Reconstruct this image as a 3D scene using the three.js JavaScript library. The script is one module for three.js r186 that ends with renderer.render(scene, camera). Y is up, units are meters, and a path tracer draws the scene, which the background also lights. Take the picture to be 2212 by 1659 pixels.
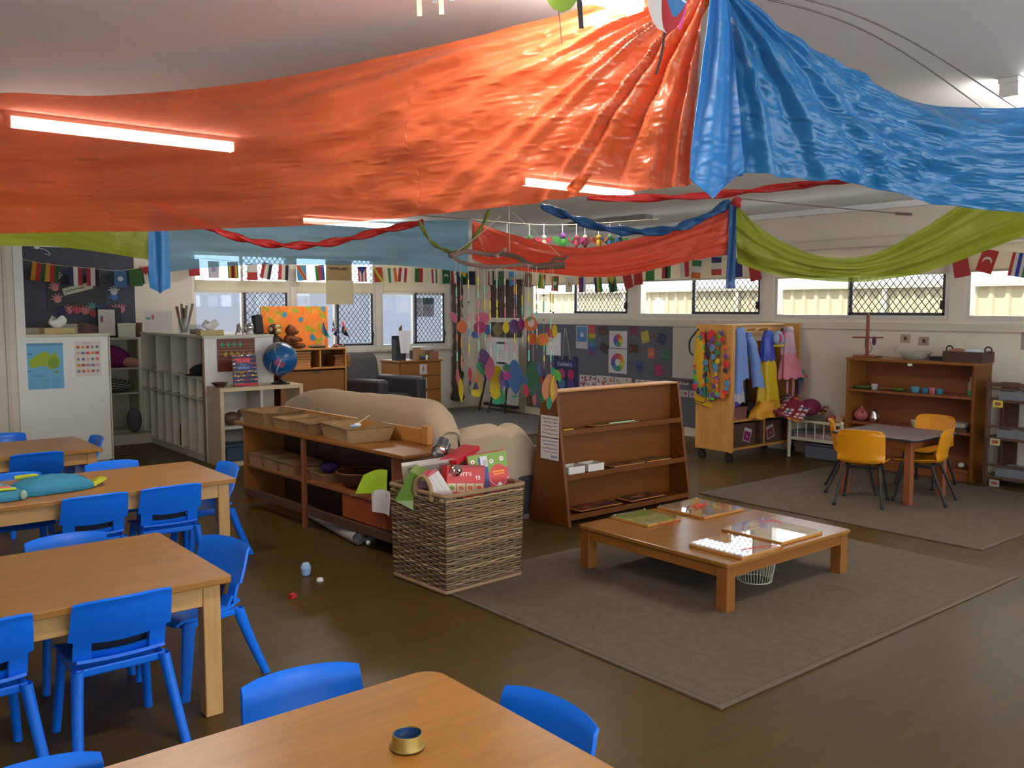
import * as THREE from 'three';
import { RoundedBoxGeometry } from 'three/addons/geometries/RoundedBoxGeometry.js';
import { mergeGeometries } from 'three/addons/utils/BufferGeometryUtils.js';
import { RectAreaLightUniformsLib } from 'three/addons/lights/RectAreaLightUniformsLib.js';

// ---------- camera, sky, sun, exposure ----------
const scene = new THREE.Scene();
const camera = new THREE.PerspectiveCamera(46.26, 4 / 3, 0.05, 200);
{
  const yaw = THREE.MathUtils.degToRad(39.14), pitch = THREE.MathUtils.degToRad(-4.84);
  camera.position.set(0, 1.6, 0);
  camera.lookAt(Math.sin(yaw) * Math.cos(pitch), 1.6 + Math.sin(pitch), -Math.cos(yaw) * Math.cos(pitch));
}
const renderer = new THREE.WebGLRenderer({ antialias: true });
renderer.toneMapping = THREE.LinearToneMapping;
renderer.toneMappingExposure = 1.6;
renderer.shadowMap.enabled = true;
scene.background = new THREE.Color(0.8, 0.91, 1.0);
scene.backgroundIntensity = 3.4;
const sun = new THREE.DirectionalLight(0xfffaf2, 16);
sun.position.set(-5.5, 13, -9); sun.target.position.set(0, 0, -6.5);
sun.castShadow = true; sun.shadow.mapSize.set(2048, 2048);
Object.assign(sun.shadow.camera, { left: -16, right: 16, top: 16, bottom: -16, near: 1, far: 50 });
scene.add(sun, sun.target);
RectAreaLightUniformsLib.init();
const TUBE = { color: 0xfff6ea, light: 12, glow: 34 };

// ---------- helpers ----------
let seed = 7;
const rnd = () => { seed = (seed * 1664525 + 1013904223) >>> 0; return seed / 4294967296; };
const rr = (a, b) => a + (b - a) * rnd();
const V = (x, y, z) => new THREE.Vector3(x, y, z);
const taken = {};
function numbered(n) { const k = taken[n] = (taken[n] ?? -1) + 1; return k ? n + '_' + String(k).padStart(3, '0') : n; }
function T(name, label, category, [x, y, z] = [0, 0, 0], ry = 0, group) {
  const o = new THREE.Group(); o.name = numbered(name); o.position.set(x, y, z); o.rotation.y = ry;
  o.userData = { label, category }; if (group) o.userData.group = group;
  scene.add(o); return o;
}
function P(parent, name, geo, m, label) {
  const o = new THREE.Mesh(geo, m); o.name = name; if (label) o.userData.label = label; parent.add(o); return o;
}
function TM(name, label, category, geo, m, [x, y, z] = [0, 0, 0], ry = 0, group) {
  const o = new THREE.Mesh(geo, m); o.name = numbered(name); o.position.set(x, y, z); o.rotation.y = ry;
  o.userData = { label, category }; if (group) o.userData.group = group;
  scene.add(o); return o;
}
function S(name, geo, m, parent = scene) {
  const o = new THREE.Mesh(geo, m); o.name = parent === scene ? numbered(name) : name; o.userData = parent === scene ? { kind: 'structure' } : {}; parent.add(o); return o;
}
function SG(name) { const o = new THREE.Group(); o.name = name; o.userData = { kind: 'structure' }; scene.add(o); return o; }
function dup(o, label, [x, y, z], ry = 0, group) {
  const c = o.clone(); c.name = numbered(o.name.replace(/_\d{3}$/, '')); c.position.set(x, y, z); c.rotation.set(0, ry, 0);
  c.userData = { ...o.userData, label }; if (group) c.userData.group = group; scene.add(c); return c;
}
// geometry
const plain = (g) => { const q = g.index ? g.toNonIndexed() : g; for (const k of Object.keys(q.attributes)) if (!['position', 'normal', 'uv'].includes(k)) q.deleteAttribute(k); return q; };
const mg = (l) => mergeGeometries(l.map(plain));
function boxuv(g, axis = 'x') { // box-projected uv in metres, grain (u) along axis
  const p = g.attributes.position, n = g.attributes.normal, uv = new Float32Array(p.count * 2), o1 = rnd() * 3, o2 = rnd() * 3;
  for (let i = 0; i < p.count; i++) {
    const c = { x: p.getX(i), y: p.getY(i), z: p.getZ(i) }, a = [Math.abs(n.getX(i)), Math.abs(n.getY(i)), Math.abs(n.getZ(i))];
    const d = a[0] >= a[1] && a[0] >= a[2] ? 'x' : a[1] >= a[2] ? 'y' : 'z';
    const r = ['x', 'y', 'z'].filter((k) => k !== d); let [u, v] = r; if (v === axis) [u, v] = [v, u];
    uv[2 * i] = c[u] + o1; uv[2 * i + 1] = c[v] + o2;
  }
  g.setAttribute('uv', new THREE.BufferAttribute(uv, 2)); return g;
}
// chamfered box, y is its underside
function bx(w, h, d, x = 0, y = 0, z = 0, axis = 'x', r = 0.003) {
  const g = new RoundedBoxGeometry(w, h, d, 1, Math.min(r, w * 0.45, h * 0.45, d * 0.45)); g.translate(x, y + h / 2, z); return boxuv(g, axis);
}
// plain box (for papers: uv 0..1 on each face)
function pb(w, h, d, x = 0, y = 0, z = 0) { return new THREE.BoxGeometry(w, h, d).translate(x, y + h / 2, z); }
function bar(p, q, r1, r2 = r1, seg = 10) {
  const d = q.clone().sub(p), l = d.length(), g = new THREE.CylinderGeometry(r2, r1, l, seg, 1); g.translate(0, l / 2, 0);
  g.applyQuaternion(new THREE.Quaternion().setFromUnitVectors(V(0, 1, 0), d.normalize())); g.translate(p.x, p.y, p.z); return g;
}
function tube(pts, r, n = 40, seg = 6, closed = false) { return new THREE.TubeGeometry(new THREE.CatmullRomCurve3(pts.map((p) => p.isVector3 ? p : V(...p)), closed), n, r, seg, closed); }
function lathe(pts, seg = 24) { return new THREE.LatheGeometry(pts.map(([r, y]) => new THREE.Vector2(r, y)), seg); }
function ball(r, x, y, z, sx = 1, sy = 1, sz = 1, w = 20, h = 14) { const g = new THREE.SphereGeometry(r, w, h); g.scale(sx, sy, sz); g.translate(x, y, z); return g; }
function ext(pts, depth, bevel = 0.002) { const s = new THREE.Shape(pts.map(([a, b]) => new THREE.Vector2(a, b))); return new THREE.ExtrudeGeometry(s, { depth, bevelEnabled: bevel > 0, bevelSize: bevel, bevelThickness: bevel, bevelSegments: 1, curveSegments: 12 }); }
// thin solid sheet from a surface function f(u,v) -> Vector3
function sheet(f, nu, nv, t, uvs = [1, 1]) {
  const pos = [], uv = [], idx = [], e = 1e-3;
  const nrm = (u, v) => { const a = f(Math.min(1, u + e), v).sub(f(Math.max(0, u - e), v)), b = f(u, Math.min(1, v + e)).sub(f(u, Math.max(0, v - e))); return a.cross(b).normalize(); };
  for (const s of [0.5, -0.5]) for (let j = 0; j <= nv; j++) for (let i = 0; i <= nu; i++) {
    const u = i / nu, v = j / nv, p = f(u, v).addScaledVector(nrm(u, v), s * t); pos.push(p.x, p.y, p.z); uv.push(u * uvs[0], v * uvs[1]);
  }
  const W = nu + 1, N = W * (nv + 1), q = (a, b, c, d) => idx.push(a, b, c, a, c, d);
  for (let j = 0; j < nv; j++) for (let i = 0; i < nu; i++) { const a = j * W + i; q(a, a + 1, a + 1 + W, a + W); q(N + a, N + a + W, N + a + 1 + W, N + a + 1); }
  const g0 = new THREE.BufferGeometry();
  g0.setAttribute('position', new THREE.Float32BufferAttribute(pos, 3)); g0.setAttribute('uv', new THREE.Float32BufferAttribute(uv, 2)); g0.setIndex(idx); g0.computeVertexNormals();
  const pr = [], ur = [], ir = []; // rims with normals of their own
  const rim = (a, b) => { const k = pr.length / 3; for (const n of [a, b, b + N, a + N]) { pr.push(pos[3 * n], pos[3 * n + 1], pos[3 * n + 2]); ur.push(uv[2 * n], uv[2 * n + 1]); } ir.push(k, k + 2, k + 1, k, k + 3, k + 2); };
  for (let i = 0; i < nu; i++) { rim(i, i + 1); rim(nv * W + i + 1, nv * W + i); }
  for (let j = 0; j < nv; j++) { rim((j + 1) * W, j * W); rim(j * W + nu, (j + 1) * W + nu); }
  const g1 = new THREE.BufferGeometry(); g1.setAttribute('position', new THREE.Float32BufferAttribute(pr, 3)); g1.setAttribute('uv', new THREE.Float32BufferAttribute(ur, 2)); g1.setIndex(ir); g1.computeVertexNormals();
  return mg([g0, g1]);
}
// textures
function noise2(period, sd) { // periodic value noise on a lattice
  const t = new Float32Array(period * period); let s = sd >>> 0; for (let i = 0; i < t.length; i++) { s = (s * 1664525 + 1013904223) >>> 0; t[i] = s / 4294967296; }
  const sm = (a) => a * a * (3 - 2 * a), at = (i, j) => t[((j % period + period) % period) * period + ((i % period + period) % period)];
  return (x, y) => { const i = Math.floor(x), j = Math.floor(y), u = sm(x - i), v = sm(y - j); return (at(i, j) * (1 - u) + at(i + 1, j) * u) * (1 - v) + (at(i, j + 1) * (1 - u) + at(i + 1, j + 1) * u) * v; };
}
function dtex(w, h, f, srgb = false) {
  const d = new Uint8Array(w * h * 4); for (let j = 0; j < h; j++) for (let i = 0; i < w; i++) { const c = f(i / w, j / h), k = 4 * (j * w + i); for (let q = 0; q < 3; q++) d[k + q] = Math.max(0, Math.min(255, (c.length ? c[q] : c) * 255)); d[k + 3] = 255; }
  const t = new THREE.DataTexture(d, w, h); t.wrapS = t.wrapT = THREE.RepeatWrapping; t.magFilter = THREE.LinearFilter; t.minFilter = THREE.LinearMipmapLinearFilter; t.generateMipmaps = true; if (srgb) t.colorSpace = THREE.SRGBColorSpace; t.needsUpdate = true; return t;
}
function rep(t, x, y) { const c = t.clone(); c.repeat.set(x, y); c.needsUpdate = true; return c; }
function cv(w, h, draw) {
  const c = document.createElement('canvas'); c.width = w; c.height = h; const g = c.getContext('2d'); draw(g, w, h);
  const t = new THREE.CanvasTexture(c); t.colorSpace = THREE.SRGBColorSpace; t.anisotropy = 4; return t;
}
const st = (color, roughness = 0.6, o = {}) => new THREE.MeshStandardMaterial({ color, roughness, ...o });
const nA = noise2(64, 11), nB = noise2(128, 23), nC = noise2(256, 37), nD = noise2(16, 5);
const grainTex = dtex(512, 512, (u, v) => { // wood grain, 1 tile = 1 m, grain along u
  const w = 0.35 * nD(u * 2, v * 16) + 0.3 * nA(u * 4, v * 64) + 0.35 * nC(u * 8, v * 256), k = 0.72 + 0.4 * w;
  return [k, k * (0.97 + 0.03 * w), k * (0.92 + 0.08 * w)];
});
const woodMat = (c, rough = 0.42, o = {}) => st(c, rough, { map: grainTex, ...o });
const weaveTex = dtex(256, 256, (u, v) => 0.5 + 0.5 * Math.sin(u * Math.PI * 64) * Math.sin(v * Math.PI * 64) * 0.6 + 0.3 * (nC(u * 256, v * 256) - 0.5));
const clothTex = dtex(256, 256, (u, v) => 0.5 + 0.35 * (nA(u * 16, v * 16) - 0.5) + 0.4 * (nC(u * 256, v * 256) - 0.5));
const plasterTex = dtex(256, 256, (u, v) => 0.5 + 0.5 * (nB(u * 128, v * 128) - 0.5) + 0.3 * (nA(u * 16, v * 16) - 0.5));
const M = {
  wall: st(new THREE.Color(0.72, 0.66, 0.56), 0.85, { bumpMap: rep(plasterTex, 1, 1), bumpScale: 0.0006 }),
  ceil: st(new THREE.Color(0.83, 0.86, 0.89), 0.9),
  trim: st(new THREE.Color(0.62, 0.56, 0.46), 0.5),
  alu: st(new THREE.Color(0.62, 0.6, 0.55), 0.4, { metalness: 0.3 }),
  dark: st(new THREE.Color(0.03, 0.03, 0.035), 0.5),
  black: st(new THREE.Color(0.012, 0.012, 0.014), 0.55),
  white: st(new THREE.Color(0.78, 0.79, 0.75), 0.5),
  paper: st(new THREE.Color(0.75, 0.74, 0.74), 0.7),
  cream: st(new THREE.Color(0.66, 0.6, 0.45), 0.5),
  chrome: st(new THREE.Color(0.75, 0.75, 0.76), 0.18, { metalness: 1 }),
  table: woodMat(new THREE.Color(0.38, 0.165, 0.026), 0.32),
  tableEdge: woodMat(new THREE.Color(0.62, 0.36, 0.13), 0.4),
  honey: woodMat(new THREE.Color(0.16, 0.045, 0.003), 0.4),
  oak: woodMat(new THREE.Color(0.27, 0.1, 0.016), 0.4),
  redwood: woodMat(new THREE.Color(0.27, 0.085, 0.03), 0.4),
  pine: woodMat(new THREE.Color(0.5, 0.22, 0.05), 0.42),
  birch: woodMat(new THREE.Color(0.68, 0.55, 0.37), 0.5),
  darkwood: woodMat(new THREE.Color(0.1, 0.045, 0.03), 0.45),
  blueChair: new THREE.MeshPhysicalMaterial({ color: new THREE.Color(0.008, 0.17, 0.85), roughness: 0.3, specularIntensity: 0.5 }),
  yellow: st(new THREE.Color(0.62, 0.25, 0.004), 0.36),
};
// ---------- room shell: wall A at z = -11.75, wall B at x = 8.78 ----------
const ZA = -11.75, XB = 8.78, XL = -4, ZF = 4.5, HC = 2.66, TH = 0.16;
const slab = (x0, x1, y0, y1, z0, z1) => boxuv(new THREE.BoxGeometry(x1 - x0, y1 - y0, z1 - z0).translate((x0 + x1) / 2, (y0 + y1) / 2, (z0 + z1) / 2), 'x');
const plankTex = dtex(1024, 1024, (u, v) => { // vinyl boards 1.2 m x 0.15 m, tile 3.6 m x 1.8 m
  const row = Math.floor(v * 12), uu = u * 3 + (row * 0.37) % 1, col = Math.floor(uu) % 3, tone = nD(row * 1.7 + 0.5, col * 2.3 + 0.5);
  const g = 0.45 * nA(u * 16 + row * 7, v * 64) + 0.3 * nB(u * 32 + row * 11, v * 256) + 0.25 * nC(u * 64, v * 512), fv = v * 12 - row, fu = uu - Math.floor(uu);
  const joint = (fv < 0.02 || fu < 0.004) ? 0.82 : 1, k = (0.72 + 0.14 * tone + 0.4 * g) * joint;
  return [0.08 * k, 0.048 * k, 0.014 * k];
});
plankTex.repeat.set(1 / 3.6, 1 / 1.8);
const floorMat = new THREE.MeshPhysicalMaterial({ color: 0xffffff, roughness: 0.36, map: plankTex, specularIntensity: 0.32 });
S('floor', slab(XL - TH, XB + TH, -0.12, 0, ZA - TH, ZF + TH), floorMat);
S('ceiling', slab(XL - TH, XB + TH, HC, HC + 0.2, ZA - TH, ZF + TH), M.ceil);
// wall A with three window openings
const WA = [[4.2, 5.57], [5.63, 6.94], [7.02, 8.24]], WAY = [1.0, 2.34];
const WB = [[-10.34, -8.32], [-8.17, -6.23], [-6.08, -4.1], [-3.95, -1.95], [-1.8, 0.2], [0.35, 2.35]], WBY = [1.48, 2.22];
{
  const g = [slab(XL - TH, XB + TH, 0, WAY[0], ZA - TH, ZA), slab(XL - TH, XB + TH, WAY[1], HC, ZA - TH, ZA), slab(XL - TH, WA[0][0], WAY[0], WAY[1], ZA - TH, ZA), slab(WA[2][1], XB + TH, WAY[0], WAY[1], ZA - TH, ZA)];
  for (let i = 0; i < 2; i++) g.push(slab(WA[i][1], WA[i + 1][0], WAY[0], WAY[1], ZA - TH, ZA));
  S('wall_back', mg(g), M.wall);
  const h = [slab(XB, XB + TH, 0, WBY[0], ZA, ZF), slab(XB, XB + TH, WBY[1], HC, ZA, ZF), slab(XB, XB + TH, WBY[0], WBY[1], ZA, WB[0][0]), slab(XB, XB + TH, WBY[0], WBY[1], WB[5][1], ZF)];
  for (let i = 0; i < 5; i++) h.push(slab(XB, XB + TH, WBY[0], WBY[1], WB[i][1], WB[i + 1][0]));
  S('wall_right', mg(h), M.wall);
}
// wall behind the camera has wide glazed doors, wall on the left is blind
const WF = [[-3.7, 1.2], [1.5, 8.3]];
S('wall_front', mg([slab(XL, XB, 2.25, HC, ZF, ZF + TH), slab(XL, WF[0][0], 0, 2.25, ZF, ZF + TH), slab(WF[0][1], WF[1][0], 0, 2.25, ZF, ZF + TH), slab(WF[1][1], XB, 0, 2.25, ZF, ZF + TH)]), M.wall);
S('wall_left', slab(XL - TH, XL, 0, HC, ZA, ZF + TH), M.wall);
S('wall_partition', mg([slab(XL, 1.8, 0, HC, -9.98, -9.86), slab(1.7, 1.8, 0, HC, ZA, -9.98)]), M.wall);
S('trim_1', bx(0.085, HC - 0.02, 0.15, 1.83, 0.01, -9.92, 'y', 0.004), M.white);
S('trim_2', bx(0.035, HC - 0.02, 0.02, 1.71, 0.01, -9.85, 'y', 0.004), M.trim);
S('baseboard_right', slab(XB - 0.018, XB, 0, 0.11, ZA, ZF), M.cream);
S('baseboard_back', slab(1.8, XB, 0, 0.11, ZA, ZA + 0.018), M.cream);
S('trim_3', bx(0.05, 0.07, 14, XB - 0.02, 1.375, -4.6, 'z', 0.006), M.trim);
S('trim_4', bx(0.09, 0.09, 14, XB - 0.045, 2.225, -4.6, 'z', 0.006), M.trim);
S('trim_5', bx(4.3, 0.05, 0.06, 6.22, 0.945, ZA + 0.03, 'x', 0.006), M.trim);
S('trim_6', mg([bx(15.5, 0.06, 0.06, 1, HC - 0.06, ZA + 0.03), bx(0.06, 0.06, 16, XB - 0.03, HC - 0.06, -3.7, 'z')]), M.ceil);
// windows
const paneMat = new THREE.MeshPhysicalMaterial({ color: 0xffffff, roughness: 0, transmission: 1, thickness: 0, ior: 1.45 });
const blindMat = new THREE.MeshPhysicalMaterial({ color: new THREE.Color(0.74, 0.67, 0.53), roughness: 0.95, transmission: 0.35, thickness: 0 });
const meshMat = st(new THREE.Color(0.05, 0.052, 0.07), 0.5, { metalness: 0.3 });
function diamondMesh(w, h, cell = 0.075) { // security grille of crossed flat wires, in the xy plane from the lower left corner
  const g = [], cy = cell * 1.25, k = cy / cell, wire = (x0, y0, x1, y1) => g.push(bar(V(x0, y0, 0), V(x1, y1, 0), 0.0045, 0.0045, 4));
  for (let c = -h / k; c < w; c += cell) { const x0 = Math.max(0, c), x1 = Math.min(w, c + h / k); if (x1 > x0) { wire(x0, (x0 - c) * k, x1, (x1 - c) * k); wire(x0, h - (x0 - c) * k, x1, h - (x1 - c) * k); } }
  return mg(g);
}
function windowUnit(no, w, h, meshFrom, blind, rail) { // local: x 0..w, y 0..h, room side is +z
  const o = SG('window_' + no), f = 0.045;
  S('window_frame', mg([bx(w, f, 0.1, w / 2, 0, 0), bx(w, f, 0.1, w / 2, h - f, 0), bx(f, h - 2 * f, 0.1, f / 2, f, 0, 'y'), bx(f, h - 2 * f, 0.1, w - f / 2, f, 0, 'y')]), M.alu, o);
  const mx = meshFrom * w;
  S('fixed_pane', pb(mx - f, h - 2 * f, 0.004, (mx + f) / 2, f, -0.02), paneMat, o);
  S('sliding_pane', pb(w - mx - f, h - 2 * f, 0.004, (mx + w - f) / 2, f, 0.0), paneMat, o);
  S('meeting_stile', bx(0.035, h - 2 * f, 0.05, mx, f, 0.0, 'y'), M.alu, o);
  const lh = rail || h - 2 * f, sw = w - mx - f;
  S('screen_frame', mg([bx(sw, 0.028, 0.02, mx + sw / 2, f, 0.035), bx(0.028, lh, 0.02, mx + 0.03, f, 0.035, 'y'), bx(0.028, lh, 0.02, mx + sw - 0.014, f, 0.035, 'y')]), meshMat, o);
  S('security_mesh', diamondMesh(sw, h - 2 * f).translate(mx, f, 0.035), meshMat, o);
  S('window_catch', mg([bx(0.03, 0.09, 0.035, w - f - 0.02, f + 0.08 * h, 0.06, 'y', 0.006), bx(0.018, 0.03, 0.05, w - f - 0.02, f + 0.1 * h, 0.07)]), M.black, o);
  if (rail) S('transom_rail', bx(w - 2 * f, 0.035, 0.06, w / 2, rail, 0.0), M.alu, o);
  if (blind) {
    const b = S('roller_blind', sheet((u, v) => V(0.03 + u * (w - 0.06), blind[1] - v * (blind[1] - blind[0]), 0.07 + 0.002 * Math.sin(u * 20)), 12, 2, 0.002), blindMat, o);
    S('blind_bar', bx(w - 0.06, 0.022, 0.014, w / 2, blind[0] - 0.01, 0.07), M.trim, b);
  }
  return o;
}
WA.forEach(([a, b], i) => { const o = windowUnit(i + 1, b - a, WAY[1] - WAY[0], 0.5, i < 2 ? [0.82, 0.965] : [0.84, 1.3], 0.8); o.position.set(a, WAY[0], ZA - 0.06); });
WB.forEach(([a, b], i) => { const o = windowUnit(i + 4, b - a, WBY[1] - WBY[0], 0.46, [0.455 + (i % 2) * 0.012, 0.72]); o.position.set(XB + 0.06, WBY[0], a); o.rotation.y = -Math.PI / 2; });
WF.forEach(([a, b], i) => {
  const o = SG('door_' + (i + 1)), w = b - a; o.position.set(a, 0, ZF + 0.08);
  S('door_frame', mg([bx(w, 0.08, 0.08, w / 2, 2.17, 0), ...[0, 1, 2, 3].map((k) => bx(0.07, 2.17, 0.08, 0.035 + k * (w - 0.07) / 3, 0, 0, 'y'))]), M.alu, o);
  S('door_pane', pb(w - 0.1, 2.1, 0.006, w / 2, 0.03, 0), paneMat, o);
});
// outside: paving, white veranda wall behind wall A, cream steel fence and pale house behind wall B
const conc = st(new THREE.Color(0.62, 0.63, 0.64), 0.9, { bumpMap: plasterTex, bumpScale: 0.002 });
S('ground', slab(-30, 45, -0.5, -0.13, -45, 30), conc);
S('roof_eave', slab(XL - TH - 0.6, XB + TH + 0.5, HC + 0.02, HC + 0.2, ZA - TH - 0.6, ZF + TH + 0.1), M.trim);
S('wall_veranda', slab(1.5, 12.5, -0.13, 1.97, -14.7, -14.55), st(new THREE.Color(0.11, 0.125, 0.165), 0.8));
{
  const f = T('boundary_fence', 'cream corrugated steel fence in full sun beyond the long row of windows', 'fence', [11.4, -0.13, 0]);
  const cm = st(new THREE.Color(0.24, 0.205, 0.125), 0.55), post = st(new THREE.Color(0.26, 0.235, 0.17), 0.5);
  for (let k = 0; k < 8; k++) {
    const z0 = -18 + k * 2.37, prof = [];
    for (let i = 0; i < 12; i++) { const z = z0 + 0.03 + i * 0.193; prof.push([z, 0], [z + 0.1, 0], [z + 0.13, 0.022], [z + 0.165, 0.022]); }
    const pts = prof.map(([z, x]) => [z, -x]).concat(prof.slice().reverse().map(([z, x]) => [z, -x + 0.012]));
    const g = ext(pts.map(([z, x]) => [z, x]), 2.02, 0); g.rotateX(-Math.PI / 2); // shape x->z below
    g.applyMatrix4(new THREE.Matrix4().makeBasis(V(0, 0, 1), V(0, 1, 0), V(-1, 0, 0))); g.computeVertexNormals();
    P(f, 'fence_panel', plain(g), cm);
    P(f, 'fence_post', bx(0.06, 2.0, 0.06, -0.02, 0, z0, 'y'), post);
  }
  P(f, 'top_rail', bx(0.1, 0.07, 19, -0.01, 1.99, -8.5, 'z'), post); P(f, 'bottom_rail', bx(0.07, 0.06, 19, -0.02, 0.03, -8.5, 'z'), post);
  const h = T('neighbour_house', 'pale rendered house wall with grey eave rising behind the cream fence', 'house', [16, -0.13, -9]);
  P(h, 'house_wall', slab(0, 6, 0, 2.75, -9, 14), st(new THREE.Color(0.72, 0.72, 0.72), 0.8));
  P(h, 'eave', slab(-0.6, 6, 2.75, 2.95, -9.5, 14.5), st(new THREE.Color(0.6, 0.6, 0.62), 0.6));
  const rf = ext([[-0.7, 2.95], [3, 4.4], [6.7, 2.95]], 24, 0); P(h, 'roof', plain(rf.translate(0, 0, -9.5)), st(new THREE.Color(0.66, 0.66, 0.68), 0.6));
}
// ceiling battens
function batten(label, x, z, L = 1.24, group) {
  const o = T('ceiling_light', label, 'light', [x, HC, z], 0, group);
  P(o, 'mounting_plate', bx(L + 0.06, 0.025, 0.09, 0, -0.026, 0), M.white);
  for (const e of [-1, 1]) P(o, 'end_cap', bx(0.02, 0.06, 0.085, e * (L / 2 + 0.01), -0.085, 0), M.white);
  const d = new RoundedBoxGeometry(L, 0.055, 0.075, 2, 0.02); d.translate(0, -0.054, 0);
  P(o, 'diffuser', d, new THREE.MeshStandardMaterial({ color: 0xffffff, emissive: TUBE.color, emissiveIntensity: TUBE.glow, roughness: 0.5 }));
  const l = new THREE.RectAreaLight(TUBE.color, TUBE.light, L, 0.075); l.position.set(x, HC - 0.09, z); l.lookAt(x, 0, z); scene.add(l);
}
batten('long lit tube light shining through the left of the orange silk', 1.65, -5.59);
batten('lit tube light at the lower right edge of the orange silk', 5.3, -5.62);
batten('lit tube light above the pale blue drape by the back windows', 5.38, -9.7);
batten('lit tube light above the blue silk at the top right', 5.1, -1.85);
batten('bright tube light cut by the top edge beside the hanging paper masks', 1.65, -2.14);
for (const [x, z] of [[1.65, 1.5], [5.3, 1.5]]) batten('tube light on the ceiling behind the camera', x, z, 1.24, 'tube lights behind the camera');
TM('ceiling_beam', 'dark narrow batten on the ceiling behind the blue streamer', 'beam', bx(0.12, 0.05, 1.3, 0, -0.05, 0, 'z'), st(new THREE.Color(0.2, 0.19, 0.2), 0.7), [7.75, HC, -7.7]);
// ---------- silk canopy, streamers, wires ----------
const silkBump = dtex(512, 512, (u, v) => { const a = nB(u * 16, v * 32), b = nC(u * 32 + 3, v * 64), r = 1 - Math.abs(2 * a - 1); return 0.45 * r + 0.3 * b + 0.25 * nA(u * 16, v * 24); });
const silk = (c, t = 0.5, rough = 0.42, bump = 0.007, opacity = 0.84) => new THREE.MeshPhysicalMaterial({ color: c, transparent: true, opacity, roughness: rough, transmission: t, thickness: 0, ior: 1.5, sheen: 0.35, sheenColor: new THREE.Color(c).lerp(new THREE.Color(1, 1, 1), 0.35), sheenRoughness: 0.4, bumpMap: silkBump, bumpScale: bump, side: THREE.DoubleSide });
const C3 = (r, g, b) => new THREE.Color(r, g, b);
const orangeSilk = silk(C3(0.85, 0.21, 0.075), 0.5, 0.3, 0.009, 0.8), blueSilk = silk(C3(0.015, 0.23, 0.55), 0.42, 0.36), limeSilk = silk(C3(0.31, 0.36, 0.008), 0.45, 0.55), paleSilk = silk(C3(0.2, 0.42, 0.56), 0.55, 0.55, 0.004, 0.72), redSilk = silk(C3(0.66, 0.075, 0.025), 0.4, 0.5), tailSilk = silk(C3(0.03, 0.24, 0.62), 0.25, 0.38), navySilk = silk(C3(0.008, 0.09, 0.27), 0.2, 0.55), streamRed = silk(C3(0.5, 0.015, 0.012), 0.1, 0.5), limeDark = silk(C3(0.16, 0.2, 0.02), 0.1, 0.6), amberSilk = silk(C3(0.62, 0.2, 0.01), 0.3, 0.5);
// swag between two polylines; folds radiate from the gathered ends
function swag(top, bot, o = {}) {
  const ct = new THREE.CatmullRomCurve3(top.map((p) => V(...p))), cb = new THREE.CatmullRomCurve3(bot.map((p) => V(...p)));
  const nf = noise2(64, o.seed || 3), nk = noise2(64, (o.seed || 3) + 50), A = o.anchors || [], amp = o.amp ?? 0.02, fine = o.fine ?? 0.006, hang = o.hang ?? 0.03;
  const f = (u, v) => {
    const a = ct.getPoint(u), b = cb.getPoint(u), p = a.clone().lerp(b, v), d = ct.getTangent(Math.min(0.999, Math.max(0.001, u))), n = V(-d.z, 0, d.x).normalize();
    let w = 0;
    for (const [ax, ay, az, k] of A) {
      const dx = Math.hypot(p.x - ax, p.z - az), dy = ay - p.y, r = Math.hypot(dx, dy), th = Math.atan2(dy, dx + 1e-4);
      w += amp * Math.min(1, r / 0.25) * Math.exp(-r / (o.reach || 1.6)) * (nf(th * k + 20, 3.3 + r * 0.4) - 0.5) * 2;
    }
    w += fine * (nk(u * (o.fu || 14), v * (o.fv || 9)) - 0.5) * 2 + (o.horiz || 0) * (nf(u * 3 + 9, v * 11) - 0.5) * 2;
    p.addScaledVector(n, w + hang * Math.sin(v * Math.PI)); p.y += (o.hem || 0) * v * (nk(u * 22, 7.5) - 0.5);
    return p;
  };
  return sheet(f, o.nu || 150, o.nv || 60, o.t || 0.0015, o.uv || [2.4, 0.8]);
}
function hemmed(name, label, geo, mat) { return TM(name, label, 'drape', geo, mat); }
const PK = [2.27, 2.6, -1.82];
hemmed('orange_silk_drape', 'huge sheer orange silk swagged from the ceiling peak to the left edge', swag(
  [[0.45, 2.56, -5.45], [0.72, 2.56, -4.95], [0.84, 2.575, -4.72], [1.13, 2.545, -4.35], [1.388, 2.526, -3.9], [1.613, 2.524, -3.393], [1.794, 2.541, -2.988], [1.918, 2.551, -2.63], [2.046, 2.57, -2.332], [2.139, 2.59, -2.101], [2.216, 2.603, -1.936], [2.268, 2.615, -1.832]],
  [[0.45, 1.95, -5.5], [0.7, 1.945, -4.97], [0.82, 1.945, -4.74], [1.11, 1.94, -4.37], [1.374, 1.932, -3.91], [1.603, 1.929, -3.401], [1.788, 1.936, -2.993], [1.916, 1.946, -2.631], [2.047, 1.964, -2.331], [2.144, 1.972, -2.097], [2.213, 1.982, -1.94], [2.232, 1.989, -1.86]],
  { anchors: [[...PK, 22]], amp: 0.05, reach: 3.2, fine: 0.012, fu: 26, fv: 10, hang: 0.05, horiz: 0.012, seed: 5, nu: 220, nv: 90, uv: [3.4, 1.0], hem: 0.012 }), orangeSilk);
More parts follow.
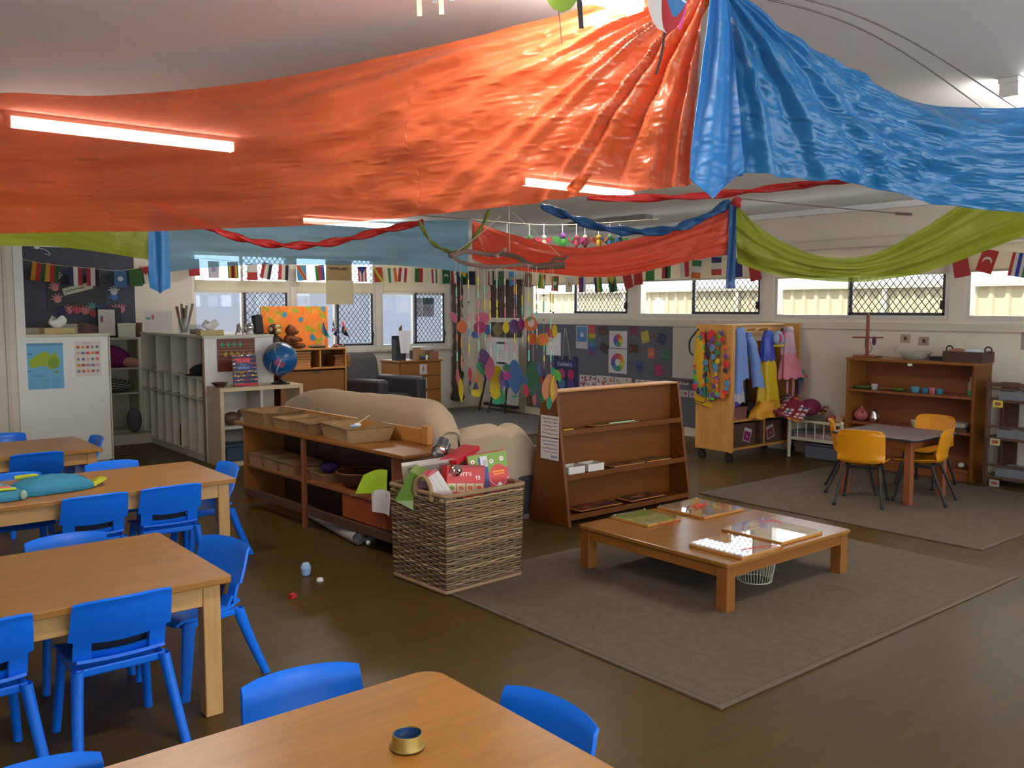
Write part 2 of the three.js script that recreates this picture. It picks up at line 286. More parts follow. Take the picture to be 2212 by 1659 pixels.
hemmed('blue_silk_drape', 'shiny bright blue silk swagged from the ceiling peak to the right edge', swag(
  [[2.288, 2.615, -1.812], [2.382, 2.548, -1.762], [2.499, 2.46, -1.705], [2.635, 2.4, -1.659], [2.763, 2.358, -1.619], [2.894, 2.318, -1.578], [3.039, 2.289, -1.524], [3.237, 2.295, -1.491], [3.509, 2.317, -1.399], [3.9, 2.4, -1.27], [4.2, 2.55, -1.15]],
  [[2.305, 2.022, -1.795], [2.391, 2.019, -1.754], [2.508, 2.013, -1.698], [2.644, 2.008, -1.652], [2.772, 2.0, -1.612], [2.903, 1.984, -1.57], [3.049, 1.963, -1.516], [3.248, 1.955, -1.482], [3.523, 1.946, -1.388], [3.9, 1.95, -1.26], [4.2, 2.0, -1.14]],
  { anchors: [[2.28, 2.62, -1.82, 15], [4.2, 2.6, -1.15, 9]], amp: 0.045, reach: 1.2, fine: 0.01, fu: 22, fv: 10, hang: 0.05, horiz: 0.012, seed: 8, nu: 190, nv: 90, uv: [2.2, 0.9], hem: 0.014 }), blueSilk);
hemmed('blue_silk_tail', 'long pointed blue silk tail hanging from the peak over the orange silk', sheet((u, v) => {
  const w = 0.022 + 0.055 * Math.min(1, v * 1.25), a = (u - 0.5) * 2, y = 2.615 - v * 0.69 + (v > 0.9 ? (v - 0.9) * (Math.abs(a + 0.15) * 0.75) : 0), c = V(2.268 - 0.058 * v + 0.03 * v * v * 0, y, -1.79 + 0.045 * v), s = V(0.776, 0, 0.631);
  return c.addScaledVector(s, a * w).addScaledVector(V(-0.6, 0, 0.78), 0.012 * Math.sin(a * 5 + v * 3) + 0.01 * nA(u * 3, v * 8));
}, 24, 80, 0.002, [0.2, 0.9]), tailSilk);
hemmed('lime_silk_drape', 'lime green silk seen through the lower left of the orange silk', swag(
  [[-0.1, 2.6, -6.2], [0.45, 2.5, -6.3], [1.0, 2.44, -6.9], [1.45, 2.44, -7.2], [1.92, 2.44, -7.42], [2.37, 2.46, -7.48]], [[-0.1, 2.05, -6.25], [0.5, 2.03, -6.35], [1.1, 2.02, -6.95], [1.6, 2.05, -7.3], [2.0, 2.03, -7.5], [2.36, 1.98, -7.5]],
  { anchors: [[2.37, 2.46, -7.48, 6]], amp: 0.02, seed: 12, nu: 90, nv: 40, uv: [2.6, 0.5] }), limeSilk);
hemmed('pale_blue_silk_drape', 'long pale blue sheer drape strung before the back windows', swag(
  [[2.37, 2.461, -7.467], [2.719, 2.377, -7.199], [3.035, 2.322, -6.942], [3.38, 2.292, -6.661], [3.784, 2.292, -6.333], [4.101, 2.3, -6.075], [4.337, 2.3, -5.882]],
  [[2.375, 1.879, -7.479], [2.709, 1.923, -7.207], [3.028, 1.948, -6.948], [3.375, 1.946, -6.665], [3.78, 1.946, -6.335], [4.098, 1.918, -6.077], [4.336, 1.882, -5.883]],
  { anchors: [[2.37, 2.46, -7.47, 5], [4.34, 2.3, -5.88, 5]], amp: 0.015, seed: 21, horiz: 0.006, nu: 110, nv: 40, uv: [2.4, 0.4] }), paleSilk);
hemmed('blue_silk_tail', 'short blue silk tail hanging beside the nook where lime and pale blue meet', sheet((u, v) => {
  const w = 0.06 + 0.02 * Math.sin(v * 2.4), a = (u - 0.5) * 2; return V(2.385, 2.46 - 0.7 * v - (v > 0.9 ? (v - 0.9) * (1 - Math.abs(a)) * 0.5 : 0), -7.4).addScaledVector(V(0.776, 0, 0.631), a * w).addScaledVector(V(-0.63, 0, 0.776), 0.02 * Math.sin(a * 4) * (0.4 + v));
}, 16, 40, 0.002, [0.2, 0.7]), tailSilk);
hemmed('red_silk_drape', 'orange red silk swag above the hanging branch near the long windows', swag(
  [[4.36, 2.3, -5.864], [4.475, 2.241, -5.77], [4.585, 2.167, -5.552], [4.746, 2.087, -5.292], [4.908, 2.066, -5.096], [5.094, 2.116, -4.88], [5.277, 2.182, -4.666], [5.428, 2.265, -4.478], [5.59, 2.38, -4.282]],
  [[4.359, 1.99, -5.864], [4.475, 1.935, -5.77], [4.585, 1.897, -5.552], [4.746, 1.864, -5.291], [4.909, 1.841, -5.095], [5.096, 1.85, -4.878], [5.28, 1.908, -4.664], [5.432, 1.962, -4.475], [5.588, 2.001, -4.284]],
  { anchors: [[4.36, 2.3, -5.86, 8], [5.59, 2.38, -4.28, 8]], amp: 0.022, reach: 0.5, seed: 31, horiz: 0.012, hang: 0.04, nu: 110, nv: 40, uv: [2, 0.5] }), redSilk);
hemmed('green_silk_drape', 'olive green silk swag hanging before the right hand windows', swag(
  [[5.625, 2.38, -4.254], [5.726, 2.204, -4.107], [5.847, 2.073, -3.944], [5.991, 1.982, -3.763], [6.157, 1.969, -3.563], [6.292, 2.036, -3.389], [6.38, 2.165, -3.19], [6.45, 2.3, -3.0], [6.5, 2.43, -2.8], [6.55, 2.58, -2.45]],
  [[5.646, 1.938, -4.237], [5.732, 1.877, -4.102], [5.852, 1.831, -3.941], [5.995, 1.802, -3.759], [6.162, 1.79, -3.559], [6.298, 1.812, -3.384], [6.39, 1.85, -3.185], [6.465, 1.92, -2.99], [6.52, 2.0, -2.79], [6.57, 2.13, -2.44]],
  { anchors: [[5.625, 2.38, -4.25, 8], [6.6, 2.7, -2.4, 10]], amp: 0.025, reach: 0.8, seed: 41, horiz: 0.02, hang: 0.05, nu: 120, nv: 44, uv: [2.2, 0.5] }), limeSilk);
hemmed('navy_silk_tail', 'dark blue silk tail hanging straight down between the red and green swags', sheet((u, v) => V(5.575, 2.37 - 0.625 * v, -4.24).addScaledVector(V(0.776, 0, 0.631), (u - 0.5) * (0.05 + 0.02 * v)).addScaledVector(V(-0.63, 0, 0.776), 0.012 * Math.sin(u * 7 + v * 4)), 12, 30, 0.003, [0.1, 0.6]), navySilk);
// twisted streamers
function streamer(name, label, pts, r, mat, turns = 14) {
  const c = new THREE.CatmullRomCurve3(pts.map((p) => V(...p))), n = 120;
  TM(name, label, 'streamer', sheet((u, v) => {
    const p = c.getPoint(u), t = c.getTangent(Math.min(0.999, Math.max(0.001, u))), s = V(-t.z, 0, t.x).normalize(), b = t.clone().cross(s), a = v * Math.PI * 2 + u * turns, q = r * (1 + 0.45 * Math.cos(v * Math.PI * 4) + 0.15 * Math.sin(u * 60));
    return p.addScaledVector(s, Math.cos(a) * q).addScaledVector(b, Math.sin(a) * q);
  }, n, 14, 0.0008, [2, 0.2]), mat);
}
streamer('twisted_streamer', 'long twisted red streamer sagging across the pale blue drape', [[2.246, 2.41, -7.069], [2.487, 2.254, -6.872], [2.757, 2.126, -6.653], [3.029, 2.073, -6.431], [3.302, 2.098, -6.209], [3.603, 2.188, -5.964], [3.835, 2.247, -5.775]], 0.022, streamRed, 26);
streamer('twisted_streamer', 'thin twisted green streamer looped over the hanging branch', [[3.587, 2.216, -5.461], [3.65, 2.079, -5.41], [3.727, 2.013, -5.347], [3.792, 1.997, -5.295], [3.856, 2.046, -5.242], [3.933, 2.177, -5.179], [3.98, 2.3, -5.14]], 0.011, limeDark, 22);
streamer('twisted_streamer', 'twisted blue streamer sagging over the red swag to the ceiling post', [[4.661, 2.391, -5.361], [4.795, 2.304, -5.187], [4.955, 2.215, -4.993], [5.112, 2.182, -4.8], [5.266, 2.188, -4.611], [5.432, 2.262, -4.437], [5.598, 2.387, -4.276]], 0.026, navySilk, 18);
streamer('twisted_streamer', 'red streamer running below the point of the blue silk tail', [[2.5, 2.03, -2.6], [2.689, 2.032, -2.453], [2.831, 2.039, -2.338], [2.973, 2.055, -2.222], [3.114, 2.077, -2.107], [3.255, 2.095, -1.992], [3.396, 2.13, -1.878], [3.62, 2.17, -1.62], [3.72, 2.18, -1.36]], 0.011, streamRed, 16);
streamer('twisted_streamer', 'amber yellow streamer glowing through the orange silk below the peak', [[2.38, 2.62, -1.93], [2.514, 2.6, -2.1], [2.677, 2.56, -2.36], [2.879, 2.471, -2.685], [3.058, 2.326, -3.055], [3.137, 2.189, -3.378]], 0.022, amberSilk, 10);
TM('red_rosette', 'small red knot where the red and green swags meet', 'knot', mg([ball(0.035, 0, 0, 0), ball(0.025, 0.02, 0.02, 0.01), ball(0.024, -0.02, 0.015, 0.015), ball(0.022, 0.01, -0.02, 0.02)]), streamRed, [5.61, 2.385, -4.24]);
// tension wires
const wireMat = st(C3(0.16, 0.13, 0.13), 0.5, { metalness: 0.5 });
TM('tension_wire', 'upper thin wire running from the peak to the right above the blue silk', 'wire', tube([[2.2, 2.6, -1.83], [2.9, 2.6, -1.72], [4.75, 2.53, -1.87]], 0.0032, 30), wireMat);
TM('tension_wire', 'lower thin wire running beside another towards the right edge', 'wire', tube([[2.2, 2.58, -1.83], [2.9, 2.578, -1.745], [4.6, 2.51, -1.95]], 0.0032, 30), wireMat);
TM('tension_wire', 'thin wire with a hook strung across the ceiling behind the green swag', 'wire', mg([tube([[5.6, 2.42, -4.25], [7, 2.46, -4.35], [8.5, 2.51, -4.46]], 0.004, 20), bar(V(8.4, 2.505, -4.46), V(8.72, 2.52, -4.48), 0.014)]), wireMat);
TM('tension_wire', 'dark wire carrying the pale blue drape across the nook side', 'wire', tube([[2.36, 2.47, -7.48], [3.3, 2.4, -6.7], [4.35, 2.31, -5.87]], 0.003, 20), wireMat);
// ---------- rugs ----------
const rugTex = dtex(256, 256, (u, v) => { const w = 0.5 + 0.5 * Math.sin(u * Math.PI * 128) * Math.sin(v * Math.PI * 128), k = 0.72 + 0.2 * w + 0.35 * (nC(u * 256, v * 256) - 0.5) + 0.2 * (nA(u * 32, v * 32) - 0.5); return [k, k, k]; });
const rugMat = st(C3(0.14, 0.098, 0.062), 0.95, { map: rugTex, bumpMap: rugTex, bumpScale: 0.004 }), rugEdge = st(C3(0.13, 0.095, 0.065), 0.9);
function rug(label, x0, x1, z0, z1, m = rugMat, e = rugEdge) {
  const o = T('rug', label, 'rug', [x0, 0, z0]), w = x1 - x0, d = z1 - z0, b = 0.025;
  P(o, 'pile', bx(w - 2 * b, 0.012, d - 2 * b, w / 2, 0, d / 2), m);
  P(o, 'binding', mg([bx(w, 0.011, b, w / 2, 0, b / 2), bx(w, 0.011, b, w / 2, 0, d - b / 2), bx(b, 0.011, d - 2 * b, b / 2, 0, d / 2), bx(b, 0.011, d - 2 * b, w - b / 2, 0, d / 2)]), e, 'darker bound edge');
}
rug('large beige woven rug under the low wooden puzzle table', 2.83, 5.66, -4.28, -2.16);
rug('beige rug under the small table with yellow chairs', 6.08, 8.25, -4.92, -2.56);
rug('grey brown carpet square in the far corner by the easel', 5.0, 8.6, -11.55, -8.6, st(C3(0.16, 0.14, 0.13), 0.95, { map: rugTex, bumpMap: rugTex, bumpScale: 0.003 }));
// ---------- tables ----------
function roundedTop(w, d, t, r) { // top slab, y from 0 to t, with rounded plan corners
  const s = new THREE.Shape(), a = w / 2, b = d / 2;
  s.moveTo(-a + r, -b); s.lineTo(a - r, -b); s.absarc(a - r, -b + r, r, -Math.PI / 2, 0); s.lineTo(a, b - r); s.absarc(a - r, b - r, r, 0, Math.PI / 2); s.lineTo(-a + r, b); s.absarc(-a + r, b - r, r, Math.PI / 2, Math.PI); s.lineTo(-a, -b + r); s.absarc(-a + r, -b + r, r, Math.PI, Math.PI * 1.5);
  const g = new THREE.ExtrudeGeometry(s, { depth: t - 0.008, bevelEnabled: true, bevelSize: 0.004, bevelThickness: 0.004, bevelSegments: 2, curveSegments: 6 }); g.rotateX(-Math.PI / 2); g.translate(0, 0.004, 0); return boxuv(plain(g), 'x');
}
function woodTable(name, label, cat, x0, x1, z0, z1, h, o = {}) {
  const w = x1 - x0, d = z1 - z0, t = T(name, label, cat, [(x0 + x1) / 2, 0, (z0 + z1) / 2]), lw = o.leg || 0.07, ins = o.inset ?? 0.035, ap = o.apron || 0.085, tt = o.top || 0.028;
  P(t, 'tabletop', roundedTop(w - 0.008, d - 0.008, tt, o.r || 0.03).translate(0, h - tt, 0), o.topMat || M.table);
  const X = w / 2 - ins - lw / 2, Z = d / 2 - ins - lw / 2, m = o.legMat || M.tableEdge;
  for (const sx of [-1, 1]) for (const sz of [-1, 1]) P(t, 'leg', bx(lw, h - tt, lw, sx * X, 0, sz * Z, 'y', 0.006), m);
  for (const sz of [-1, 1]) P(t, 'apron', bx(2 * X - lw, ap, 0.02, 0, h - tt - ap, sz * (Z + lw / 2 - 0.014), 'x'), m);
  for (const sx of [-1, 1]) P(t, 'apron', bx(0.02, ap, 2 * Z - lw, sx * (X + lw / 2 - 0.014), h - tt - ap, 0, 'z'), m);
  return t;
}
const HT = 0.56;
woodTable('classroom_table', 'wooden table nearest the camera with a gold paint pot on it', 'table', -0.15, 1.42, -2.11, -1.2, HT, { r: 0.06 });
woodTable('classroom_table', 'bare wooden table at the left with blue chairs, next behind the nearest', 'table', -0.15, 1.32, -4.23, -3.35, HT, { r: 0.012 });
woodTable('classroom_table', 'wooden table carrying the blue and yellow backpack', 'table', 0.65, 2.125, -6.09, -5.28, HT, { r: 0.012 });
woodTable('classroom_table', 'farthest wooden table in front of the white partition panel', 'table', 0.4, 1.822, -7.87, -7.06, HT, { r: 0.012 });
woodTable('low_table', 'low square wooden table with framed puzzles standing on the rug', 'table', 3.745, 4.93, -3.96, -2.83, 0.275, { leg: 0.072, inset: 0.012, apron: 0.062, top: 0.022, r: 0.012, legMat: M.oak, topMat: woodMat(C3(0.3, 0.13, 0.025), 0.22) });
// ---------- blue plastic chairs ----------
function blueChair(label) {
  const o = T('blue_chair', label, 'chair', [0, 0, 0], 0);
  const H = 0.58, SH = 0.335, W = 0.178; // faces +z
  const zb = (y) => -0.115 - 0.085 * Math.pow(Math.max(0, (y - SH) / (H - SH)), 1.2) - 0.012 * Math.sin(Math.max(0, (y - 0.4)) * 14);
  const bow = (x) => 1.15 * x * x;
  const topY = (x) => H - 0.35 * x * x * x * x / (W * W) - 0.12 * x * x;
  const up = sheet((u, v) => { const x = (u - 0.5) * 2 * W * (1 - 0.05 * v), y0 = 0.405 + 0.35 * x * x * 2, y = y0 + (topY(x) - y0) * v; return V(x, y, zb(y) + bow(x) * (0.6 + 0.4 * v) - (v > 0.93 ? (v - 0.93) * 0.1 : 0)); }, 20, 10, 0.011);
  const low = sheet((u, v) => { const x = (u - 0.5) * 2 * (0.15 + 0.005 * v), y = 0.3 + 0.062 * v + 0.5 * x * x; return V(x, y, zb(y) + 0.012 + bow(x) * 0.5 + 0.02 * (1 - v)); }, 16, 4, 0.011);
  const side = (s) => sheet((u, v) => { const x = s * (0.1 + 0.06 * u), y = 0.345 + 0.085 * v; return V(x, y, zb(y) + bow(x) * 0.55 + 0.002 - 0.004 * (1 - v)); }, 4, 5, 0.012);
  const back = P(o, 'backrest', mg([up, low, side(1), side(-1)]), M.blueChair);
  P(back, 'hand_slot', sheet((u, v) => { const x = (u - 0.5) * 0.2, y = 0.358 + 0.05 * v + 0.5 * x * x; return V(x, y, zb(y) + 0.03 + bow(x) * 0.5); }, 10, 2, 0.003), st(C3(0.008, 0.012, 0.035), 0.7), 'dark grip opening');
  P(o, 'seat', sheet((u, v) => { const x = (u - 0.5) * 2 * (0.165 - 0.012 * (1 - v)), z = -0.135 + v * 0.315; return V(x, SH - 0.008 + 0.35 * x * x * 0.8 - 0.012 * Math.sin(v * Math.PI) - (v > 0.85 ? Math.pow((v - 0.85) / 0.15, 2) * 0.018 : 0) + (v < 0.15 ? (0.15 - v) * 0.1 : 0), z); }, 14, 16, 0.012), M.blueChair);
  P(o, 'seat_rim', mg([bx(0.3, 0.032, 0.022, 0, 0.285, -0.118, 'x', 0.008), bx(0.022, 0.03, 0.26, 0.148, 0.288, 0, 'z', 0.008), bx(0.022, 0.03, 0.26, -0.148, 0.288, 0, 'z', 0.008), bx(0.29, 0.028, 0.02, 0, 0.288, 0.125, 'x', 0.008)]), M.blueChair);
  for (const s of [-1, 1]) {
    const rear = sheet((u, v) => { const y = 0.315 * (1 - v), k = v, a = u * Math.PI * 2, c = V(s * (0.15 + 0.035 * k), y, -0.125 - 0.115 * k * (0.8 + 0.2 * k)); return c.add(V(Math.cos(a) * (0.02 - 0.003 * k), 0, Math.sin(a) * (0.026 - 0.008 * k))); }, 14, 8, 0.002);
    P(o, 'leg', rear, M.blueChair);
    P(o, 'leg', sheet((u, v) => { const y = 0.315 * (1 - v), a = u * Math.PI * 2, c = V(s * (0.148 + 0.022 * v), y, 0.11 + 0.04 * v); return c.add(V(Math.cos(a) * (0.016 - 0.001 * v), 0, Math.sin(a) * (0.03 - 0.011 * v))); }, 14, 6, 0.002), M.blueChair);
  }
  return o;
}
const chairSpots = [
  ['blue plastic chair at the near side of the bare left table, nearer its corner leg', 0.905, -3.495, Math.PI, 0.0],
  ['blue plastic chair cut by the left edge beside another at the bare left table', 0.44, -3.5, Math.PI, 0.02],
  ['blue plastic chair facing away over the far side of the bare left table', 0.95, -4.17, 0, 0],
  ['blue plastic chair at the right end of the bare left table, legs splayed', 1.31, -3.79, -Math.PI / 2, 0.24],
  ['blue plastic chair at the near side of the backpack table, left of its pair', 1.3, -5.4, Math.PI, 0],
  ['blue plastic chair at the near side of the backpack table, right of its pair', 1.72, -5.4, Math.PI, -0.04],
  ['blue plastic chair behind the backpack table, right of the bag', 1.67, -6.1, 0, 0],
  ['blue plastic chair behind the backpack table, rim showing over the bag', 1.06, -6.02, 0, 0],
  ['blue plastic chair at the right end of the backpack table', 2.07, -5.72, -Math.PI / 2, 0],
  ['dark blue chair at the near side of the farthest table', 1.37, -7.19, Math.PI, 0],
  ['blue plastic chair behind the farthest table by the cream wall', 1.36, -8.06, 0, 0],
  ['blue plastic chair at the right end of the farthest table', 1.74, -7.6, -Math.PI / 2, 0],
  ['blue plastic chair behind the left of the nearest table, shiny curved back', 1.06, -2.1, 0, -0.16],
  ['blue plastic chair at the right side of the nearest table', 1.325, -1.68, -Math.PI / 2, 0.06],
  ['blue plastic chair whose rim just shows at the bottom left corner', 0.36, -1.99, 0, 0],
];
{
  const c0 = blueChair(chairSpots[0][0]); c0.position.set(chairSpots[0][1], 0, chairSpots[0][2]); c0.rotation.y = chairSpots[0][3] + chairSpots[0][4]; c0.userData.group = 'blue plastic classroom chairs';
  for (const [l, x, z, r, d] of chairSpots.slice(1)) dup(c0, l, [x, 0, z], r + d);
}
// paint pot on the nearest table
{
  const o = T('paint_pot', 'gold painted pot with blue paint inside on the nearest table', 'pot', [1.104, HT, -1.75]);
  P(o, 'rim_pot', lathe([[0, 0.001], [0.041, 0.001], [0.042, 0.007], [0.036, 0.01], [0.036, 0.036], [0.033, 0.037], [0.032, 0.008], [0, 0.007]], 32), st(C3(0.4, 0.27, 0.06), 0.35, { metalness: 0.4 }));
  P(o, 'blue_lining', lathe([[0.0318, 0.034], [0.0312, 0.009], [0, 0.0085]], 32), st(C3(0.01, 0.07, 0.24), 0.4, { side: THREE.DoubleSide }), 'blue inside of the pot');
}
// backpack on the third table
{
  const o = T('backpack', 'turquoise and lime child backpack lying flat on the table', 'bag', [1.06, HT, -5.6], 0.1);
  const bagMat = st(C3(0.015, 0.2, 0.34), 0.7, { bumpMap: clothTex, bumpScale: 0.003 }), lime = st(C3(0.5, 0.55, 0.02), 0.7);
  const body = (x, z, w, d, h, n) => sheet((u, v) => { const a = u * Math.PI * 2, r = Math.sin(Math.min(1, v * 1.02) * Math.PI / 2), sx = Math.sign(Math.cos(a)) * Math.pow(Math.abs(Math.cos(a)), 0.6), sz = Math.sign(Math.sin(a)) * Math.pow(Math.abs(Math.sin(a)), 0.6); return V(x + sx * w / 2 * r, 0.004 + h * Math.cos(v * Math.PI / 2) * (1 + 0.18 * (nA(u * 8 + n, v * 5) - 0.5)), z + sz * d / 2 * r * (1 + 0.06 * nA(u * 9, v * 4))); }, 40, 14, 0.002);
  P(o, 'main_compartment', body(0.1, 0, 0.44, 0.3, 0.085, 1).rotateZ(0.0), bagMat);
  P(o, 'front_pocket', body(-0.2, 0.04, 0.3, 0.3, 0.06, 5), bagMat);
  P(o, 'pocket_panel', body(-0.19, 0.02, 0.21, 0.18, 0.072, 7), st(0xffffff, 0.7, { map: cv(128, 128, (g, w, h) => { g.fillStyle = '#3f6f86'; g.fillRect(0, 0, w, h); for (let i = 0; i < 26; i++) { g.fillStyle = ['#5d8a9c', '#b08a86', '#c86f5c', '#9fae9a', '#2f5f86'][i % 5]; g.beginPath(); g.ellipse(rr(0, w), rr(0, h), rr(8, 24), rr(4, 10), rr(0, 3), 0, 7); g.fill(); } }) }), 'patterned pocket panel');
  P(o, 'zip', tube([[-0.06, 0.09, -0.09], [0.02, 0.097, -0.06], [0.06, 0.085, -0.1]].map((p) => [p[0], p[1] - 0.012, p[2]]), 0.012, 20), lime);
  for (const [a, b] of [[-0.02, 0.1], [0.06, -0.02]]) P(o, 'strap', sheet((u, v) => V(0.3 + 0.09 * Math.sin(u * Math.PI), 0.012 + 0.03 * Math.sin(u * Math.PI), a + (b - a) * u + (v - 0.5) * 0.035), 16, 2, 0.005), lime);
  P(o, 'zip', tube([[-0.3, 0.05, 0.13], [-0.2, 0.063, 0.14], [-0.12, 0.058, 0.13]], 0.008, 14), lime);
  P(o, 'key_tag', ball(0.022, -0.1, 0.03, 0.19, 0.8, 1.2, 0.5), st(C3(0.3, 0.45, 0.35), 0.6));
}
// ---------- puzzles on the low table ----------
const clearTop = new THREE.MeshPhysicalMaterial({ color: 0xffffff, roughness: 0.015, transmission: 1, thickness: 0, ior: 1.5 });
const cordRed = st(C3(0.5, 0.02, 0.015), 0.5);
function puzzle(label, x, z, w, d, y, draw, o = {}) {
  const t = T(o.name || 'magnet_puzzle', label, 'puzzle', [x, y, z], o.ry || 0, o.group), h = o.h || 0.022;
  P(t, 'wooden_base', bx(w, h * 0.7, d, 0, 0, 0, 'x', 0.003), o.baseMat || M.pine);
  P(t, 'picture', pb(w - 0.008, 0.002, d - 0.008, 0, h * 0.7, 0), st(0xffffff, 0.5, { map: cv(192, 160, draw) }));
  if (!o.plain) {
    P(t, 'clear_cover', bx(w, 0.005, d, 0, h * 0.7 + 0.003, 0, 'x', 0.001), clearTop);
    for (const sx of [-1, 1]) for (const sz of [-1, 1]) P(t, 'screw', lathe([[0, 0.004], [0.005, 0.003], [0.006, 0]], 10).translate(sx * (w / 2 - 0.018), h * 0.7 + 0.008, sz * (d / 2 - 0.018)), M.chrome);
    if (o.cord) P(t, 'cord', tube(o.cord, 0.0025, 30), cordRed);
  }
  return t;
}
const HL = 0.275, speck = (bg, cols, n) => (g, w, h) => { g.fillStyle = bg; g.fillRect(0, 0, w, h); for (let i = 0; i < n; i++) { g.fillStyle = cols[i % cols.length]; g.beginPath(); g.ellipse(rr(10, w - 10), rr(10, h - 10), rr(4, 18), rr(3, 10), rr(0, 3), 0, 7); g.fill(); } };
puzzle('green board puzzle with red wand cord, leftmost on the low table', 4.16, -3.78, 0.31, 0.31, HL, speck('#8a9a3a', ['#b9a24a', '#a8552c', '#5a6a70', '#7f9a2e'], 16), { cord: [[-0.06, 0.02, 0.15], [-0.03, 0.004, 0.175], [0.06, 0.008, 0.185], [0.1, 0.02, 0.15]] });
puzzle('clear topped puzzle with a red wand at the back of the low table', 4.64, -3.74, 0.4, 0.4, HL, speck('#a08468', ['#b5826a', '#8a7a80', '#b0564a', '#c3a98c'], 18), { cord: [[-0.1, 0.024, -0.02], [0.0, 0.026, -0.05], [0.06, 0.026, -0.06]] });
puzzle('glossy clear topped puzzle reflecting the window, at the right of the low table', 4.49, -3.085, 0.41, 0.42, HL, speck('#c9b9a4', ['#bb9a80', '#a59a9a', '#c8b092'], 12), { cord: [[0.1, 0.024, -0.15], [0.2, 0.022, -0.1], [0.235, 0.004, -0.06], [0.25, 0.004, -0.04]] });
puzzle('clear topped puzzle with a red corded wand at the front corner of the low table', 4.04, -3.01, 0.35, 0.36, HL, speck('#b39a80', ['#a98a70', '#9a8a8a', '#bda488'], 12), { cord: [[-0.08, 0.024, 0.1], [0.05, 0.026, 0.13], [0.15, 0.02, 0.17], [0.17, 0.006, 0.19], [0.19, 0.005, 0.17]] });
TM('red_wand', 'short red stick lying on the back puzzle of the low table', 'stick', bar(V(-0.07, 0, 0), V(0.06, 0, -0.02), 0.008), cordRed, [4.63, 0.308, -3.72]);
{ // wire basket under the low table
  const o = T('wire_basket', 'round pale wire basket standing under the low table', 'basket', [4.35, 0.012, -3.1]), gw = st(C3(0.5, 0.48, 0.36), 0.5);
  const ring = (r, y) => { const g = new THREE.TorusGeometry(r, 0.004, 6, 36); g.rotateX(Math.PI / 2); g.translate(0, y, 0); return g; };
  P(o, 'rim', ring(0.13, 0.17), gw); P(o, 'base_ring', ring(0.1, 0.005), gw);
  const w = []; for (let i = 0; i < 40; i++) { const a = i / 40 * Math.PI * 2; w.push(bar(V(0.1 * Math.cos(a), 0.005, 0.1 * Math.sin(a)), V(0.13 * Math.cos(a), 0.17, 0.13 * Math.sin(a)), 0.0025, 0.0025, 5)); }
  const s = P(o, 'wire_wall', mg(w), gw); s.userData.kind = 'stuff';
}
// small toys on the floor
{
  const o = T('toy_pot', 'small pale blue toy pot standing on the wooden floor', 'toy', [2.373, 0, -4.875]);
  P(o, 'pot_body', lathe([[0, 0], [0.02, 0], [0.026, 0.012], [0.031, 0.04], [0.031, 0.048]], 24), st(C3(0.3, 0.48, 0.72), 0.4)); P(o, 'lid', lathe([[0.031, 0.048], [0.029, 0.058], [0.022, 0.066], [0.021, 0.076], [0, 0.08]], 24), st(C3(0.3, 0.48, 0.7), 0.4));
  const c = T('bottle_cap', 'small white cap on the floor beside the blue toy pot', 'cap', [2.387, 0, -4.722]); P(c, 'cap_body', lathe([[0, 0.018], [0.015, 0.018], [0.019, 0.014], [0.019, 0]], 20), M.white); P(c, 'cap_ring', lathe([[0.0205, 0.004], [0.0205, 0], [0.018, 0]], 20), M.white);
  const b = T('toy_brick', 'small red toy brick alone on the wooden floor', 'brick', [2.123, 0, -4.532], 0.3), red = st(C3(0.5, 0.02, 0.03), 0.4);
  P(b, 'brick_body', bx(0.036, 0.026, 0.03, 0, 0, 0, 'x', 0.003), red); P(b, 'stud', lathe([[0, 0.031], [0.008, 0.031], [0.009, 0.026]], 14), red);
}
